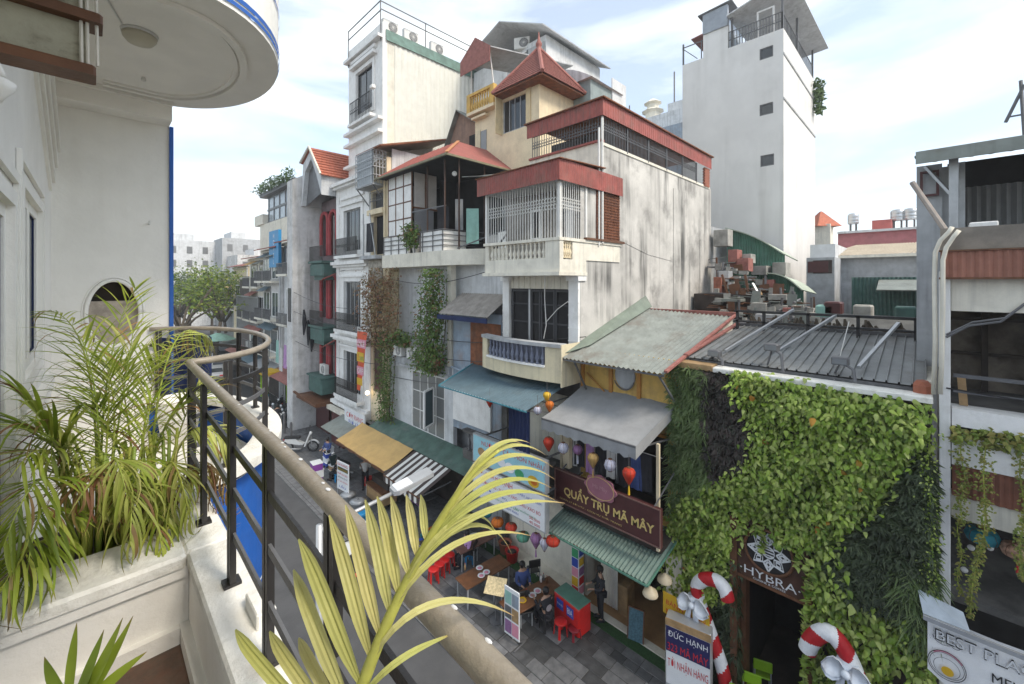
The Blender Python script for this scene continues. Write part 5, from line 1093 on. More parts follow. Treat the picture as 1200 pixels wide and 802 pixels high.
part(hr, 'shop_fascia', MB().box(10.6,29.2,2.5,12.4,33.0,2.75).bar((10.5,33.2,2.9),(10.5,29.0,2.7),.12), m_wood); part(hr, 'shutter', MB().box(12.0,30.6,0,12.1,33.0,2.5), m_maroon); part(hr, 'shop_room', MB().box(12.3,29.1,0,12.35,30.6,2.5), m_dark)
# ================================================================ grey party-wall building and what follows down the street
hg = thing('grey_slab_building', (16, 38.5, 0), 'plain pale grey building with a blank peeling side wall and sloping top', 'building')
part(hg, 'side_wall', MB().prism([(10.4,33.2,0),(24,33.2,0),(24,33.2,21.5),(12.0,33.2,19.4),(10.4,33.2,18.5)], (0,1.2,0)).box(12.2,34.4,0,24,35.5,19), m_party)
part(hg, 'raised_panel', MB().box(10.75,33.15,4,11.6,33.199,12.2), m_party); part(hg, 'wall_stain_patch', MB().box(11.0,33.17,8.5,11.3,33.199,9.4), m_irong)
for i, (y, z) in enumerate(((11.15,8.9),(11.45,8.1),(11.7,7.6))): part(hg, 'hanging_rag', MB().tube([(y,33.1,z),(y+.05,33.05,z-.9),(y,33.1,z-1.9)],[.06,.16,.04],6), m_clod)
part(hg, 'street_windows', MB().box(10.36,33.5,8,10.39,34.1,10.5), m_glass)
# ================================================================ ivy-covered restaurant
hv = thing('ivy_restaurant', (15, 2.6, 0), 'two storey restaurant whose front is a living wall of ivy around a dark wooden door', 'building')
DY0, DY1, DZ1 = 2.12, 3.55, 3.95
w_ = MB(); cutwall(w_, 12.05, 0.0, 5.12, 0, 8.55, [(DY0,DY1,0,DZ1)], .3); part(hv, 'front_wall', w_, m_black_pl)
part(hv, 'side_wall', MB().box(12.36,5.0,0,16,5.1,8.6).box(12.36,0,0,16,.1,8.9), m_creamw)
part(hv, 'roof', MB().ribbed((12.25,5.0,8.80),(12.25,.06,8.80),(16.0,.1,9.45),(16.0,4.75,9.45), 24, .045), m_roofd)
part(hv, 'roof_coping', MB().bev(11.85,-.02,8.55,12.3,4.2,8.68,.03), m_cope); part(hv, 'coping_board', MB().bev(11.86,4.2,8.55,12.28,5.14,8.72,.02), m_woodl)
part(hv, 'gutter', MB().box(12.3,.05,8.62,12.42,5.0,8.76), m_irong)
part(hv, 'side_flashing', MB().bar((12.2,5.06,8.86),(16.0,4.82,9.52),.14,.05), m_tileold)
rr = MB()
for x in (15.6,): 
    for y in (.3,1.5,2.7,3.9,4.7): rr.box(x-.04,y-.04,9.35,x+.04,y+.04,10.0)
    rr.box(x-.04,.2,9.95,x+.04,4.8,10.03); rr.box(x-.04,.2,9.62,x+.04,4.8,9.68)
part(hv, 'ridge_railing', rr, m_iron, kind='stuff')
part(hv, 'ridge_planter', MB().box(16.0,.1,9.2,16.5,4.8,9.55), m_irong)
dbx = MB(); 
for k in range(36):
    y = .25+4.4*k/36; dbx.tube([(16.2,y,9.5),(16.15+.1*math.sin(k*3),y+.1*math.sin(k),9.75+.12*math.sin(k*5))],[.10,.03],5)
part(hv, 'dry_hedge', dbx, m_bark, kind='stuff')
for (a, c) in (((13.6,3.1,9.0),(15.6,2.0,10.0)),((12.6,1.2,9.0),(15.0,.62,9.9)),((12.9,4.2,9.0),(15.7,3.1,10.1))): part(hv, 'roof_strut', MB().bar(a, c, .07), m_alu)
part(hv, 'roof_wire', MB().tube([(12.3,1.62,8.7),(14.6,1.6,9.9)],.012,5), m_acw)
for i, (px, py) in enumerate(((838,415),(905,408),(985,424))):
    p = onX(px, py, 12.35); t = thing('floodlight', p, ['floodlight standing on the roof edge beside the wooden coping board, left of three','floodlight standing on the roof edge above the ivy, middle of three','floodlight standing on the roof edge above the ivy, right of three'][i], 'floodlight', 'floodlights along the roof edge'); dz = p.z-8.7
    part(t, 'lamp_head', MB().bev(-.16,-.16,-.06,.1,.16,.12,.03), m_irong, local=True); part(t, 'lens', MB().box(-.175,-.13,-.04,-.163,.13,.08), m_glassc, local=True)
    part(t, 'stand', MB().tube([(0,0,0),(-.2,-.25,-.12),(-.3,-.3,-dz*.9)],.035,6).tube([(0,0,-.02),(.1,.15,-dz*.9)],.025,5), m_irong, local=True)
solo('tiled_patch', MB().bev(12.1,-.0,8.68,12.5,.28,8.92,.08), m_terra, 'small orange terracotta lump at the right end of the sheet roof', 'tile heap')
# doorway
part(hv, 'door_post', MB().box(11.72,DY0-.16,0,12.05,DY0,4.0).box(11.72,DY1,0,12.05,DY1+.16,4.9), m_wood); part(hv, 'inner_post', MB().box(12.0,DY1-.14,0,12.3,DY1-.02,3.9), m_wood)
part(hv, 'hall', MB().box(15.5,1.6,0,15.6,4.2,4).box(12.4,DY0-.02,0,15.5,DY0,4).box(12.4,DY1,0,15.5,DY1+.02,4), m_dark); part(hv, 'hall_floor', MB().box(12.05,DY0,0.02,15.5,DY1,.06), m_darkb)
sg = thing('restaurant_sign', (11.8,2.85,3.7), 'dark brown signboard with white letters and a round carved rosette over the door', 'sign', 'signs hung over the street')
part(sg, 'board', MB().box(11.76,DY0-.1,3.5,11.84,DY1+.1,4.95), mat("sign_dark_wood", (.07,.03,.018), .55, .2, 4))
part(sg, 'edge_trim', MB().box(11.74,DY0-.12,3.44,11.86,DY1+.12,3.51), m_wood)
CY, CZ2 = 2.83, 4.36
part(sg, 'rosette', MB().lathe([(.50,0),(.50,-.04)],40,(11.755,CY,CZ2),axis='x'), m_dark)
rz_ = MB(); rz_.tube([(11.70,CY+.52*math.cos(2*math.pi*i/40),CZ2+.52*math.sin(2*math.pi*i/40)) for i in range(41)],.035,6); part(sg, 'rosette_ring', rz_, m_wood, True)
pt = MB()
def pb_(a, c, w_=.035): pt.bar((11.705,CY+a[0],CZ2+a[1]),(11.705,CY+c[0],CZ2+c[1]),.012,w_)
for k in range(8):
    a0 = 2*math.pi*k/8; e = lambda r_, da: (r_*math.cos(a0+da), r_*math.sin(a0+da))
    for r0, r1, r2, s_ in ((.17,.30,.46,.36),(.23,.30,.38,.18)):
        q = [e(r0,0),e(r1,s_),e(r2,0),e(r1,-s_)]
        for m1, m2 in zip(q, q[1:]+q[:1]): pb_(m1, m2)
for k in range(24): a = 2*math.pi*k/24; pb_((.13*math.cos(a),.13*math.sin(a)),(.13*math.cos(a+.262),.13*math.sin(a+.262)))
for z, w2 in ((.07,.09),(.0,.13),(-.07,.09)): pb_((-w2,z),(w2,z),.025)
part(sg, 'rosette_pattern', pt, m_signw, kind='stuff')
word(sg, "·HYBRA·", m_signw, (11.76,2.83,3.70), RT, UP, w=1.3, h=.2); word(sg, "CUISINE & COFFEE", m_signw, (11.76,2.83,3.55), RT, UP, w=.7, h=.05)
# lime chairs in the entrance
def chair(loc, rz, label, m=m_lime, group='lime chairs at the restaurant entrance'):
    t = thing('chair', loc, label, 'chair', group, rz)
    part(t, 'seat', MB().bev(-.2,-.2,.42,.2,.2,.46,.015), m, local=True); part(t, 'backrest', MB().bev(-.2,-.22,.62,-.15,.22,.88,.015), m, local=True)
    lg = MB().box(-.2,-.2,0,-.17,-.17,.62).box(-.2,.17,0,-.17,.2,.62).box(.17,-.2,0,.2,-.17,.42).box(.17,.17,0,.2,.2,.42)
    for x, y, h in ((-.185,-.185,.62),(-.185,.185,.62),(.185,-.185,.42),(.185,.185,.42)): part(t, 'leg', MB().box(x-.015,y-.015,0,x+.015,y+.015,h), m_alu, local=True)
    return t
for i, (px, py) in enumerate(((893,770),(880,784),(866,799))):
    p = onZ(px, py, .9); chair((p.x,p.y,.06), rad(20), ['lime green chair deepest in the restaurant doorway','middle lime green chair in the restaurant doorway','lime green chair nearest the street in the restaurant doorway'][i])
# ---- living wall: leaves grow where the planting beds are
def polyYZ(pp, X): return [(q.y, q.z) for q in (onX(a, b, X) for a, b in pp)]
def inside(P, y, z):
    r_ = False; j = len(P)-1
    for i in range(len(P)):
        if (P[i][1] > z) != (P[j][1] > z) and y < (P[j][0]-P[i][0])*(z-P[i][1])/(P[j][1]-P[i][1])+P[i][0]: r_ = not r_
        j = i
    return r_
ri = random.Random(9)
def ivyleaf(cup=.12):
    # heart-shaped leaf hanging along -Z, facing -X
    o = [(0,0,.20),(0,.20,.22),(0,.34,.0),(0,.24,-.40),(0,0,-.88),(0,-.24,-.40),(0,-.34,.0),(0,-.20,.22)]
    c = (-cup, 0, -.12); v = [c]+[(x+(.10 if abs(y) > .4 else .03), y, z) for x, y, z in o]
    return v, [(0,i,i % 8+1) for i in range(1,9)]
def bed(root, P, n, size, X, m, partname=None, nparts=0, depth=.3, zs=None):
    y0, y1 = min(p[0] for p in P), max(p[0] for p in P); z0, z1 = max(.05,min(p[1] for p in P)), max(p[1] for p in P)
    V, F_ = ivyleaf(); rest = MB(); lm = MB().add(V, F_).mesh('leaf', m, True); k = 0; tries = 0; cand = []
    while len(cand) < n and tries < n*30:
        tries += 1; y, z = ri.uniform(y0-.1,y1+.1), ri.uniform(z0-.15,z1)
        if not inside(P, y+ri.gauss(0,.08), z+ri.gauss(0,.08)): continue
        if DY0-.12 < y < DY1+.12 and z < 4.80 - .4*abs(y-2.83) and ri.random() > .04: continue
        b_ = _nz.noise(Vector((y*1.3,z*1.3,3.1))); dp = abs(ri.gauss(.3,.5))*depth + .22*max(0,b_)
        if ri.random() < .25-b_*.6: continue
        cand.append((X-dp-.04, y, z, size*ri.uniform(.5,1.3)))
    cand.sort()
    for i, (x, y, z, s_) in enumerate(cand):
        e_ = Euler((ri.gauss(0,.5), .55+ri.gauss(0,.4), ri.gauss(0,.55)))
        if i < nparts: inst(root, 'leaf', lm, (x,y,z), e_, (s_,)*3)
        else:
            M_ = e_.to_matrix(); rest.add([M_ @ Vector(q)*s_+Vector((x,y,z)) for q in V], F_)
    part(root, 'foliage', rest, m, True, kind='stuff')
XW = 12.02
IV = polyYZ([(862,432),(1088,476),(1082,520),(1062,558),(1035,590),(1008,606),(985,628),(968,648),(945,640),(925,634),(905,628),(885,634),(872,640),(862,650),(858,690),(842,704),(832,688),(806,692),(802,735),(786,705),(783,640),(790,600),(806,582),(850,560),(875,540),(885,505),(866,470)], XW)
iv = thing('ivy', (12,2.6,2), 'dense bright green ivy covering most of the restaurant front', 'ivy')
bed(iv, IV, 15000, .122, XW, m_ivy, nparts=280)
bed(iv, IV, 12, .16, XW-.2, m_ivyy)
IV2 = polyYZ([(955,640),(985,640),(1005,690),(1050,715),(1088,735),(1092,900),(950,900),(948,700)], XW)
iv2 = thing('ivy', (12,1.2,.2), 'looser broad leaved ivy on the lower right of the restaurant front beside the door', 'ivy'); bed(iv2, IV2, 3200, .14, XW, m_ivy, nparts=60)
rst = thing('trailing_ivy', (11.6,2.3,4.6), 'ivy runners hanging from the top of the wall over the round rosette', 'ivy')
g = MB(); V, F_ = ivyleaf()
for y, z1, z0 in ((2.95,5.2,4.35),(2.6,5.1,4.6),(2.2,5.0,4.3),(3.4,5.2,4.7),(2.02,4.6,2.6),(2.06,3.4,1.2)):
    z = z1
    while z > z0:
        M_ = Euler((ri.gauss(0,.5),.2,ri.gauss(0,.8))).to_matrix(); g.add([M_ @ Vector(q)*.12+Vector((11.62+ri.gauss(0,.03),y+ri.gauss(0,.06),z)) for q in V], F_); z -= .06
part(rst, 'foliage', g, m_ivy, True, kind='stuff')
def ferns(name, label, P, n, m, X=XW, ll=.34, lw=.028, nb=9, down=.6):
    t = thing(name, (X, sum(p[0] for p in P)/len(P), max(0,min(p[1] for p in P))), label, 'fern'); g = MB(); k = 0; tries = 0
    y0, y1 = min(p[0] for p in P), max(p[0] for p in P); z0, z1 = max(.05,min(p[1] for p in P)), max(p[1] for p in P)
    while k < n and tries < n*20:
        tries += 1; y, z = ri.uniform(y0,y1), ri.uniform(z0,z1)
        if not inside(P, y, z): continue
        k += 1; x = X-.05-.18*ri.random()
        for b_ in range(nb):
            a = ri.uniform(0, 2*math.pi); d = Vector((-.75, math.cos(a)*.9, math.sin(a)*.8-.1)).normalized(); l_ = ll*ri.uniform(.6,1.15); s = d.cross(Vector((-1,0,.3))).normalized()*lw*.5
            p0 = Vector((x,y,z)); p1 = p0+d*l_*.5; p2 = p0+d*l_+Vector((-.02,0,-down*l_*.5))
            g.add([p0+s*.5,p0-s*.5,p1-s,p2,p1+s],[(0,1,2,4),(4,2,3)])
    part(t, 'foliage', g, m, kind='stuff'); return t
ferns('fern', 'column of pale green ribbon ferns at the left end of the restaurant wall', polyYZ([(788,427),(832,434),(830,480),(836,560),(802,590),(786,600)], XW), 520, m_fern, ll=.26, lw=.03)
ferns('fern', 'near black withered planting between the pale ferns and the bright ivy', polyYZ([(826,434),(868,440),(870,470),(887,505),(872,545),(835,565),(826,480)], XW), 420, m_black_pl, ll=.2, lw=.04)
ferns('fern', 'dark feathery ferns at the right side of the living wall above the candy cane', polyYZ([(1035,600),(1062,560),(1080,525),(1092,530),(1094,735),(1040,715),(1000,700),(970,665),(985,630)], XW), 900, m_fernd, ll=.26, lw=.045, nb=9, down=.25)
ferns('fern', 'mid green ferns beside the left candy cane and the wooden door post', polyYZ([(846,690),(868,650),(872,900),(850,900),(800,900),(800,720),(825,700)], XW), 480, m_fernd, ll=.26, lw=.04, nb=9, down=.3)
ferns('fern', 'green spider plants low at the right of the living wall beside the coffee banner', polyYZ([(1050,660),(1094,670),(1096,760),(1060,735)], XW-.1), 110, m_fern, ll=.4)
# candy canes with bows
def cane(label, pts, r_, X, bowp, bs, tilt=0):
    t = thing('candy_cane', (pts[0].x, pts[0].y, 0), label, 'candy cane', 'giant candy canes at the restaurant door')
    L_ = [0]
    P = []
    for i in range(len(pts)-1):
        a, b, c, d = pts[max(0,i-1)], pts[i], pts[i+1], pts[min(len(pts)-1,i+2)]
        for k in range(20):
            f = k/20; P.append(.5*((2*b)+(c-a)*f+(2*a-5*b+4*c-d)*f*f+(3*b-a-3*c+d)*f**3))
    P.append(pts[-1]); n = 30; mb = MB().tube(P, r_, n); s = 0; mi = []
    for i in range(len(P)-1):
        for k in range(n): mi.append(int((s/.66 + .16*math.sin(2*math.pi*k/n+.6))*2+8.3) % 2)
        s += (P[i+1]-P[i]).length
    me = mb.mesh('cane', [m_candyr, m_candyw], True, ORG[t]); me.polygons.foreach_set("material_index", mi+[0,0]); o = bpy.data.objects.new('cane', me); COL.objects.link(o); o.parent = t; ORG[o] = ORG[t]
    b_ = Vector(bowp); q = Vector((-.05,0,0)); bw = MB()
    for sgn in (-1, 1):
        for z_ in (.14, -.03):
            lo_ = [b_+q]+[b_+q+Vector((-.06*math.sin(math.pi*f),sgn*bs*f,bs*(z_+.55*math.sin(math.pi*f)*(1 if z_ > 0 else .5)-.3*f))) for f in (.25,.5,.75,1)]+[b_+q+Vector((-.12,sgn*bs*f,bs*(z_-.35*math.sin(math.pi*f)-.25*f))) for f in (.75,.5,.25)]
            c_ = len(bw.v); bw.add(lo_+[p+Vector((.05,0,0)) for p in lo_], [tuple(range(8)), tuple(range(15,7,-1))]+[(i,(i+1)%8,8+(i+1)%8,8+i) for i in range(8)])
        bw.prism([b_+q,b_+q+Vector((0,sgn*bs*.2,0)),b_+q+Vector((-.08,sgn*bs*.55,-bs*1.3)),b_+q+Vector((-.08,sgn*bs*.3,-bs*1.2)),b_+q+Vector((-.08,sgn*bs*.15,-bs*1.35))],(.03,0,0))
    bw.ball(b_+Vector((-.12,0,0)), bs*.2, 8, 5)
    part(t, 'bow', bw, m_bow, True); part(t, 'ribbon_band', MB().tube([b_+Vector((.12,0,-bs*.3)), b_+Vector((.12,0,bs*.3))], r_*1.08, 14), m_bow, True)
X1 = 11.5
cane('red and white striped candy cane with a white bow, left of the restaurant door', [onX(a,b,X1) for a,b in ((856,830),(846,782),(832,740),(820,705),(817,687),(826,679),(840,681),(849,690),(853,703))], .165, X1, onX(812,707,X1-.22), .42)
cane('red and white striped candy cane with a white bow, right of the restaurant door', [onX(a,b,X1) for a,b in ((1022,850),(1006,800),(995,772),(984,753),(972,742),(960,743),(950,752),(946,762))], .175, X1, onX(992,787,X1-.25), .44)
# menu light box and yellow notice beside the left cane
p0 = onX(806, 768, 10.9)
mbx = thing('menu_lightbox', (p0.x,p0.y,0), 'tall light box menu with a wooden top and DUC HANH lettering at the ivy corner', 'sign', 'signs hung over the street', rad(12))
part(mbx, 'case', MB().bev(-.02,-.55,.3,.32,.55,2.1,.02), m_alu, local=True); part(mbx, 'top_board', MB().box(-.05,-.55,1.92,-.025,.55,2.1), m_woodl, local=True); part(mbx, 'face', MB().box(-.045,-.53,.4,-.03,.53,1.915), m_signw, local=True)
part(mbx, 'blue_field', MB().box(-.052,-.53,1.26,-.046,.53,1.91), mat("print_navy", (.02,.02,.09), .4), local=True); part(mbx, 'leg', MB().box(0,-.5,0,.28,-.44,.3).box(0,.44,0,.28,.5,.3), m_irong, local=True)
part(mbx, 'picture_side', MB().box(-.02,.552,.4,.30,.56,2.0), mat("menu_pictures", (.45,.42,.33), .4, .6, 14), local=True)
ORG[mbx] = Vector((0,0,0))
word(mbx, "ĐỨC HẠNH", m_signw, (-.053,0,1.74), RT, UP, w=.96, h=.24); word(mbx, "323 MÃ MÂY", m_redp, (-.053,0,1.42), RT, UP, w=.98, h=.25); word(mbx, "TỚI NHẬN HÀNG", m_redp, (-.046,0,.98), RT, UP, w=.98, h=.34)
yn = thing('yellow_notice', onX(803,720,11.25), 'yellow notice with red lettering on the ivy wall behind the menu light box', 'sign'); q = ORG[yn]
part(yn, 'panel', MB().box(q.x,q.y-.62,q.z-.28,q.x+.03,q.y+.62,q.z+.3), m_signy); word(yn, "BÁNH CUỐN", m_redp, (q.x,q.y,q.z+.1), RT, UP, w=1.05, h=.2); word(yn, "MIẾN LƯƠN", m_redp, (q.x,q.y,q.z-.14), RT, UP, w=1.05, h=.18)
# ================================================================ cafe building at the right edge
hc = thing('cafe_building', (15,-3,0), 'open fronted cafe building with white floor bands and brown corrugated panels at the right edge', 'building')
YR, YL = -7.0, -.10
part(hc, 'corner_pillar', MB().bev(11.9,-.26,0,12.2,-.10,11.2,.01), m_white)
for z0, z1, m_ in ((8.18,8.52,m_white),(7.42,7.98,m_white)): part(hc, 'floor_band', MB().box(11.92,YR,z0,12.4,-.275,z1), m_)
part(hc, 'floor_band_end', MB().box(11.94,-.262,8.2,12.4,-.258,8.5), m_white)
cb = MB(); cb.corr((11.96,-.28,6.80),(11.96,YR,6.80),(11.96,YR,7.42),(11.96,-.28,7.42), 60, .018, tri=True); part(hc, 'corrugated_panel', cb, mat("brown_sheet", (.21,.085,.055), .6, .15, 3))
cb = MB(); cb.corr((11.8,-.12,11.08),(11.8,YR,11.08),(11.8,YR,11.58),(11.8,-.12,11.58), 60, .018, tri=True); part(hc, 'corrugated_panel', cb, mat("brown_sheet_light", (.30,.13,.09), .6, .15, 3)); part(hc, 'panel_trim', MB().box(11.78,YR,11.04,11.84,-.10,11.08).box(11.76,YR,11.58,11.9,-.10,11.61), m_wood)
part(hc, 'roof_parapet', MB().box(11.95,YR,11.6,12.2,-.12,12.05), mat("old_concrete", (.22,.195,.165), .9, .2, dirt=.5))
part(hc, 'beam', MB().box(12.0,YR,10.42,12.3,-.27,11.06).box(12.0,YR,6.35,12.35,-.27,6.80), m_creamw)
part(hc, 'side_wall', MB().box(12.2,-.26,0,20,-.12,11.06), m_greyl); [part(hc, 'floor', MB().box(12.2,YR,a,18,-.27,c), m_roomg) for a, c in ((8.15,8.5),(4.6,4.75),(11.06,11.5))]
part(hc, 'room_back', MB().box(14.5,YR,8.5,14.6,-.27,11.06), mat("blotched_room_wall", (.13,.11,.09), .9, .5, 1.6, dirt=.8, dcol=(.03,.025,.02), dsc=1.2)); part(hc, 'room_back', MB().box(15.5,YR,0,15.6,-.27,8.15), m_dark)  # upper back wall is dark brown with near-black blotches
br = MB()
for y in (-.9,-1.6,-2.4): br.box(14.3,y,8.5,14.4,y+.1,11.0)
for z in (9.3,10.1): br.box(14.35,YR,z,14.45,-.3,z+.07)
part(hc, 'shelving', br, m_darkb, kind='stuff'); part(hc, 'balcony_rail', MB().box(12.1,YR,9.1,12.16,-.3,9.17).box(12.1,YR,8.8,12.14,-.3,8.84), m_irong)
part(hc, 'board', MB().bar((12.3,-.45,8.52),(12.5,-.42,9.1),.12,.05), m_woodl)
part(hc, 'cable', MB().tube([(11.9,-.2,9.9),(11.9,-.5,10.15),(11.95,-.9,10.25),(11.96,-1.2,10.6)],.025,6).tube([(11.9,-.2,9.95),(11.9,-.55,10.22),(11.95,-.95,10.32)],.02,6), m_irong)
# conduits
part(hc, 'conduit', MB().tube([onX(a,b,11.75) for a,b in ((1116,266),(1112,272),(1102,282),(1096,296),(1095,330),(1096,400),(1094,462))],.036,8), m_creamw, True); part(hc, 'conduit', MB().tube([onX(a,b,11.7) for a,b in ((1124,270),(1118,277),(1109,290),(1105,305),(1105,350),(1104,410),(1102,462))],.036,8), m_creamw, True)
part(hc, 'leaning_pole', MB().tube([onX(1069,214,12.6), onX(1112,276,12.2), onX(1132,300,12.0)],.05,8), mat("weathered_pole", (.3,.26,.23), .8, .2))
# roof room
part(hc, 'roof_room_wall', MB().box(14.0,-.17,9.0,14.2,.26,13.75).box(14.2,-.3,9.3,18,-.15,13.7), m_grey); part(hc, 'roof_room_post', MB().box(13.6,-.42,11.5,13.75,-.27,13.9).box(14.4,-.55,11.5,14.5,-.45,13.8), m_metal)
part(hc, 'sheet_roof', MB().slab((13.2,.28,13.85),(13.2,YR,13.85),(17.5,YR,14.6),(17.5,.28,14.6),.05), m_greend); part(hc, 'roof_underside', MB().corr((13.25,.2,13.80),(13.25,YR,13.80),(17.5,YR,14.52),(17.5,.2,14.52),20,.02), m_metal); part(hc, 'barge_board', MB().box(13.18,YR,13.66,13.24,.26,13.93), m_roofg)
part(hc, 'roof_room_back', MB().box(16.5,YR,11.5,16.6,-.3,14.2), m_dark); part(hc, 'slatted_curtain', MB().corr((15.8,-.6,12.1),(15.8,-3.2,12.1),(15.8,-3.2,13.4),(15.8,-.6,13.4),16,.05), m_awng)
part(hc, 'broken_window', MB().frame(13.95,-.12,13.0,.2,13.6,.05,.05), m_maroon); part(hc, 'gable_brace', MB().bar((13.9,.1,13.7),(13.7,-.35,12.9),.12,.05), m_metal)
for (loc, sx, lab, m_) in (((13.0,-.75,12.06),(.3,.4,.16),'white box lying on the concrete parapet of the cafe roof',m_white),((13.2,-1.75,12.06),(.4,.5,.3),'pale plastered block on the cafe roof parapet beside a tilted board',m_creamw)):
    solo('roof_box', MB().bev(loc[0]-sx[0]/2,loc[1]-sx[1]/2,loc[2]-.5,loc[0]+sx[0]/2,loc[1]+sx[1]/2,loc[2]+sx[2],.02), m_, lab, 'box')
solo('tilted_board', MB().slab((12.9,-1.7,12.05),(12.9,-2.9,12.05),(13.3,-2.9,12.7),(13.3,-1.9,12.6),.05), m_creamw, 'tilted cream board lying on the cafe roof terrace at the far right', 'board')
part(hc, 'antenna', MB().tube([(13.4,-1.33,13.9),(13.4,-1.28,15.1)],.03,5).tube([(13.4,-1.08,14.3),(13.4,-1.33,15.0)],.03,5).bar((13.4,-1.1,14.4),(13.4,-1.5,14.4),.03), m_irong)
# planted edges
cp2 = MB(); part(hc, 'planter_box', MB().box(11.98,YR,7.98,12.3,-.28,8.1), m_soil)
creeper('balcony_planting', 'wispy green grasses growing along the white band of the cafe', m_hang, (-3.2,-.3), (7.9,8.25), 12.0, 650, lambda y,z: 1-.6*sm(8.05,8.25,z), .13, .22, False, 'plants')
def trail(label, y, z1, z0, x, w0, n, m=m_hang, bend=0):
    t = thing('trailing_plant', (x,y,z0), label, 'plant', 'strands trailing down the cafe front'); g = MB(); s = MB()
    pts = [(x, y+bend*((i/10)**2)+.03*math.sin(i), z1-(z1-z0)*i/10) for i in range(11)]; s.tube(pts,.012,4)
    for k in range(n):
        f = rv.random()**.8; i = min(9,int(f*10)); p = Vector(pts[i]).lerp(Vector(pts[i+1]), f*10-i); w_ = w0*(1-.55*f)
        leafquad(g, p+Vector((rv.gauss(0,.4)*w_,rv.gauss(0,.5)*w_,0)), Vector((rv.uniform(-1,.4),rv.uniform(-1,1),rv.uniform(-1,.2))), Vector((-1,rv.uniform(-.5,.5),.5)), .062, .038)
    part(t, 'foliage', g, m, kind='stuff'); part(t, 'stem', s, m_stem)
trail('long trailing plant hanging straight down beside the white cafe pillar', .02, 8.1, 3.2, 11.75, .18, 1000, m_ivy)
trail('thick golden green strand hanging from the cafe band past the teal lantern', -.72, 8.0, 4.6, 11.8, .12, 620, m_hang, .22); trail('short bushy strand hanging left on the brown corrugated panel', -.42, 8.0, 6.3, 11.85, .16, 300); trail('thin strand hanging at the right over the brown panel', -1.15, 8.0, 5.6, 11.85, .12, 320); trail('thin pale strand hanging inside the cafe beside the pillar', -.38, 6.4, 4.9, 11.95, .06, 130); trail('strand hanging rightmost at the frame edge over the brown panel', -1.3, 7.9, 6.6, 11.85, .16, 200)
# banner
bnr = thing('coffee_banner', (11.6,-1.2,3.4), 'white cloth banner reading best place for coffee with drawings of a cup and a bowl', 'banner', 'signs hung over the street')
bx = 11.55
g = MB(); cols = 14
def bz_(y): return 3.30+.06*math.sin(y*3)
for i in range(cols):
    ya, yb = .06-3.2*i/cols, .06-3.2*(i+1)/cols; xa, xb = bx+.02*math.sin(i*1.3), bx+.02*math.sin((i+1)*1.3); ca = .22*(i == 0)
    g.quad((xa,ya,bz_(ya)+.12*(i==0)),(xb,yb,bz_(yb)),(xb,yb,4.52),(xa,ya,4.52-ca*.6))
part(bnr, 'cloth', g, mat("banner_cloth", (.80,.80,.80), .7, .05, 3, dirt=.2, dcol=(.38,.4,.38)), True)
word(bnr, "BEST PLACE FOR", m_blackp, (bx-.03,-1.02,4.20), RT, UP, w=1.95, h=.22); word(bnr, "BEST PLACE FOR", m_signw, (bx-.036,-1.02,4.202), RT, UP, w=1.92, h=.17)
word(bnr, "MELBOURNE", m_blackp, (bx-.03,-1.32,3.83), RT, UP, w=1.1, h=.17); word(bnr, "COFFEE", m_blackp, (bx-.03,-1.22,3.56), RT, UP, w=.72, h=.17); word(bnr, "SERVING ALL DAY", m_blackp, (bx-.03,-1.45,3.37), RT, UP, w=.8, h=.05)
dr = MB()
def ringYZ(cy, cz, ry, rz2, w_, n=28, a0=0, a1=360, x=bx-.032):
    for i in range(n):
        a, c = rad(a0+(a1-a0)*i/n), rad(a0+(a1-a0)*(i+1)/n); dr.quad((x,cy+ry*math.cos(a),cz+rz2*math.sin(a)),(x,cy+ry*math.cos(c),cz+rz2*math.sin(c)),(x,cy+(ry-w_)*math.cos(c),cz+(rz2-w_)*math.sin(c)),(x,cy+(ry-w_)*math.cos(a),cz+(rz2-w_)*math.sin(a)))
ringYZ(-.20,3.67,.26,.27,.014); ringYZ(-.20,3.67,.235,.235,.010); ringYZ(-.20,3.63,.18,.18,.008); ringYZ(-.15,4.16,.14,.12,.01,20,180,360); ringYZ(-.15,4.16,.14,.05,.008); ringYZ(-.32,4.10,.06,.05,.01)
part(bnr, 'line_drawing', dr, mat("ink_grey", (.10,.10,.11), .6), kind='stuff')
dr = MB(); ringYZ(-.20,3.68,.25,.26,.03,14,40,150); part(bnr, 'pink_stroke', dr, m_pink, kind='stuff'); dr = MB(); ringYZ(-.21,3.57,.085,.085,.084,20,x=bx-.036); part(bnr, 'yolk', dr, m_signy, kind='stuff')
sh = thing('sheet_hood', (11.6,-.3,4.5), 'bent translucent plastic sheet lying along the top of the coffee banner', 'plastic sheet'); part(sh, 'sheet', MB().slab((11.40,.12,4.56),(11.40,-.5,4.56),(11.66,-.42,4.74),(11.66,.2,4.86),.02), mat("hazy_plastic", (.38,.43,.48), .3, .15)); part(sh, 'front_rail', MB().box(11.33,-2.6,4.48,11.38,.12,4.56), m_alu)
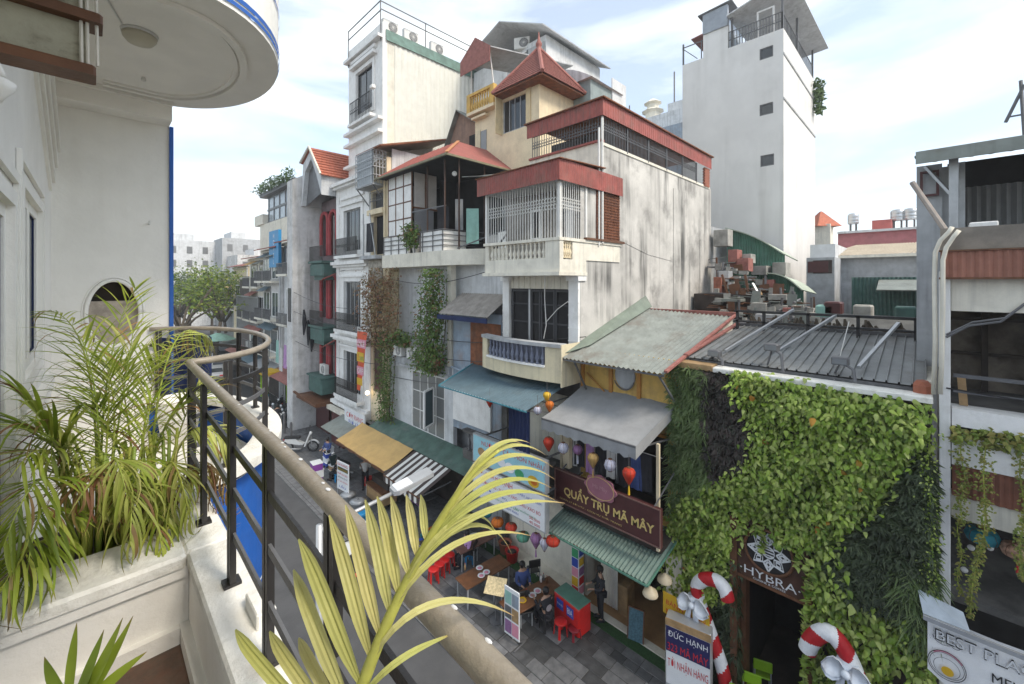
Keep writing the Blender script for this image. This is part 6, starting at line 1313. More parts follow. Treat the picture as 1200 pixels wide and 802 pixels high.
def lantern(loc, m, label, kind='round', r=.16, tassel=None, group='paper lanterns'):
    t = thing('lantern', loc, label, 'lantern', group)
    prof = {'round':[(r*.35,-.9*r),(r*.8,-.6*r),(r,0),(r*.8,.6*r),(r*.35,.9*r)],'drop':[(r*.2,-1.5*r),(r*.55,-.9*r),(r*.95,-.1*r),(r,.35*r),(r*.75,.8*r),(r*.3,1.0*r)],'flat':[(r*.35,-.6*r),(r*.85,-.4*r),(r,0),(r*.85,.4*r),(r*.35,.6*r)]}[kind]
    fine = []
    for (a, za), (b_, zb) in zip(prof, prof[1:]):
        for k in range(3): f = k/3; fine.append((a+(b_-a)*f, za+(zb-za)*f))
    fine.append(prof[-1]); part(t, 'shade', MB().lathe(fine, 14), m, True, local=True); z1 = prof[-1][1]; z0 = prof[0][1]
    rb_ = MB()
    for k in range(8):
        a = 2*math.pi*k/8; rb_.tube([(q*1.01*math.cos(a), q*1.01*math.sin(a), z) for q, z in prof], .004, 4)
    part(t, 'rib', rb_, m_wood, kind='stuff', local=True); part(t, 'cap', MB().lathe([(prof[-1][0],z1),(prof[-1][0]*.9,z1+.02)],10).lathe([(prof[0][0],z0-.02),(prof[0][0],z0)],10), m_wood, local=True)
    part(t, 'cord', MB().tube([(0,0,z1),(0,0,z1+.35)],.006,4), m_irong, local=True)
    if tassel: part(t, 'tassel', MB().lathe([(.03,z0-.28),(.02,z0-.1),(.008,z0-.02)],8), tassel, local=True)
    return t
lantern(onX(1151,628,12.5), m_lant, 'teal paper lantern hanging in the dark cafe behind the golden strand', 'flat', .26); lantern(onX(1193,646,12.4), mat("lantern_pattern", (.38,.22,.15), .6, .5, 14), 'beige and red patterned lantern with a red tassel at the right frame edge', 'flat', .24, m_redp)
for i, (px, py) in enumerate(((1138,642),(1160,642),(1130,668))): solo('bulb_lamp', MB().ball(onX(px,py,13.2),.06,8,6), m_white, ['small white globe left of the teal lantern in the cafe','small white globe right of the teal lantern in the cafe','lowest small white globe in the dark cafe'][i], 'lamp', group='small white globes in the cafe')
# ================================================================ houses behind and above
hp = thing('pyramid_roof_house', (19, 16, 0), 'pale yellow house with a red tiled pyramid roof, finial and baluster terrace', 'house')
YN = 13.7; XF = 15.6
w_ = MB(); cutwall(w_, XF, YN, 18.6, 15.0, 20.6, [(14.5,16.0,18.6,20.6)] if False else [(14.6,16.3,18.9,20.9)], .3); w_.box(XF,YN,20.6,XF+.3,16.9,21.4)
part(hp, 'front_wall', w_, m_yelp); part(hp, 'side_wall', MB().box(XF+.3,YN,14,24,YN+.3,21.3).box(XF+.3,18.3,14,22,18.6,20.6), m_yelp)
part(hp, 'roof_deck', MB().box(XF+.3,16.9,20.4,22,18.3,20.6), m_grey)
def hipz(z0, z1, ya, yb, xa, xb, m, name, par):
    c = Vector(((xa+xb)/2,(ya+yb)/2,z1)); cs = [Vector((xa,ya,z0)),Vector((xa,yb,z0)),Vector((xb,yb,z0)),Vector((xb,ya,z0))]; b_ = MB(); t_ = MB()
    for i in range(4):
        a, d = cs[i], cs[(i+1)%4]; b_.add([a,d,c],[(0,2,1)])
        for j in range(14):
            f0, f1 = j/14, (j+.98)/14; p0, p1 = a.lerp(c,f0), d.lerp(c,f0); q0, q1 = a.lerp(c,f1), d.lerp(c,f1); nn = ((d-a).cross(c-a)).normalized(); nn = nn if nn.z > 0 else -nn
            k = max(1,int((p1-p0).length/.28))
            for s in range(k): t_.add([p0.lerp(p1,s/k)+nn*.05,p0.lerp(p1,(s+.92)/k)+nn*.05,q0.lerp(q1,(s+.92)/k)+nn*.015,q0.lerp(q1,s/k)+nn*.015,p0.lerp(p1,s/k),p0.lerp(p1,(s+.92)/k)],[(0,1,2,3),(4,5,1,0)])
    ro = part(par, name, b_, m); part(ro, 'tiles', t_, m, kind='stuff'); 
    hc_ = MB()
    for a in cs[:2]+cs[3:]: hc_.tube([a+Vector((0,0,.05)), c+Vector((0,0,.05))],.1,6)
    part(ro, 'hip_ridge', hc_, m, kind='stuff'); return c
c = hipz(20.85, 23.25, 12.9, 16.4, 14.9, 18.4, m_tileold, 'roof', hp)
part(hp, 'finial', MB().lathe([(.14,0),(.17,.15),(.09,.2),(.16,.32),(.17,.42),(.08,.6),(.04,.85),(.015,1.05)],12,(c.x,c.y,c.z-.15)), m_tileold, True); part(hp, 'eave', MB().box(14.97,12.97,20.76,18.3,16.3,20.84), m_rust)
window(hp, XF, 14.6, 16.3, 18.9, 20.9, 4, 1, m_grey, m_glass, .06, .1)
for i, y in enumerate((16.32, 14.25)): 
    s_ = MB(); s_.box(XF-.06 if i else XF-.5, y, 18.85, XF-.01, y+.06 if not i else y+.3, 20.95); part(hp, 'shutter', s_, mat("shutter_cream", (.62,.5,.3), .7, .1))
part(hp, 'window_hood', MB().box(XF-.35,14.4,20.98,XF-.001,16.5,21.1) if False else MB().box(XF-.3,17.4,20.2,XF,18.6,20.32), m_yelp)
part(hp, 'narrow_window', MB().box(XF-.02,17.6,17.6,XF-.005,18.1,19.5), m_glassc); part(hp, 'shutter', MB().box(XF-.05,18.12,17.5,XF-.01,18.5,19.6), m_cream)
for k in range(1): pass
part(hp, 'terrace_slab', MB().box(XF-.4,16.6,20.45,XF+.3,18.9,20.62), m_yelp); part(hp, 'terrace_rail', MB().box(XF-.4,16.6,21.5,XF-.15,18.9,21.65).box(XF-.4,16.6,20.62,XF-.15,16.9,21.5).box(XF-.4,18.6,20.62,XF-.15,18.9,21.5), m_yel)
by = baluster_mesh(.88,.1,m_yel)
for i in range(8): inst(hp, 'baluster', by, (XF-.27,17.05+i*.21,20.62))
part(hp, 'canopy_roof', MB().slab((14.8,18.9,23.4),(14.8,16.4,23.4),(22,16.4,25.0),(22,18.9,25.0),.06), m_grey); part(hp, 'canopy_gable', MB().prism([(14.78,18.9,22.6),(14.78,16.4,22.6),(14.78,16.4,23.4),(14.78,17.6,24.3),(14.78,18.9,23.4)],(-.03,0,0)), m_tileold); part(hp, 'canopy_post', MB().box(15.4,18.7,20.6,15.46,18.76,23.4).bar((15.5,16.9,21.6),(15.3,17.0,23.4),.06), m_acw)
# brown gable shed beside it
hs_ = thing('brown_shed', (17, 20.2, 15), 'brown boarded rooftop shed with a gable roof left of the pale yellow house', 'shed')
part(hs_, 'wall', MB().prism([(16.0,18.8,15.5),(16.0,21.6,15.5),(16.0,21.6,19.6),(16.0,20.6,21.4),(16.0,18.8,20.2)],(5,0,0)), mat("shed_brown", (.25,.16,.12), .8, .15, streak=.3)); part(hs_, 'roof', MB().slab((15.7,21.9,19.3),(15.7,20.55,21.5),(21.2,20.55,21.5),(21.2,21.9,19.3),.05).slab((15.7,20.55,21.5),(15.7,18.5,20.1),(21.2,18.5,20.1),(21.2,20.55,21.5),.05), m_roofg); part(hs_, 'door', MB().box(15.97,18.85,16.5,15.995,19.6,19.7), m_dark)
part(hs_, 'base', MB().box(16.05,18.75,14,21,21.65,15.5), m_grey)
# long white rooftop storey with sheet roof behind
ht = thing('rooftop_storey', (25, 21, 20), 'white sheet-roofed rooftop storey behind the pyramid roofed house', 'building')
part(ht, 'wall', MB().box(20,17.0,16,26,24.0,26.4), m_greyl); part(ht, 'roof', MB().slab((19,24.4,26.7),(19,20.2,28.2),(26.5,20.2,28.2),(26.5,24.4,26.7),.06).slab((19,20.2,28.2),(19,16.4,26.4),(26.5,16.4,26.4),(26.5,20.2,28.2),.06), m_greyl); part(ht, 'window', MB().frame(19.98,18.5,24.0,20.5,26.0,.08,.05), m_white)
part(ht, 'dark_shade', MB().box(19.93,17.1,21,19.97,18.6,26.0), m_grey)
def tank(loc, label, r=.5, h=1.2, n=0):
    t = thing('water_tank', loc, label, 'water tank', 'steel rooftop water tanks'); z = .7
    part(t, 'tank', MB().lathe([(r*.9,z),(r,z+.06),(r,z+h*.25),(r*.97,z+h*.27),(r,z+h*.3),(r,z+h*.6),(r*.97,z+h*.62),(r,z+h*.65),(r,z+h*.95),(r*.7,z+h*1.1),(r*.3,z+h*1.15)],18), mat("steel_tank", (.5,.51,.52), .3, .08, metal=.7) if 'steel_tank' not in bpy.data.materials else bpy.data.materials['steel_tank'], True, local=True)
    for a in range(4): x, y = r*.7*math.cos(a*math.pi/2+.7), r*.7*math.sin(a*math.pi/2+.7); part(t, 'leg', MB().box(x-.03,y-.03,0,x+.03,y+.03,z), m_irong, local=True)
    return t
p = onY(612, 52, 19); aircon((p.x,p.y,p.z-.4), 'grey rooftop unit left of the tiled finial', rad(30), 1.3); p = onY(650, 62, 19); aircon((p.x,p.y,p.z-.6), 'small rooftop unit right of the tiled finial', rad(30), 1.1)
# grey green barrel-roofed building
hk = thing('barrel_roof_building', (30, 18, 0), 'grey green rooftop building with a pale barrel roof right of the pyramid roof', 'building')
part(hk, 'body', MB().box(18.4,12.6,14,21.8,16.8,21.6), mat("greygreen_wall", (.24,.29,.29), .8, .12, streak=.4))
bv = MB(); P = [(18.2,12.4+4.6*i/12,21.6+1.0*math.sin(math.pi*i/12)) for i in range(13)]; bv.prism(P,(3.2,0,0)); part(hk, 'roof', bv, m_greyl)
part(hk, 'block', MB().box(20.4,12.52,14,21.85,12.598,22.3), m_greyl); part(hk, 'dome', MB().ball((20.6,14.0,22.3),.6,14,8,.6), m_rust, True)
# pagoda-like rooftop far off and its terraced roofs
hq = thing('far_rooftops', (60, 28, 0), 'distant pale stepped rooftops with a small upturned turret', 'building')
q0, q1 = onX(745,140,52), onX(800,120,52)
part(hq, 'terrace', MB().box(52,q1.y-6,0,70,q0.y,onX(770,135,52).z).box(53,q1.y-8,10,70,q0.y-4,onX(770,122,52).z), m_greyl); part(hq, 'lower_roof', MB().box(50,q1.y-6,0,52,q0.y+1,onX(775,150,50).z), m_bluegrey)
c = onX(765,115,54); part(hq, 'turret', MB().lathe([(1.0,-5),(1.0,-2.2),(1.5,-1.9),(.8,-1.5),(.8,-1.0),(1.2,-.8),(.3,-.2)],8,c), m_creamw)
part(hq, 'roof_pole', MB().tube([c+Vector((0,-3,-2)),c+Vector((0,-3,2.5))],.1,5).tube([c+Vector((0,3.5,-3)),c+Vector((0,3.5,0))],.1,5), m_irong)
for i in range(8):
    pass
# ================================================================ the tall pale tower
tw = thing('tower_block', (34, 9.6, 0), 'tall narrow pale grey tower with three small dark windows and a roof terrace', 'tower')
TX = 30.3; TY0, TY1 = 6.5, 12.8
w_ = MB(); wins = [onX(898,62,TX), onX(898,128,TX), onX(899,188,TX)]
hl = [(p.y-.38,p.y+.38,p.z-.36,p.z+.36) for p in wins]
ZB = onX(880,60,TX).z
tops = [(918,33),(853,53),(853,28),(824,35),(824,68),(801,72)]
zt = lambda px, py: onX(px, py, TX).z
cutwall(w_, TX, TY0, onX(853,50,TX).y, 0, zt(918,33), hl, .3); yb = onX(853,50,TX).y; yc = onX(824,35,TX).y
w_.box(TX,yb,0,TX+.3,yc,zt(853,28)); w_.box(TX,yc,0,TX+.3,TY1,zt(824,68)); w_.box(TX+.3,TY0,0,40.2,TY0+.3,zt(918,33)); w_.box(TX+.3,TY1-.3,0,40,TY1,zt(824,68)); part(tw, 'wall', w_, m_tower)
part(tw, 'roof_deck', MB().box(TX+.3,TY0+.3,zt(918,33)-1.4,40,TY1-.3,zt(918,33)-1.2), m_grey)
for a, b_, c_, d_ in hl: window(tw, TX, a, b_, c_, d_, 1, 1, m_irong, m_glass, .07, .08)
bd = MB()
for z in (zt(918,45)-1.0, onY(936,128,TY0).z-.6): bd.box(TX-.04,TY0-.05,z,40.25,TY0-.001,z+.12)
part(tw, 'string_course', bd, m_grey); ZT = zt(918,33)
part(tw, 'penthouse', MB().box(TX+.6,yb+.3,ZT-1,TX+4,yc-.2,ZT+2.8), mat("penthouse_blue", (.36,.42,.50), .8, .1)); part(tw, 'penthouse_roof', MB().slab((TX-.2,yc+.3,zt(824,18)),(TX-.2,yb-.3,zt(855,2)),(TX+5,yb-.3,zt(855,2)),(TX+5,yc+.3,zt(824,18)),.08), m_irong)
part(tw, 'penthouse_front', MB().box(TX-.1,yb,zt(853,30),TX+.2,yc,zt(838,12)), mat("penthouse_grey", (.30,.33,.37), .8, .1))
part(tw, 'terrace_canopy', MB().slab((TX-.3,yb,ZT+2.1),(TX-.3,TY0-.5,ZT+3.0),(40.5,TY0-.8,ZT+2.5),(40.5,yb,ZT+2.2),.08), m_greyl)
for x, y in ((TX+.2,TY0+.1),(34.5,TY0+.1),(39.8,TY0+.1),(TX+.2,yb-.2)): part(tw, 'canopy_post', MB().box(x-.06,y-.06,ZT-.1,x+.06,y+.06,ZT+2.5), m_irong)
grille(tw, TX+.1, TY0+.1, yb, ZT+.02, ZT+1.1, 18, m_irong, .02, 3, 1); grilleY(tw, TY0+.1, TX+.1, 39.9, ZT+.02, ZT+1.1, 26, m_irong, .02, 2, 0); part(tw, 'terrace_rail', MB().box(TX,yc+.1,zt(824,68)+.0,TX+.06,yc+.16,zt(824,68)+1.3).box(TX,TY1-.1,zt(824,68),TX+.08,TY1,zt(824,68)+1.5).box(TX,yc,zt(824,68)+1.2,TX+.05,TY1,zt(824,68)+1.26).bar((TX,TY1,zt(824,68)+1.2),(TX,yc+.4,zt(824,68)+.1),.05), m_irong)
part(tw, 'red_canopy', MB().slab((TX-.1,yc+.8,zt(815,45)),(TX-.1,yc,zt(824,40)),(TX+2,yc,zt(824,40)),(TX+2,yc+.8,zt(815,45)),.06), m_tileold)
part(tw, 'white_gate', MB().frame(TX+.5,TY0+.6,ZT+.1,TY0+1.6,ZT+1.9,.1,.06), m_white)
creeper('climbing_plant', 'small shrub sprouting from the right side of the tall tower', m_treed, (TY0-.6,TY0-.02), (onY(953,112,TY0).z-1.5,onY(953,112,TY0).z+1), 39.8, 220, lambda y,z: 1, .35, .8)
# ================================================================ jumble between the stained wall and the tower
for i, (X, pts, lab) in enumerate(((25.6,[(852,268),(920,298),(921,320),(900,318),(853,338)],'upper green corrugated lean-to with a curved roof edge in front of the tall tower'),(22.5,[(900,320),(942,340),(944,390),(900,390)],'lower green corrugated lean-to with a curved roof edge near the ridge railing'))):
    t = thing('green_shed', onX(900,340,X), lab, 'shed', 'green corrugated sheds'); a, b_ = onX(*pts[0],X), onX(*pts[1],X); zb = onX(*pts[-1],X).z-2
    n = 22; mb = MB(); vs = []
    for k in range(n*2+1):
        f = k/(n*2); q = a.lerp(b_,f); q.z += .9*math.sin(math.pi*f)*.24; x = X+(.03 if k%2 else -.03); vs += [(x,q.y,zb),(x,q.y,q.z)]
    mb.add(vs,[(2*k,2*k+2,2*k+3,2*k+1) for k in range(n*2)]); part(t, 'wall', mb, m_green)
    rf = MB(); 
    for k in range(12):
        f, g_ = k/12, (k+1)/12; q, r_ = a.lerp(b_,f), a.lerp(b_,g_); q.z += .9*math.sin(math.pi*f)*.24+.02; r_.z += .9*math.sin(math.pi*g_)*.24+.02; rf.slab(q+Vector((-.3,0,0)),r_+Vector((-.3,0,0)),r_+Vector((3.0,0,-.25)),q+Vector((3.0,0,-.25)),.05)
    part(t, 'roof', rf, mat("shed_roof_pale", (.40,.45,.36), .7, .15, dirt=.3) if not i else bpy.data.materials["shed_roof_pale"])
    part(t, 'back', MB().box(X+.1,b_.y,0,X+3,a.y,zb+1), m_grey)
m_conc = mat('rooftop_concrete', (.34,.33,.30), .9, .2, dirt=.6, dcol=(.14,.13,.12))
def clutter(px0, py0, px1, py1, X, dpt, m, name, label, cat, group='jumble of rooftop things behind the sheet roof'):
    a, b_ = onX(px0,py0,X), onX(px1,py1,X); return solo(name, MB().bev(X,min(a.y,b_.y),min(a.z,b_.z),X+dpt,max(a.y,b_.y),max(a.z,b_.z),.015), m, label, cat, group=group)
part(tw, 'neighbour_block', MB().box(24.4,8.7,0,27,12,onX(840,265,24.4).z), m_grey)
clutter(836,270,853,288,24.0,.8,m_conc,'plastered_block','pale plastered block under a tin cap beside the stained wall','block')
for args in ((853,293,864,320,23.6,.8,m_tileold,'red_cabinet','tall red metal cabinet in front of the upper green lean-to','cabinet'),(864,303,877,318,23.4,.8,m_tileold,'red_cabinet','shorter red metal box right of the tall red cabinet','cabinet'),(897,328,907,341,22.2,.8,m_tileold,'red_cabinet','small red box above the lower green lean-to roof','cabinet'),(917,361,928,377,20.5,.6,m_tileold,'red_cabinet','red box standing just above the ridge railing','cabinet'),
             (880,312,898,322,24.6,1,m_conc,'water_drum','cream lying drum under the upper green lean-to','drum'),(905,308,921,322,24.9,1,m_conc,'water_drum','pale drum at the right end of the upper lean-to','drum'),(868,338,888,352,22.6,1,m_conc,'crate','white crate in the middle of the rooftop jumble','crate'),(842,318,854,330,22.2,.6,m_alu,'sheet_scrap','crumpled grey sheet beside the stained wall','scrap'),(900,345,922,352,21.0,.8,m_conc,'water_drum','small cream drum above the lower jumble','drum'),(880,355,898,368,20.6,.8,m_conc,'crate','pale crate right of the ridge railing posts','crate'),(885,368,918,378,20.2,.8,m_grey,'concrete_trough','long grey trough behind the ridge railing','trough'),
             (836,325,845,350,22.0,1,m_brick,'brick_pier','red brick pier against the stained wall','pier'),(845,350,868,354,20.8,1.6,m_roofg,'flat_canopy','thin grey green flat canopy on posts in the jumble','canopy'),(870,298,880,308,24.0,.8,m_conc,'crate','grey crate wedged under the upper lean-to eave','crate')): clutter(*args)
for i_, (m_, nm) in enumerate(((m_roofg,'heap of grey sheet offcuts'),(m_wood,'heap of broken brown timber'),(m_irong,'heap of dark pipes and buckets'),(m_conc,'heap of pale rubble blocks'))):
    g = MB(); rj = random.Random(20+i_)
    for k in range(60):
        px, py = rj.uniform(838,955), 0; py = rj.uniform(300+.55*(px-838), 388); X = 23.9-(py-300)/88*4.2; c_ = onX(px,py,X); d_ = (rj.choice([Vector((0,1,0)),Vector((0,1,0)),Vector((0,0,1)),Vector((1,0,0))])+Vector((rj.gauss(0,.08),rj.gauss(0,.1),rj.gauss(0,.08)))).normalized(); l_ = rj.uniform(.15,.7)
        if i_ == 2: g.tube([c_-d_*l_,c_+d_*l_],.05,6)
        elif i_ == 3: g.bar(c_-d_*l_*.3,c_+d_*l_*.3,rj.uniform(.15,.35))
        else: g.bar(c_-d_*l_,c_+d_*l_,rj.uniform(.06,.5),.03)
    solo('rooftop_heap', g, m_, nm+' in the jumble between the stained wall and the tower', 'heap', kind='stuff')
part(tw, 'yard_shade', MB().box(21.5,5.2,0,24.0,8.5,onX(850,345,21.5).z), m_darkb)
for k in range(6):
    a = onX(846+k*9, 322+(k%3)*10, 21.8); b_ = onX(853+k*9, 345+(k%2)*14, 21.6); solo('loose_timber', MB().bar(a,b_,.10,.05), [m_wood,m_alu,m_woodl][k%3], ['dark plank leaning beside the brick pier','grey metal strip leaning under the crumpled sheet','light plank leaning in the middle of the rooftop jumble','dark plank lying by the white crate','grey strip lying under the lower green lean-to','light plank leaning by the small cream drum'][k], 'plank', group='jumble of rooftop things behind the sheet roof')
# ================================================================ far low buildings between tower and cafe
hl_ = thing('grey_row_house', (34, 2.5, 0), 'grey rendered house with a tan sheet roof behind the ivy restaurant roof', 'house'); X = 30
a, b_ = onX(975,300,X), onX(1085,300,X); zr = onX(1020,300,X).z; zg = onX(1020,290,X).z
part(hl_, 'wall', MB().box(X,b_.y-1.5,0,X+8,a.y,zr), m_grey); part(hl_, 'roof', MB().corr((X-.4,a.y+.5,zr+.05),(X-.4,b_.y-2,zr+.05),(X+5,b_.y-2,zr+.95),(X+5,a.y-.6,zr+.95),40,.03), mat("tan_sheet", (.34,.29,.22), .75, .12, dirt=.2)); part(hl_, 'roof_edge', MB().box(X-.45,b_.y-2,zr-.1,X-.35,a.y+.5,zr+.05), m_creamw)
hm = thing('pink_roof_building', (40,2,0), 'building with a long faded pink red parapet and roof tanks on the skyline', 'building'); X = 38
a, b_ = onX(982,285,X), onX(1090,285,X); z0_, z1_ = onX(1040,290,X).z, onX(1040,271,X).z
part(hm, 'wall', MB().box(X,b_.y-2,0,X+9,a.y,z0_), m_greyl); part(hm, 'parapet', MB().box(X-.05,b_.y-2,z0_,X+.2,a.y,z1_), mat("faded_pink", (.40,.15,.16), .8, .12, dirt=.2)); part(hm, 'roof_ledge', MB().box(X-.3,b_.y-2,z1_,X+6,a.y,z1_+.15), m_greyl)
c0, c1 = onX(1021,266,X), onX(1044,256,X); part(hm, 'red_box', MB().box(X+.5,c1.y,z1_,X+3,c0.y,c1.z), mat("faded_red", (.42,.12,.11), .8, .1))
for i, (px, r_) in enumerate(((1000,.33),(1052,.39),(1067,.39))): q = onX(px,268,X+1.5); tank((q.x,q.y,z1_+.1), ['steel water tank at the left of the pink parapet','steel water tank just right of the red roof box','rightmost steel water tank beside the cafe wall'][i], r_, .7)
q = onX(962,262,52); ft = thing('tiled_turret', (q.x,q.y,0), 'tiny orange tiled rooftop turret on the skyline beside the tower', 'house'); part(ft, 'body', MB().box(q.x-1,q.y-.9,0,q.x+1,q.y+.9,q.z-.2), m_creamw); part(ft, 'roof', MB().lathe([(1.7,-.4),(.1,1.2)],4,(q.x,q.y,q.z)), m_tile)
hx = thing('smoky_house', (27,5.6,0), 'dark weathered house with a shadowed window strip below the tower corner', 'house'); X = 27.5; a, b_ = onX(945,300,X), onX(978,300,X)
part(hx, 'wall', MB().box(X,b_.y,0,X+6,a.y,onX(960,302,X).z), m_grey); part(hx, 'upper_block', MB().box(X+1,b_.y+.1,5,X+6,a.y,onX(965,285,X).z), m_greyl); wv = onX(960,313,X); part(hx, 'window', MB().box(X-.03,b_.y+.1,wv.z-.35,X-.01,a.y-.3,wv.z+.35), m_darkb); part(hx, 'red_blind', MB().box(X-.05,wv.y-.4,wv.z-.3,X-.035,wv.y+.5,wv.z+.3), m_maroon)
hgz = thing('green_clad_house', (24,1.5,0), 'house with dark green sheet cladding and a sloping canopy behind the restaurant roof', 'house'); X = 24
a, b_ = onX(998,330,X), onX(1080,330,X); za, zb = onX(1040,325,X).z, onX(1040,342,X).z
g = MB().corr((X,a.y,zb-3),(X,b_.y-1,zb-3),(X,b_.y-1,za),(X,a.y,za),24,.03); part(hgz, 'cladding', g, m_greend); part(hgz, 'canopy', MB().slab((X-1.2,onX(1030,340,X).y,zb+.1),(X-1.2,b_.y-1,zb+.1),(X,b_.y-1,za-.1),(X,onX(1030,340,X).y,za-.1),.05), m_roofg); part(hgz, 'wall', MB().box(X+.1,b_.y-1,0,X+5,a.y,za-.05), m_grey)
hgy = thing('low_sheds', (20,3,0), 'low dark lean-to roofs right behind the ridge railing of the restaurant', 'shed'); 
part(hgy, 'roof', MB().slab((18.2,4.7,8.6),(18.2,3.2,8.6),(22,3.2,9.4),(22,4.7,9.4),.05).slab((18.5,2.9,8.9),(18.5,.4,8.7),(23,.4,9.6),(23,2.9,9.6),.05), mat('dark_roof_sheet', (.09,.09,.085), .7, .3, 2)); part(hgy, 'wall', MB().box(18.6,.4,0,22,4.7,8.6), m_darkb)  # roof sheets in a dark, slightly varied grey
for i,(px,py,m_,lab) in enumerate(((965,362,m_mint,'mint plastic sheet among the low roofs behind the restaurant'),(1010,362,m_conc,'pale grey box on the low roofs behind the restaurant'),(975,358,m_maroon,'small dark red bundle on the low roofs left of the pale box'),(1060,364,m_greend,'teal sheet leaning against the grey wall by the conduits'))):
    q = onX(px,py,18.8); solo('roof_bundle', MB().bev(q.x,q.y-.28,q.z-.3,q.x+.6,q.y+.25,q.z+.12,.05), m_, lab, 'bundle', group='odds and ends on the low roofs')
# ================================================================ further down the street on the left
def far_house(label, X, y0, y1, z, m, rows=(), wm=m_glassb, roof=None, cat='house', depth=9, name='far_house'):
    rq = random.Random(int(y0))
    t = thing(name, (X+depth/2,(y0+y1)/2,0), label, cat); part(t, 'wall', MB().box(X,y0,0,X+depth,y1,z), m)
    for a, b_, c_, d_ in rows: window(t, X-.16, a, b_, c_, d_, 2, 1, m_white, wm, .1, .1)
    for a, b_, c_, d_ in rows:
        part(t, 'balcony', MB().box(X-.9,a-.2,c_-.35,X-.01,b_+.2,c_-.15), m_creamw); grille(t, X-.85, a-.15, b_+.15, c_-.15, c_+.8, 9, m_irong, .025, 2, 0, 'balcony_rail')
        if rq.random() < .6: part(t, 'wall_unit', MB().bev(X-.6,b_-.9,c_-.14,X-.2,b_-.1,c_+.5,.03), m_acw)
        if rq.random() < .6: part(t, 'blind', MB().slab((X-.8,b_+.1,d_+.05),(X-.8,a-.1,d_+.05),(X-.02,a-.1,d_+.5),(X-.02,b_+.1,d_+.5),.04), rq.choice([m_teal,m_tileold,m_roofg,m_awny]))
    part(t, 'drain_pipe', MB().tube([(X-.1,y0+.15,0),(X-.1,y0+.15,z)],.07,6), m_greyl)
    if roof: part(t, 'roof', MB().slab((X-.8,y1+.3,z),(X-.8,y0-.3,z),(X+depth*.6,y0-.3,z+roof[1]),(X+depth*.6,y1+.3,z+roof[1]),.1), roof[0])
    part(t, 'cornice', MB().box(X-.2,y0,z-.35,X-.01,y1,z-.1), m_creamw); part(t, 'shop_front', MB().box(X-.06,y0+.4,.1,X-.01,y1-.4,2.8), m_darkb); part(t, 'awning', MB().slab((X-1.6,y1,2.7),(X-1.6,y0,2.7),(X,y0,3.2),(X,y1,3.2),.05), [m_teal,m_roofg,m_awng,m_tileold][int(y0)%4]); return t
far_house('pale lilac house with teal windows and a red sheet roof beyond the grey slab building', 12.6, 35.6, 42.5, 14.6, m_greyl, [(36.5,38.5,11.8,14.0),(39.2,41.6,11.8,14.0),(36.5,38.5,7.4,10.4),(39.2,41.6,7.4,10.4)], m_glassb, (m_redfas, 1.8))
far_house('stained cream house with teal windows and a red sheet roof behind the blue vertical sign', 12.4, 42.6, 48.5, 14.2, m_party, [(43.2,45.2,11.2,13.3),(45.9,48.0,11.2,13.3),(43.2,45.2,7.6,10.0),(45.9,48.0,7.6,10.0),(43.4,47.8,4.2,6.4)], m_glassb, (m_redfas, 1.6))
gt = thing('glass_tower', (22,60,0), 'glazed building with a roof garden rising behind the red roofed house', 'building'); part(gt, 'wall', MB().box(17,53.5,0,28,68,19), m_creamw)
part(gt, 'glass_storey', MB().box(17.5,53.6,19,28,66,22.8), mat("sky_glass", (.30,.34,.38), .15, .1)); fr_ = MB()
for k in range(6): y = 53.6+2.4*k; fr_.box(17.42,y-.12,19,17.5,y+.12,22.8)
for z in (19,20.8,22.6): fr_.box(17.4,53.5,z,17.5,66,z+.28)
part(gt, 'mullion', fr_, m_irong); part(gt, 'roof_slab', MB().box(16.8,53.2,22.8,28,67.5,23.3), m_irong); part(gt, 'terrace_wall', MB().box(16.8,66,19,17.5,70,20.4), m_creamw)
creeper('roof_garden', 'row of roof garden shrubs on top of the glazed building', m_treed, (53.4,67.5), (23.3,24.6), 17.2, 700, lambda y,z: (.3+.9*abs(math.sin(y*1.1)))*(1-sm(23.5,24.7,z)), .45, 1.2, False, 'plants')
vs_ = thing('vertical_sign', (11.9,42.2,13), 'tall blue vertical hotel sign with white letters projecting from the cream house', 'sign'); q0, q1 = onX(316,272,11.9), onX(327,313,11.9); cy_ = (q0.y+q1.y)/2
part(vs_, 'panel', MB().box(11.85,q1.y,q1.z,12.1,q0.y,q0.z), m_signb)
for i, ch in enumerate("HOTEL"): word(vs_, ch, m_white, (11.85,cy_,q0.z-.5-(q0.z-q1.z-1)*i/4), RT, UP, h=.42)
far_house('grey house with a shaded roof terrace beyond the blue vertical sign', 12.8, 48.6, 55.5, 13.6, m_creamw, [(49.2,51.2,10.6,12.8),(52.2,54.6,10.6,12.8),(49.2,51.2,7,9.4),(52.2,54.6,7,9.4),(49.2,54.6,3.8,5.8)], m_glass, (m_tileold,1.2))
far_house('brown slatted narrow building at the bend of the street', 13.0, 55.6, 61.0, 11.6, mat("slatted_brown", (.13,.11,.10), .8, .15), [(56.5,58,7,9.5)])
gh = thing('grey_hoarding', (11.8,58,4), 'large plain grey panel hung over the street at the bend', 'panel'); q0, q1 = onX(279,346,12.6), onX(304,392,12.6); part(gh, 'sheet', MB().box(12.5,q1.y,q1.z,12.6,q0.y,q0.z), mat("hoarding_grey", (.17,.17,.17), .6, .08)); part(gh, 'frame', MB().frame(12.49,q1.y,q1.z,q0.y,q0.z,.12,.06), m_metal)
far_house('orange cream house with a small gable further down the street', 14.0, 61.2, 69.0, 13.0, m_yelp, [(62.5,64.5,8,10.5),(65.5,67.5,8,10.5)], m_glass, (m_tileold, 1.6))
far_house('grey house behind the street trees', 15.5, 69.5, 82, 12.2, m_grey, [(71,74,7,10),(76,79,7,10)])
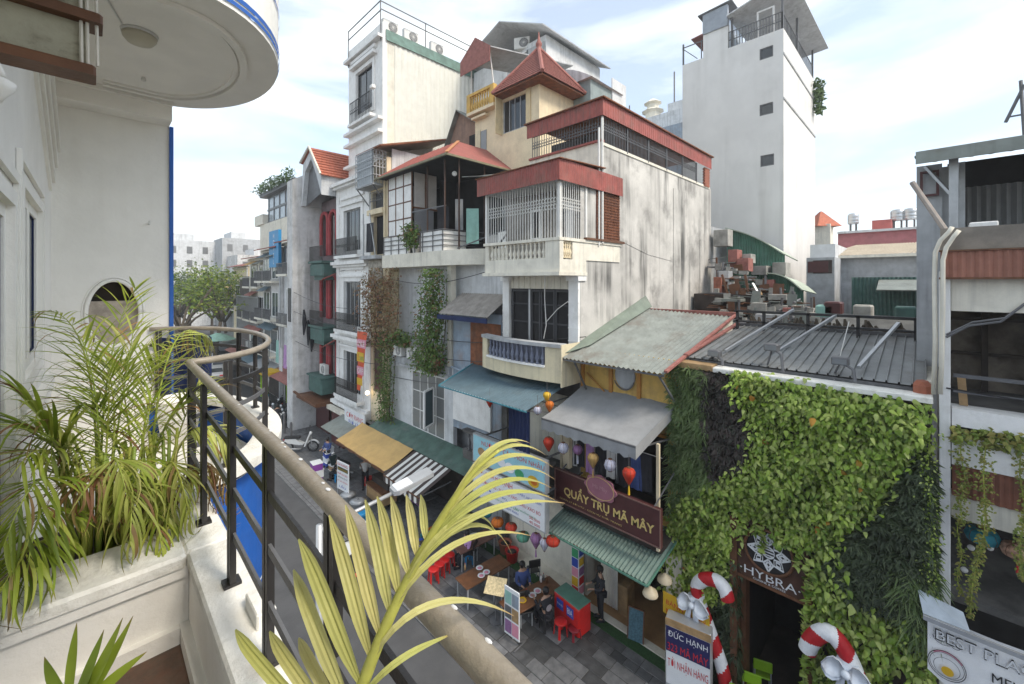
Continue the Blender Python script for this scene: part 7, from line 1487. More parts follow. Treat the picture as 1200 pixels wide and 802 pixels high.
for i, (x, y, w_, d_, z, m_, lab) in enumerate(((16,128,14,12,21,m_greyl,'pale beige block on the skyline nearest the blue wall edge'),(26,120,8,10,21.5,m_grey,'small stepped grey block on the skyline right of the beige block'),(30,110,14,10,17,m_party,'long low grey block on the skyline behind the trees'),(34,104,6,5,21.5,m_tileold,'pinkish square block standing up on the skyline'),(42,112,20,14,15,m_grey,'wide low pale block at the end of the square'),(22,140,40,6,13,m_grey,'long cream row closing the far end of the square'))):
    t = thing('skyline_block', (x,y,0), lab, 'building', 'distant blocks on the skyline'); part(t, 'wall', MB().box(x-w_/2,y,0,x+w_/2,y+d_,z), m_); part(t, 'roof_room', MB().box(x-w_/4,y+1,z,x+w_/8,y+d_-1,z+1.6), m_greyl)
    for j in range(3):
        for k in range(max(2,int(w_/3))): xx = x-w_/2+1+k*(w_-1.5)/max(2,int(w_/3)); part(t, 'window', MB().box(xx,y-.05,z-3.2-j*3.3,xx+1.1,y-.01,z-1.5-j*3.3), m_glassf)
# street trees
def tree(label, x, y, h, r, n, m, lean=(0,0), seed=1):
    rr_ = random.Random(seed); t = thing('street_tree', (x,y,0), label, 'tree', 'street trees round the square'); tk = MB(); base = Vector((x,y,0)); fork = base+Vector((lean[0]*.4,lean[1]*.4,h*.42)); tk.tube([base, base+Vector((lean[0]*.15,0,h*.2)), fork], [.32,.26,.2], 8); tips = []
    for k in range(7):
        a = k*2.4+rr_.random(); q = fork+Vector((math.cos(a)*r*.55,math.sin(a)*r*.55,h*(.18+.2*rr_.random()))); e_ = q+Vector((math.cos(a)*r*.35,math.sin(a)*r*.35,h*.16*rr_.random()+.4)); tk.tube([fork, fork.lerp(q,.5)+Vector((0,0,.3)), q, e_], [.15,.11,.07,.03], 6); tips += [q, e_, q.lerp(e_,.5)]
        for s in range(2): b2 = q+Vector((rr_.uniform(-1,1)*r*.4,rr_.uniform(-1,1)*r*.4,rr_.uniform(.2,1)*h*.15)); tk.tube([q,b2],[.05,.02],5); tips.append(b2)
    part(t, 'trunk', tk, m_bark, True, kind=None); g = MB()
    for k in range(n):
        c = tips[rr_.randrange(len(tips))]; p = c+Vector((rr_.gauss(0,.5)*r*.34,rr_.gauss(0,.5)*r*.34,rr_.gauss(.1,.5)*r*.2)); leafquad(g, p, Vector((rr_.uniform(-1,1),rr_.uniform(-1,1),rr_.uniform(-.8,.4))), Vector((rr_.uniform(-.6,.6),rr_.uniform(-.6,.6),1)), .42, .26)
    part(t, 'crown', g, m, kind='stuff'); return t
tree('bright yellow green street tree nearest the blue wall edge', 6.6, 58, 13.0, 5.2, 1500, m_tree, (.6,0), 1)
tree('leaning street tree with open branches right of the nearest one', 11.2, 66, 13.6, 5.0, 1300, m_tree, (1.8,0), 2)
tree('darker green tree behind the two bright street trees', 9.5, 82, 13.0, 5.5, 2200, m_treed, (0,0), 3)
tree('small bushy tree at the right side of the square by the hoarding', 15.0, 78, 11.0, 3.8, 1500, m_treed, (-1,0), 4)
tree('dense dark tree behind the leaning street tree', 10.6, 94, 13.0, 6.5, 1800, m_treed, (0,0), 7)
tree('rounded tree furthest across the square', 14.2, 108, 12.5, 6.5, 1800, m_tree, (0,0), 8)
tree('low dark rounded tree across the square behind the trunks', 8.6, 100, 8.0, 5.5, 1500, m_treed, (0,0), 11)
tree('low spreading tree filling the far left of the square', 12.6, 99, 8.5, 5.5, 1500, m_tree, (0,0), 12)
tree('low dark tree next to the grey panel at the end of the square', 16.8, 101, 8.5, 5.0, 1300, m_treed, (0,0), 13)
# parked cars
def car():
    t = thing('parked_car', (0,0,0), 'car', 'car', 'cars parked on the square'); P = [(-2.1,.35),(-2.15,.75),(-1.95,.9),(-1.45,.95),(-.85,1.42),(.7,1.45),(1.35,1.0),(2.05,.85),(2.15,.6),(2.1,.35)]; n = len(P); mb = MB(); vs = []
    for y, k in ((-.86,.9),(-.80,1),(.80,1),(.86,.9)): vs += [(x*(.985 if k < 1 else 1), y*(1-.18*max(0,z-.9)/.55), z if k == 1 else .35+(z-.35)*.97) for x, z in P]
    fs = [tuple(range(n)), tuple(range(4*n-1,3*n-1,-1))]
    for s in range(3):
        for i in range(n): j = (i+1)%n; fs.append((s*n+i,(s+1)*n+i,(s+1)*n+j,s*n+j))
    mb.add(vs,fs); part(t,'body',mb,mat("car_paint",(.55,.56,.58),.25,.03,rnd=.5,spec=.6),local=True)
    for sy in (-1,1): part(t,'side_window',MB().add([(-.9,sy*.845,.98),(1.15,sy*.845,.98),(.62,sy*.775,1.38),(-.72,sy*.775,1.38)],[(0,1,2,3)]),m_glass,local=True)
    part(t,'windscreen',MB().add([(1.30,-.70,1.06),(1.30,.70,1.06),(.76,.64,1.41),(.76,-.64,1.41)],[(0,1,2,3)]),m_glass,local=True); part(t,'rear_window',MB().add([(-1.40,-.70,1.02),(-1.40,.70,1.02),(-.92,.64,1.39),(-.92,-.64,1.39)],[(0,1,2,3)]),m_glass,local=True)
    for x in (-1.3,1.35):
        for sy in (-1,1):
            w_ = part(t,'wheel',MB().lathe([(.31,-.09),(.33,0),(.31,.09)],16,(x,sy*.78,.33),axis='y'),m_rub,True,local=True); part(w_,'rim',MB().lathe([(.19,-.10),(.19,.10)],12,(x,sy*.78,.33),axis='y'),m_metal,local=True)
    for sy in (-.55,.55): part(t,'headlight',MB().bev(2.05,sy-.16,.62,2.16,sy+.16,.76,.02),m_signw,local=True); part(t,'tail_light',MB().bev(-2.17,sy-.16,.68,-2.08,sy+.16,.82,.02),m_redp,local=True)
    return t
cr0 = car()
for i, (x, y, rz, lab) in enumerate(((15.0,90,20,'pale car parked furthest across the square behind the rail'),(13.2,82,200,'silver car in the second row of the square'),(14.5,78,15,'grey car on the square just above the lower rail bar'),(11.2,72,95,'car seen end-on in the middle of the square'),(9.8,57,80,'light car on the street nearest the railing bend'),(11.0,62,85,'car behind the light car nearest the railing bend'))):
    if i == 0: cr0.location = (x,y,.0); cr0.rotation_euler = (0,0,rad(rz)); cr0['label'] = lab
    else: dup(cr0,(x,y,0),rad(rz),lab)
um = thing('parasol', (11.6,63,0), 'pale teal parasol over a stall under the street trees', 'parasol'); part(um,'canopy',MB().lathe([(2.0,3.4),(1.1,3.9),(.1,4.3)],10,(11.6,66,0)),m_mint); part(um,'pole',MB().tube([(11.6,66,0),(11.6,66,4.2)],.05,6),m_metal)
# ================================================================ things in the street
lantern_list = [((643,519),m_lanr,'drop','red lantern at the left end of the grey awning valance',.17,10.0,None),((660,525),m_lanw,'round','white lantern second from left under the grey awning',.17,10.0,None),((677,527),m_lanp,'round','pale lilac lantern third from left under the grey awning',.15,10.2,m_lanw),((695,538),m_lang,'drop','gold drop lantern above the pink medallion',.16,9.95,m_lang),((715,545),m_lanw,'round','white patterned lantern right of the gold drop lantern',.17,9.95,None),((737,556),m_lanr,'drop','red drop lantern with a yellow tassel at the right end of the grey awning',.17,9.9,m_signy),
 ((574,471),m_lanr,'drop','small red lantern under the left side of the blue green awning',.12,9.7,None),((641,464),m_signy,'drop','small yellow lantern between the blue green and grey awnings',.12,9.9,None),((644,475),m_lano,'drop','orange lantern right under the small yellow lantern',.13,9.8,None),((630,481),m_lanw,'round','pale lantern at the corner of the blue green awning',.13,9.7,None),
 ((571,601),m_lant,'round','teal lantern under the left part of the lower menu sign',.17,9.7,None),((583,612),m_lano,'flat','orange lantern below the lower menu sign beside the teal one',.22,9.7,None),((599,618),m_lanr,'flat','red flat lantern below the middle of the lower menu sign',.2,9.7,None),((613,629),m_lanm,'flat','mint flat lantern below the lower menu sign',.22,9.8,None),((628,632),m_lanp,'drop','lilac lantern between the mint and white lanterns',.18,9.8,m_lanp),((638,637),m_lanw,'drop','white lantern beside the red lantern at the corner of the lower menu sign',.15,9.8,None),((648,634),m_lanr,'flat','bright red lantern at the right corner under the lower menu sign',.22,9.9,None)]
for (px, py), m_, kd, lab, r_, X, ts in lantern_list: lantern(onX(px,py,X), m_, lab, kd, r_, ts, 'paper lanterns hung along the shop fronts')
# two light box menu signs
def lightbox(name, label, z0, z1, rows, sky, y0=8.25, y1=11.7, X=9.7):
    t = thing(name, (X,(y0+y1)/2,z0), label, 'sign', 'signs hung over the street'); part(t,'case',MB().box(X,y0,z0,X+.16,y1,z1),m_alu); part(t,'face',MB().box(X-.012,y0+.05,z0+.05,X-.002,y1-.05,z1-.05),sky)
    for s, m_, y, z, w_, h_ in rows: word(t, s, m_, (X-.012,y,z), RT, UP, w=w_, h=h_)
    part(t,'bracket',MB().bar((X+.16,y0+.3,z1-.1),(12.0,y0+.3,z1-.1),.05).bar((X+.16,y1-.3,z1-.1),(12.0,y1-.3,z1-.1),.05),m_irong); return t
s1_ = lightbox('menu_sign', 'upper light box menu sign with red lettering and dishes on sky blue', 4.55, 5.55, [("NƯỚNG - CÁC MÓN NHẬU", m_redp, 9.75, 5.33, 2.9, .24)], m_signs)
for i, (y, z, r_, m_) in enumerate(((11.2,5.0,.2,m_woodl),(10.75,4.98,.22,m_irong),(10.2,4.95,.2,m_signw),(9.8,4.88,.22,m_white),(9.35,4.82,.2,m_greenp),(8.75,4.78,.24,m_signy),(8.72,4.78,.14,m_lano))):
    part(s1_,'printed_dish',MB().lathe([(r_,0),(r_,-.002)],16,(9.684-.001*i,y,z),sy=.75,axis='x'),m_)
s2_ = lightbox('menu_sign', 'lower white light box menu sign with red, blue and green rows of lettering', 3.35, 4.48, [("PHỞ - BÁNH MÌ", m_redp, 10.9, 4.32, 1.1, .16),("HẠNH", m_redp, 9.98, 4.27, .62, .24),("38 MÃ MÂY, HOÀN KIẾM", m_bluep, 9.05, 4.20, 1.25, .14),("CƠM RANG - THỊT BÒ XÀO", m_redp, 10.3, 3.98, 1.7, .15),("ĐẬU XÀO BÒ", m_redp, 8.9, 3.88, .9, .17),("PHỞ XÀO BÒ, GÀ", m_bluep, 10.3, 3.78, 1.5, .09),("MIẾN XÀO HẢI SẢN", m_greenp, 10.0, 3.64, 1.2, .09),("RAU MUỐNG XÀO", m_greenp, 9.1, 3.68, .9, .09),("NEM RÁN", m_bluep, 9.7, 3.52, .6, .09),("50.000", m_redp, 8.7, 3.62, .45, .09),("40.000", m_redp, 8.7, 3.48, .45, .09)], m_signw)
# street lamp reaching over the road
la = thing('street_lamp', (3.1,8.36,0), 'grey street lamp arm with a flat white topped head reaching over the road', 'street lamp'); h0, h1 = Vector((4.55,8.2,6.44)), Vector((5.45,8.08,6.62)); d_ = (h1-h0).normalized(); sd_ = d_.cross(UP).normalized()
part(la,'pole',MB().tube([(3.1,8.36,0),(3.1,8.36,6.3)],[.09,.06],10),m_alu,True); part(la,'arm',MB().tube([(3.1,8.36,6.15),(3.3,8.34,6.24),(3.75,8.3,6.31),h0+d_*.15],[.05,.045,.04,.04],8),m_alu,True)
part(la,'lamp_head',MB().prism([h0-sd_*.13,h0+d_*.1-sd_*.2,h1-sd_*.17,h1+sd_*.17,h0+d_*.1+sd_*.2,h0+sd_*.13],(0,0,.09)),m_alu); part(la,'white_panel',MB().prism([h0+d_*.06-sd_*.15+UP*.091,h0+d_*.42-sd_*.16+UP*.091,h0+d_*.42+sd_*.16+UP*.091,h0+d_*.06+sd_*.15+UP*.091],(0,0,.012)),m_signw)
# tables with plates
def table(label, c, l, w_, rz, h=.74, m=m_woodt):
    t = thing('table', (c.x,c.y,.05), label, 'table', 'tables set out on the pavement', rz); part(t,'tabletop',MB().bev(-l/2,-w_/2,h-.04,l/2,w_/2,h,.01),m,local=True)
    for sx in (-1,1):
        for sy in (-1,1): part(t,'leg',MB().box(sx*(l/2-.08)-.02,sy*(w_/2-.06)-.02,0,sx*(l/2-.08)+.02,sy*(w_/2-.06)+.02,h-.04),m_alu,local=True)
    return t
a, b_ = onZ(540,684,.79), onZ(592,655,.79); rzt = math.atan2(b_.y-a.y,b_.x-a.x); L1 = (b_-a).length; table('long brown table at the kerb carrying three white plates', (a+b_)/2, L1, .72, rzt)
a2, b2 = onZ(592,714,.79), onZ(652,682,.79); rz2 = math.atan2(b2.y-a2.y,b2.x-a2.x); table('brown table beside the menu boards carrying two white plates', (a2+b2)/2, (b2-a2).length, .75, rz2)
a3, b3 = onZ(538,664,.79), onZ(580,640,.79); table('reddish brown food table crowded with pots, furthest of the three tables', (a3+b3)/2+Vector((.5,.8,0)), (b3-a3).length, .7, rzt, .74, mat("table_reddish", (.16,.08,.06), .5, .2, 6))
def dish(p, label, r_=.13, m=m_signw, ins=None):
    t = thing('plate', p, label, 'plate', 'plates on the pavement tables'); part(t,'dish',MB().lathe([(r_*.6,0),(r_,.018),(r_*.98,.024),(r_*.6,.008)],18),m,True,local=True); part(t,'food',MB().lathe([(r_*.62,.009),(r_*.4,.02),(r_*.05,.022)],12),ins or m_pink,True,local=True)
for (px,py,lab) in ((562,666,'upper white plate on the long brown table'),(570,671,'right white dish on the long brown table'),(564,675,'lower white plate on the long brown table'),(630,693,'upper white plate on the table beside the menu boards'),(624,698,'lower white plate on the table beside the menu boards')): dish(onZ(px,py,.795), lab)
dish(onZ(612,704,.795), 'yellow dish on the table beside the menu boards', .14, m_signy, m_woodl)
def bottle(p, label, m, h=.24, r_=.035): 
    t = thing('bottle', p, label, 'bottle', 'bottles on the pavement tables'); part(t,'body',MB().lathe([(r_,0),(r_,h*.6),(r_*.4,h*.78),(r_*.4,h*.95)],10),m,True,local=True); part(t,'cap',MB().lathe([(r_*.45,h*.95),(r_*.45,h)],8),m_redp,local=True)
for px,py,lab,m_ in ((617,699,'dark sauce bottle beside the yellow dish',m_dark),(637,680,'clear sauce bottle at the far end of the second table',m_glassc),(641,683,'brown sauce bottle at the far end of the second table',m_wood),(634,682,'white tissue tub at the far end of the second table',m_white),(545,668,'small bottle at the near end of the long table',m_woodl)): bottle(onZ(px,py,.795), lab, m_)
for px,py,r_,lab in ((588,692,0,'black plastic chair between the two brown tables'),(625,668,1,'black chair pulled up behind the second table'),(552,648,2,'black chair by the reddish food table'),(603,690,3,'black chair tucked under the second table from the road side'),(615,715,4,'dark chair at the near corner of the second table')):
    p = onZ(px,py,.45); chair((p.x,p.y,.05), rad(60*r_), lab, m_iron, 'black chairs at the pavement tables')
# menu boards on stands
p = onZ(600,752,.05); mb_ = thing('menu_board', (p.x,p.y,.05), 'tall glossy menu board with dish photographs beside the second table', 'menu board', None, rad(4)); part(mb_,'panel',MB().bev(-.02,-.30,.15,.02,.30,1.6,.01),m_signw,local=True)
for i in range(6):
    y0_, z0_ = -.275+.28*(i%2), .22+.44*(i//2); part(mb_,'photo',MB().box(-.026,y0_,z0_,-.021,y0_+.26,z0_+.38),[m_pink,m_lanp,m_woodl,m_irong,m_bluegrey,m_mint][i],local=True)
part(mb_,'stand',MB().bar((0,-.3,.15),(.3,-.3,0),.03).bar((0,.3,.15),(.3,.3,0),.03).box(-.25,-.32,0,.3,-.29,.03).box(-.25,.29,0,.3,.32,.03),m_irong,local=True)
p = onZ(581,715,.4); ms = thing('menu_stand', (p.x,p.y,.05), 'cream menu card tilted on a stand next to the tall menu board', 'menu stand', None, rad(30)); part(ms,'card',MB().slab((-.25,-.33,1.0),(-.25,.33,1.0),(.22,.33,1.25),(.22,-.33,1.25),.02),mat("menu_cream",(.58,.47,.27),.5,.25,16),local=True); part(ms,'post',MB().tube([(0,0,0),(0,0,1.1)],.025,6).lathe([(.2,0),(.2,.02)],12),m_irong,local=True)
# red freezer chest, red stools, chalkboard, poster pillar
p = onZ(672,730,.05); fz = thing('red_cooler', (p.x,p.y,.05), 'big red drinks cooler chest with blue and white stickers in front of the shop', 'cooler', None, rad(-6))
part(fz,'body',MB().bev(-.45,-.75,.04,.3,.75,1.05,.05),m_red,local=True); part(fz,'lid',MB().bev(-.44,-.74,1.052,.29,.74,1.09,.02),m_green,local=True)
for y_, s_ in ((.35,"BIA"),(-.25,"BIA")):
    part(fz,'sticker',MB().box(-.462,y_-.2,.55,-.452,y_+.2,.92),m_bluep,local=True)
ORG[fz] = Vector((0,0,0)); word(fz,"BIA HÀ NỘI",m_signw,(-.462,.35,.74),RT,UP,w=.34,h=.12); word(fz,"BIA",m_signw,(-.462,-.25,.74),RT,UP,w=.3,h=.2); fz.scale = (.78,.72,.84)
part(fz,'foot',MB().box(-.4,-.7,0,-.3,-.6,.04).box(-.4,.6,0,-.3,.7,.04).box(.15,-.7,0,.25,-.6,.04).box(.15,.6,0,.25,.7,.04),m_irong,local=True)
def stool(p, label, m=m_red, h=.44):
    t = thing('plastic_stool', p, label, 'stool', 'plastic stools on the pavement'); part(t,'seat',MB().lathe([(.19,h-.05),(.2,h-.02),(.185,h),(.05,h-.005)],20),m,True,local=True)
    for k in range(4): a = k*math.pi/2+.5; part(t,'leg',MB().prism([(math.cos(a-.2)*.16,math.sin(a-.2)*.16,h-.03),(math.cos(a+.2)*.16,math.sin(a+.2)*.16,h-.03),(math.cos(a+.2)*.19,math.sin(a+.2)*.19,h-.03),(math.cos(a-.2)*.19,math.sin(a-.2)*.19,h-.03)],(math.cos(a)*.04,math.sin(a)*.04,-h+.03)),m,local=True)
    return t
q = onZ(657,729,.45); stool((q.x,q.y,.05),'bright red round plastic stool in front of the red cooler'); q = onZ(673,737,.3); stool((q.x,q.y,.05),'low dark red stool touching the red cooler',mat("red_dark",(.22,.012,.02),.4,.1),.3)
for i,(px,py) in enumerate(((508,668),(515,662),(521,657),(527,651))): q = onZ(px,py,.5); stool((q.x,q.y,.05),['red stool at the near end of the row by the kerb','second red stool in the row by the kerb','third red stool in the row by the kerb','red stool at the far end of the row by the kerb'][i],h=.5)
q = onZ(745,752,.04); cb = thing('chalkboard', (q.x,q.y,.1), 'small blue grey chalkboard leaning by the shop corner pillar', 'chalkboard', None, rad(15)); part(cb,'board',MB().slab((-.05,-.22,0),(-.05,.22,0),(.12,.22,.85),(.12,-.22,.85),.03),mat("chalk_blue",(.07,.15,.19),.7,.3,18),local=True); part(cb,'frame',MB().bar((-.06,-.23,0),(.11,-.23,.87),.04).bar((-.06,.23,0),(.11,.23,.87),.04).bar((.11,-.23,.87),(.11,.23,.87),.04),m_wood,local=True)
ps_ = thing('poster_pillar', (11.75,8.55,0), 'square pillar papered with colourful food posters at the left of the shop', 'pillar'); part(ps_,'pillar',MB().box(11.6,8.42,.04,11.9,8.72,3.3),m_signw)
for i in range(9):
    z = .35+.32*i; part(ps_,'poster',MB().box(11.588,8.44+.01*(i%2),z,11.598,8.70,z+.29),[m_redp,m_signy,m_pink,m_bluep,m_greenp,m_red,m_signw,m_lano,m_lanp][i]); part(ps_,'poster',MB().box(11.62,8.408,z+.05,11.88,8.418,z+.3),[m_pink,m_red,m_lanp,m_signy,m_bluep,m_woodl,m_redp,m_mint,m_lano][i])
solo('shop_floor_slab', MB().box(11.75,8.75,.04,14.5,12.3,.12), m_creamw, 'pale tiled floor of the shop between the tables and the poster pillar', 'floor')
solo('display_counter', MB().bev(12.3,7.0,.05,12.8,7.35,1.0,.02), m_woodl, 'small wooden counter inside the lit shop', 'counter')
# people
def skin(p, name, vs, es, rs, m, sub=1):
    me = bpy.data.meshes.new(name); me.from_pydata(vs, es, []); me.materials.append(m); o = bpy.data.objects.new(name, me); COL.objects.link(o); o.parent = p; ORG[o] = Vector((0,0,0))
    md = o.modifiers.new("skin",'SKIN'); md.use_smooth_shade = True
    sv = me.skin_vertices[0] if me.skin_vertices else None
    if sv is None:
        bm_ = bmesh.new(); bm_.from_mesh(me); bm_.verts.layers.skin.verify(); bm_.to_mesh(me); bm_.free(); sv = me.skin_vertices[0]
    for i, r_ in enumerate(rs): sv.data[i].radius = r_ if isinstance(r_, tuple) else (r_, r_)
    sv.data[0].use_root = True; s = o.modifiers.new("sub",'SUBSURF'); s.levels = s.render_levels = sub; return o
def person(loc, rz, label, jm, tm, hm=m_hair, seated=False, hands=None):
    t = thing('person', loc, label, 'person', None, rz)      # faces +X
    hz = .46 if seated else .90
    sh_ = hz+.50; hip = [(0,s*.09,hz) for s in (-1,1)]; knee = [((.42 if seated else .02),s*.11,(.47 if seated else .48)) for s in (-1,1)]; ank = [((.40 if seated else -.01),s*.11,.08) for s in (-1,1)]; toe = [(a_[0]+.17,a_[1],.045) for a_ in ank]
    elb = [(.06,s*.25,sh_-.28) for s in (-1,1)]; wr = hands or [(.30,s*.14,sh_-.30) for s in (-1,1)]; wr = [Vector(w_) for w_ in wr]; hd_ = [tuple(w_+Vector((.09,-.02*s,.0))) for w_, s in zip(wr,(-1,1))]
    V = [(0,0,hz),(0,0,hz+.22),(0,0,sh_-.06),(.01,0,sh_+.06),(.03,0,sh_+.16),(.035,0,sh_+.27)]; Ed = [(0,1),(1,2),(2,3),(3,4),(4,5)]; Rd = [(.15,.12),(.14,.11),(.16,.10),.055,.085,.075]
    for k in range(2):
        b = len(V); V += [hip[k],knee[k],ank[k],toe[k]]; Ed += [(0,b),(b,b+1),(b+1,b+2),(b+2,b+3)]; Rd += [.095,.06,.042,.035]
        b = len(V); V += [(0,(-1,1)[k]*.19,sh_-.02),elb[k],tuple(wr[k]),hd_[k]]; Ed += [(2,b),(b,b+1),(b+1,b+2),(b+2,b+3)]; Rd += [.065,.045,.03,.032]
    skin(t,'body',V,Ed,Rd,m_skin)
    V = [(0,0,hz-.05),(0,0,hz+.22),(0,0,sh_-.06),(.005,0,sh_+.03)]; Ed = [(0,1),(1,2),(2,3)]; Rd = [(.185,.14),(.165,.13),(.18,.12),.075]
    for k in range(2):
        b = len(V); V += [(0,(-1,1)[k]*.19,sh_-.02),elb[k],tuple(wr[k].lerp(Vector(elb[k]),.12))]; Ed += [(2,b),(b,b+1),(b+1,b+2)]; Rd += [.082,.06,.045]
    skin(t,'jacket',V,Ed,Rd,jm)
    V = [(0,0,hz+.02)]; Ed = []; Rd = [(.165,.13)]
    for k in range(2):
        b = len(V); V += [hip[k],knee[k],ank[k]]; Ed += [(0,b),(b,b+1),(b+1,b+2)]; Rd += [.112,.078,.06]
    skin(t,'trousers',V,Ed,Rd,tm)
    for k in range(2): part(t,'shoe',MB().bev(ank[k][0]-.08,ank[k][1]-.05,0,ank[k][0]+.2,ank[k][1]+.05,.09,.02),m_blackp,local=True)
    part(t,'hair',MB().lathe([(.03,-.11),(.085,-.09),(.108,0),(.10,.06),(.06,.105),(.01,.115)],14,(.012,0,sh_+.235)),hm,True,local=True)
    for s in (-1,1):
        part(t,'ear',MB().ball((.03,s*.092,sh_+.19),.02,6,4),m_skin,True,local=True); part(t,'eye',MB().ball((.118,s*.034,sh_+.205),.011,6,4),m_blackp,local=True)
        for f in range(4): part(t,'finger',MB().tube([Vector(hd_[0 if s<0 else 1])+Vector((.0,(f-1.5)*.018,0)),Vector(hd_[0 if s<0 else 1])+Vector((.055+.008*(f in (1,2)),(f-1.5)*.02,-.012)),Vector(hd_[0 if s<0 else 1])+Vector((.08,(f-1.5)*.018,-.035))],[.010,.009,.007],5),m_skin,local=True)
    part(t,'nose',MB().tube([(.115,0,sh_+.215),(.14,0,sh_+.175),(.118,0,sh_+.168)],[.008,.016,.01],6),m_skin,True,local=True); return t
q = onZ(704,726,.05); person((q.x,q.y,.05), rad(140), 'person in black standing at the entrance of the lit shop behind the red cooler', m_clod, m_clod)
q = onZ(640,722,.45); stool((q.x,q.y,.05),'dark stool under the person in the black jacket',m_iron,.42); pr = person((q.x,q.y,.05), rad(75), 'person in a black jacket seated with their back to the road at the second table', m_clod, m_clod, seated=True, hands=[(.38,-.2,.80),(.38,.2,.80)])
part(pr,'emblem',MB().lathe([(.10,0),(.105,-.004),(.08,-.004)],20,(-.158,0,.76),axis='x'),m_alu,local=True)
for px, py, rz, st, jm, lab in ((396,556,120,True,m_clod,'person in dark clothes seated low behind the price board at the food stall'),(384,540,200,False,m_clob,'person in a blue jacket standing by the oxblood shutter'),(428,566,60,False,m_clow,'cook in a white top standing beside the red basin'),(325,496,90,False,m_clod,'person in black walking by the packed row of motorbikes'),(548,650,160,True,m_lilac,'person in a lilac top seated at the reddish food table'),(612,690,250,True,m_clob,'person in blue seated behind the second brown table')):
    q = onZ(px,py,.4); 
    if st: stool((q.x,q.y,.05),'low blue stool under the '+' '.join(lab.split()[:5]),m_signb,.42)
    person((q.x,q.y,.05), rad(rz), lab, jm, m_clod, seated=st)
# motorbikes
def moto(label, pm, group='motorbikes parked along the street'):
    t = thing('motorbike', (0,0,0), label, 'motorbike', group)
    for x in (-.62,.62):
        pts = [(x+.25*math.cos(2*math.pi*i/20),0,.29+.25*math.sin(2*math.pi*i/20)) for i in range(21)]; w_ = part(t,'wheel',MB().tube(pts,.045,7),m_rub,True,local=True); sp = MB()
        for k in range(6): a = math.pi*k/6; sp.bar((x-.22*math.cos(a),0,.29-.22*math.sin(a)),(x+.22*math.cos(a),0,.29+.22*math.sin(a)),.012)
        part(w_,'spokes',sp,m_metal,local=True,kind='stuff')
    part(t,'body',MB().prism([(-.75,-.11,.62),(-.55,-.11,.50),(-.1,-.11,.42),(.12,-.11,.38),(.2,-.11,.45),(-.05,-.11,.58),(-.2,-.11,.72),(-.7,-.11,.74)],(0,.22,0)),pm,local=True)
    part(t,'leg_shield',MB().prism([(.22,-.2,.32),(.30,-.2,.35),(.52,-.13,.92),(.45,-.13,.94)],(0,.02,0)).prism([(.22,-.18,.32),(.30,-.18,.35),(.52,-.12,.92),(.45,-.12,.94)],(0,.36,0)),pm,local=True)
    part(t,'seat',MB().bev(-.78,-.13,.74,.02,.13,.83,.04),m_rub,local=True); part(t,'fork',MB().tube([(.62,-.07,.29),(.45,-.07,.95)],.022,6).tube([(.62,.07,.29),(.45,.07,.95)],.022,6),m_metal,local=True,kind=None)
    part(t,'handlebar',MB().tube([(.30,-.34,1.02),(.42,-.15,1.0),(.44,.15,1.0),(.30,.34,1.02)],.016,6),m_iron,local=True); part(t,'headlight',MB().lathe([(.09,0),(.10,.06),(.04,.10)],14,(.46,0,.95),axis='x'),m_signw,True,local=True)
    for s in (-1,1): part(t,'mirror',MB().tube([(.36,s*.22,1.02),(.38,s*.27,1.2)],.008,5).lathe([(.05,-.01),(.05,.01)],10,(.38,s*.27,1.24),axis='x'),m_iron,local=True)
    part(t,'mudguard',MB().tube([(.62+.31*math.cos(rad(a)),0,.29+.31*math.sin(rad(a))) for a in range(20,170,15)],.05,6),pm,True,local=True); part(t,'engine',MB().bev(-.2,-.13,.2,.15,.13,.42,.04),m_irong,local=True); part(t,'exhaust',MB().tube([(.1,-.17,.22),(-.4,-.19,.25),(-.85,-.2,.34)],[.03,.045,.05],8),m_metal,True,local=True); part(t,'tail_light',MB().bev(-.82,-.07,.66,-.74,.07,.74,.02),m_redp,local=True); part(t,'kickstand',MB().bar((-.1,.1,.2),(-.15,.28,0),.03),m_iron,local=True); return t
m0 = moto('white and silver motorbike parked alone at the foot of the grey slab wall', mat("moto_white",(.55,.56,.56),.35,.05)); q = onZ(352,530,0.03); m0.location = (q.x,q.y,.03); m0.rotation_euler = (0,0,rad(-38)); m0.scale = (1.25,)*3
mk = moto('dark green scooter at the near end of the packed row of motorbikes', mat("moto_dark",(.03,.05,.05),.35,.1)); mr_ = moto('dark red motorbike in the packed row beneath the yellow kiosk', mat("moto_red",(.2,.02,.03),.35,.1))
rowm = [(11.0,36.0,'dark motorbike second from the near end of the packed row'),(11.2,37.3,'dark motorbike third from the near end of the packed row'),(10.8,38.4,'dark motorbike in the middle of the packed row'),(11.4,39.6,'dark motorbike near the far end of the packed row'),(10.4,35.4,'dark motorbike standing just out of the packed row'),(10.6,41.0,'dark motorbike at the far end of the packed row')]
mk.location = (10.5,34.8,.03); mk.rotation_euler = (0,0,rad(200)); mr_.location = (10.6,39.0,.03); mr_.rotation_euler = (0,0,rad(160))
for i,(x,y,lab) in enumerate(rowm): dup(mk,(x,y,.03),rad(190+i*17),lab)
q = onZ(414,682,0); dup(m0,(q.x,q.y,.0),rad(70),'white scooter parked in the road half hidden by palm leaflets',1.25); q = onZ(398,566,.03); dup(mk,(q.x+.3,q.y+.8,.03),rad(100),'dark motorbike wedged behind the red lettered price board',1.15)
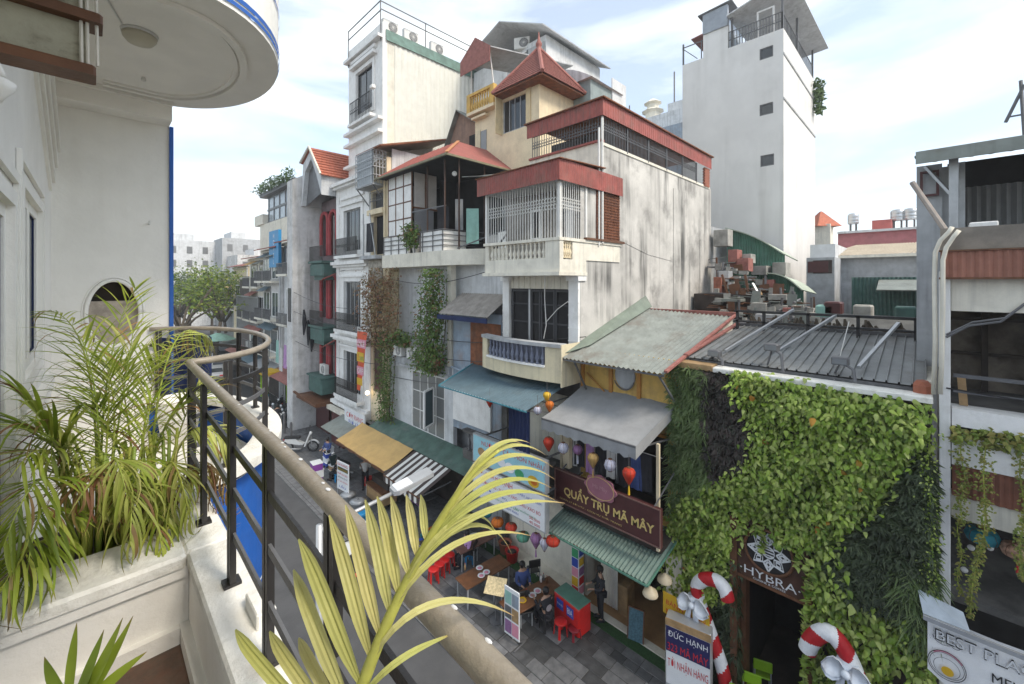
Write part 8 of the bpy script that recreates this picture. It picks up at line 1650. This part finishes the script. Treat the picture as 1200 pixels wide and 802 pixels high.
# food stall below the tan awning
q = onZ(402,588,.03); pb2 = thing('price_board', (q.x,q.y,.03), 'white price board with rows of red and dark lettering at the food stall', 'sign', None, rad(8)); part(pb2,'panel',MB().bev(-.02,-.52,.55,.02,.52,1.95,.01),m_signw,local=True); ORG[pb2] = Vector((0,0,0))
part(pb2,'dark_strip',MB().box(-.026,-.46,1.5,-.021,.46,1.68),mat("strip_dark",(.05,.06,.03),.5,.2),local=True)
for s, m_, z, w_, h_ in (("GÀ RANG",m_redp,1.82,.86,.15),("BÁNH MÌ TRỨNG",m_signy,1.59,.84,.11),("PHỞ XÀO BÒ",m_redp,1.36,.86,.12),("CƠM RANG DƯA BÒ",m_blackp,1.18,.86,.09),("MỲ XÀO HẢI SẢN",m_redp,1.0,.86,.10),("LẨU",m_bluep,.75,.6,.16)): word(pb2,s,m_,(-.026,0,z),RT,UP,w=w_,h=h_)
part(pb2,'leg',MB().box(-.02,-.48,0,.02,-.43,.55).box(-.02,.43,0,.02,.48,.55),m_metal,local=True)
def stockpot(p, label, r_, h, m):
    t = thing('stock_pot', p, label, 'pot', 'pots and buckets at the food stall'); part(t,'vessel',MB().lathe([(r_*.95,0),(r_,h*.1),(r_,h),(r_*1.06,h+.01),(r_*.98,h+.015)],20),m,True,local=True); part(t,'lid',MB().lathe([(r_*1.0,h+.02),(r_*.5,h+.06),(.03,h+.07)],20),m_metal if m is m_metal else m,True,local=True); part(t,'handle',MB().tube([(-.05,0,h+.06),(0,0,h+.12),(.05,0,h+.06)],.012,6),m_iron,local=True)
for px,py,r_,h,m_,lab in ((408,584,.36,.5,m_metal,'left of two big steel stock pots beside the price board'),(420,592,.38,.5,m_metal,'right of two big steel stock pots beside the price board'),(423,606,.36,.5,m_signb,'bright blue bucket in front of the steel stock pots'),(432,560,.34,.28,m_red,'red basin piled at the food stall'),(441,572,.32,.3,m_pink,'faded pink basin beside the red one')):
    q = onZ(px,py,.35); stockpot((q.x,q.y,.04), lab, r_, h, m_)
def stack(px, py, n, label0, ms, sz=(.45,.55,.28), rz=0):
    q = onZ(px,py,.04); z = .04
    for k in range(n):
        t = thing('crate', (q.x+.03*math.sin(k*3),q.y+.03*math.cos(k*2),z), label0[k], 'crate', 'crates and boxes at the food stall', rad(rz+7*math.sin(k*2))); part(t,'box',MB().bev(-sz[0]/2,-sz[1]/2,0,sz[0]/2,sz[1]/2,sz[2]-.03,.02),ms[k%len(ms)],local=True); part(t,'lid',MB().bev(-sz[0]/2-.02,-sz[1]/2-.02,sz[2]-.028,sz[0]/2+.02,sz[1]/2+.02,sz[2],.01),m_signw,local=True); z += sz[2]+.002
stack(385,546,4,['bottom blue and white crate of the stack by the oxblood shutter','second crate up in the blue and white stack by the oxblood shutter','third crate up in the blue and white stack by the oxblood shutter','white lidded top crate of the stack by the oxblood shutter'],[m_bluep,m_signw])
stack(371,566,3,['bottom lilac crate of the short stack nearest the handrail','middle lilac crate of the short stack nearest the handrail','white topped crate of the short stack nearest the handrail'],[m_purple,m_signw],(.5,.6,.38))
stack(392,556,2,['lower grey box beside the dark motorbike','upper tan box beside the dark motorbike'],[m_irong,m_woodl])
q = onZ(447,590,.04); ct = thing('food_cart', (q.x,q.y,.04), 'brown wooden food cart with a white end panel under the tan awning', 'cart', None, rad(0)); part(ct,'body',MB().bev(-.4,-.8,.25,.4,.8,.85,.02),m_woodl,local=True); part(ct,'counter',MB().bev(-.45,-.85,.852,.45,.85,.90,.01),m_wood,local=True); part(ct,'end_panel',MB().box(-.4,.81,.25,.4,.83,.84),m_signw,local=True); part(ct,'shelf',MB().box(-.1,-.8,.9,.35,.8,1.2),m_darkb,local=True)
for s in (-1,1): part(ct,'wheel',MB().lathe([(.2,-.03),(.22,0),(.2,.03)],16,(0,s*.6,.22),axis='y'),m_rub,True,local=True)
q = onZ(470,600,.04); pp = thing('purple_poster', (q.x+.6,q.y,.04), 'purple printed poster standing under the striped awning', 'poster'); part(pp,'panel',MB().box(q.x+.6,q.y-.7,.3,q.x+.63,q.y+.5,1.7),m_purple); part(pp,'leg',MB().box(q.x+.6,q.y-.6,.03,q.x+.63,q.y-.55,.3).box(q.x+.6,q.y+.4,.03,q.x+.63,q.y+.45,.3),m_metal); part(pp,'flower_print',MB().lathe([(.3,0),(.3,-.003)],8,(q.x+.598,q.y-.1,1.1),axis='x'),m_lilac)
for i,(px,py,m_,lab) in enumerate(((495,640,m_bluep,'blue drum lying at the kerb beside the palm rachis'),(500,632,m_lant,'teal plastic tub at the kerb above the blue drum'),(508,626,m_lano,'orange basket among the kerb clutter'),(518,616,m_clow,'white sack among the kerb clutter'),(530,610,m_purple,'purple basket at the top of the kerb clutter'),(541,612,m_alu,'steel bowl on the reddish food table side'),(545,640,m_lanp,'lilac tub beside the reddish food table'),(556,634,m_clow,'white tub beside the reddish food table'),(592,640,m_terra,'terracotta pot on the turf strip left of the pale floor'),(600,650,m_red,'red bucket on the turf strip left of the pale floor'))):
    q = onZ(px,py,.3); t = thing('tub', (q.x,q.y,.05), lab, 'tub', 'tubs and buckets along the kerb'); part(t,'vessel',MB().lathe([(.2,0),(.26,.42),(.28,.43),(.25,.43),(.2,.3)],14),m_,True,local=True); part(t,'contents',MB().ball((0,0,.32),.2,10,5,.6),m_darkb,True,local=True)
# kiosk, bollards, clothes rack at the bend
kk = thing('kiosk', (11.8,42.2,0), 'small kiosk with a yellow top and lime green posts down the street', 'kiosk')
for x in (10.9,12.5):
    for y in (41.4,43.2): part(kk,'post',MB().box(x-.06,y-.06,0,x+.06,y+.06,2.6),m_lime)
part(kk,'roof',MB().bev(10.7,41.2,2.6,12.7,43.4,3.0,.1),m_signy); part(kk,'counter',MB().box(10.95,41.5,0,11.05,43.1,1.0),m_signb)
for i,(px,py) in enumerate(((333,508),(341,520))): q = onZ(px,py,.03); solo('bollard', MB().lathe([(.09,0),(.09,1.3),(.07,1.42),(.02,1.45)],12,(q.x,q.y,.03)), m_irong, ['iron bollard further down the street by the motorbike row','iron bollard beside the white motorbike'][i], 'bollard', group='iron bollards')
for i,(y,z,m_,lab) in enumerate(((38.5,4.6,m_lilac,'lilac dress hanging over the motorbike row'),(39.6,4.2,m_clow,'white garment hanging over the motorbike row'),(37.2,3.6,m_terra,'rust coloured garment hanging over the motorbike row'),(40.6,4.8,m_mint,'mint banner hanging over the motorbike row'))):
    g = MB()
    for k in range(5): g.quad((11.6+.05*math.sin(k*2),y+.16*k,z-1.0),(11.6+.05*math.sin(k*2+2),y+.16*(k+1),z-1.0),(11.6,y+.14*(k+1),z+1.0),(11.6,y+.14*k,z+1.0))
    solo('street_garment', g, m_, lab, 'clothes', group='garments hung over the street')
# overhead cables
cbm = [((11.9,8.7,7.45),(11.95,22.2,5.6),.3),((12.0,12.6,11.6),(12.0,22.2,11.2),.5),((12.0,24.2,12.2),(12.3,33.0,11.8),.3),((11.9,5.2,6.9),(11.9,12.5,6.7),.25),((11.95,22.2,9.5),(10.5,33.2,10.2),.5),((10.4,33.2,7.8),(12.4,48,8.2),.8),((12.0,8.4,9.1),(12.0,22.3,8.4),.5),((12.0,22.3,8.4),(10.5,33.2,8.8),.4),((11.9,8.5,8.3),(11.95,22.2,7.2),.35),((11.9,-.2,8.9),(12.0,-6,9.2),.2),((11.9,22.2,6.2),(10.6,33.2,6.6),.3)]
for i,(a,c,s) in enumerate(cbm):
    a, c = Vector(a), Vector(c); solo('overhead_cable', MB().tube([a.lerp(c,k/12)+Vector((-.15*math.sin(math.pi*k/12),0,-s*math.sin(math.pi*k/12))) for k in range(13)],.016,5), m_iron, ['thin cable sagging below the cream bowed balcony','thin cable looping across the grey wall over the creepers','thin cable strung between white and red arched houses','thin cable along the ochre wall over the grey awning','upper cable from the drain pipe to the grey slab wall','cable leading past the grey slab down the street','black cable sagging from the bowed balcony to the drain pipe','black cable sagging past the red arched house','lower black cable crossing the grey house front','black cable along the cafe front','lower black cable from the drain pipe to the grey slab wall'][i], 'cable')
# ================================================================ light air haze
hz = MB().box(-30,-40,-1.2,90,185,32); ho = bpy.data.objects.new('haze', hz.mesh('haze', None)); COL.objects.link(ho); ho['kind'] = 'stuff'
hm_ = bpy.data.materials.new('haze'); hm_.use_nodes = True; hn_ = hm_.node_tree.nodes; hn_.remove(hn_['Principled BSDF']); pv = hn_.new('ShaderNodeVolumePrincipled'); pv.inputs['Color'].default_value = (.93,.96,.99,1); pv.inputs['Density'].default_value = .0012; pv.inputs['Anisotropy'].default_value = .3
hm_.node_tree.links.new(pv.outputs[0], hn_['Material Output'].inputs['Volume']); ho.data.materials.append(hm_)
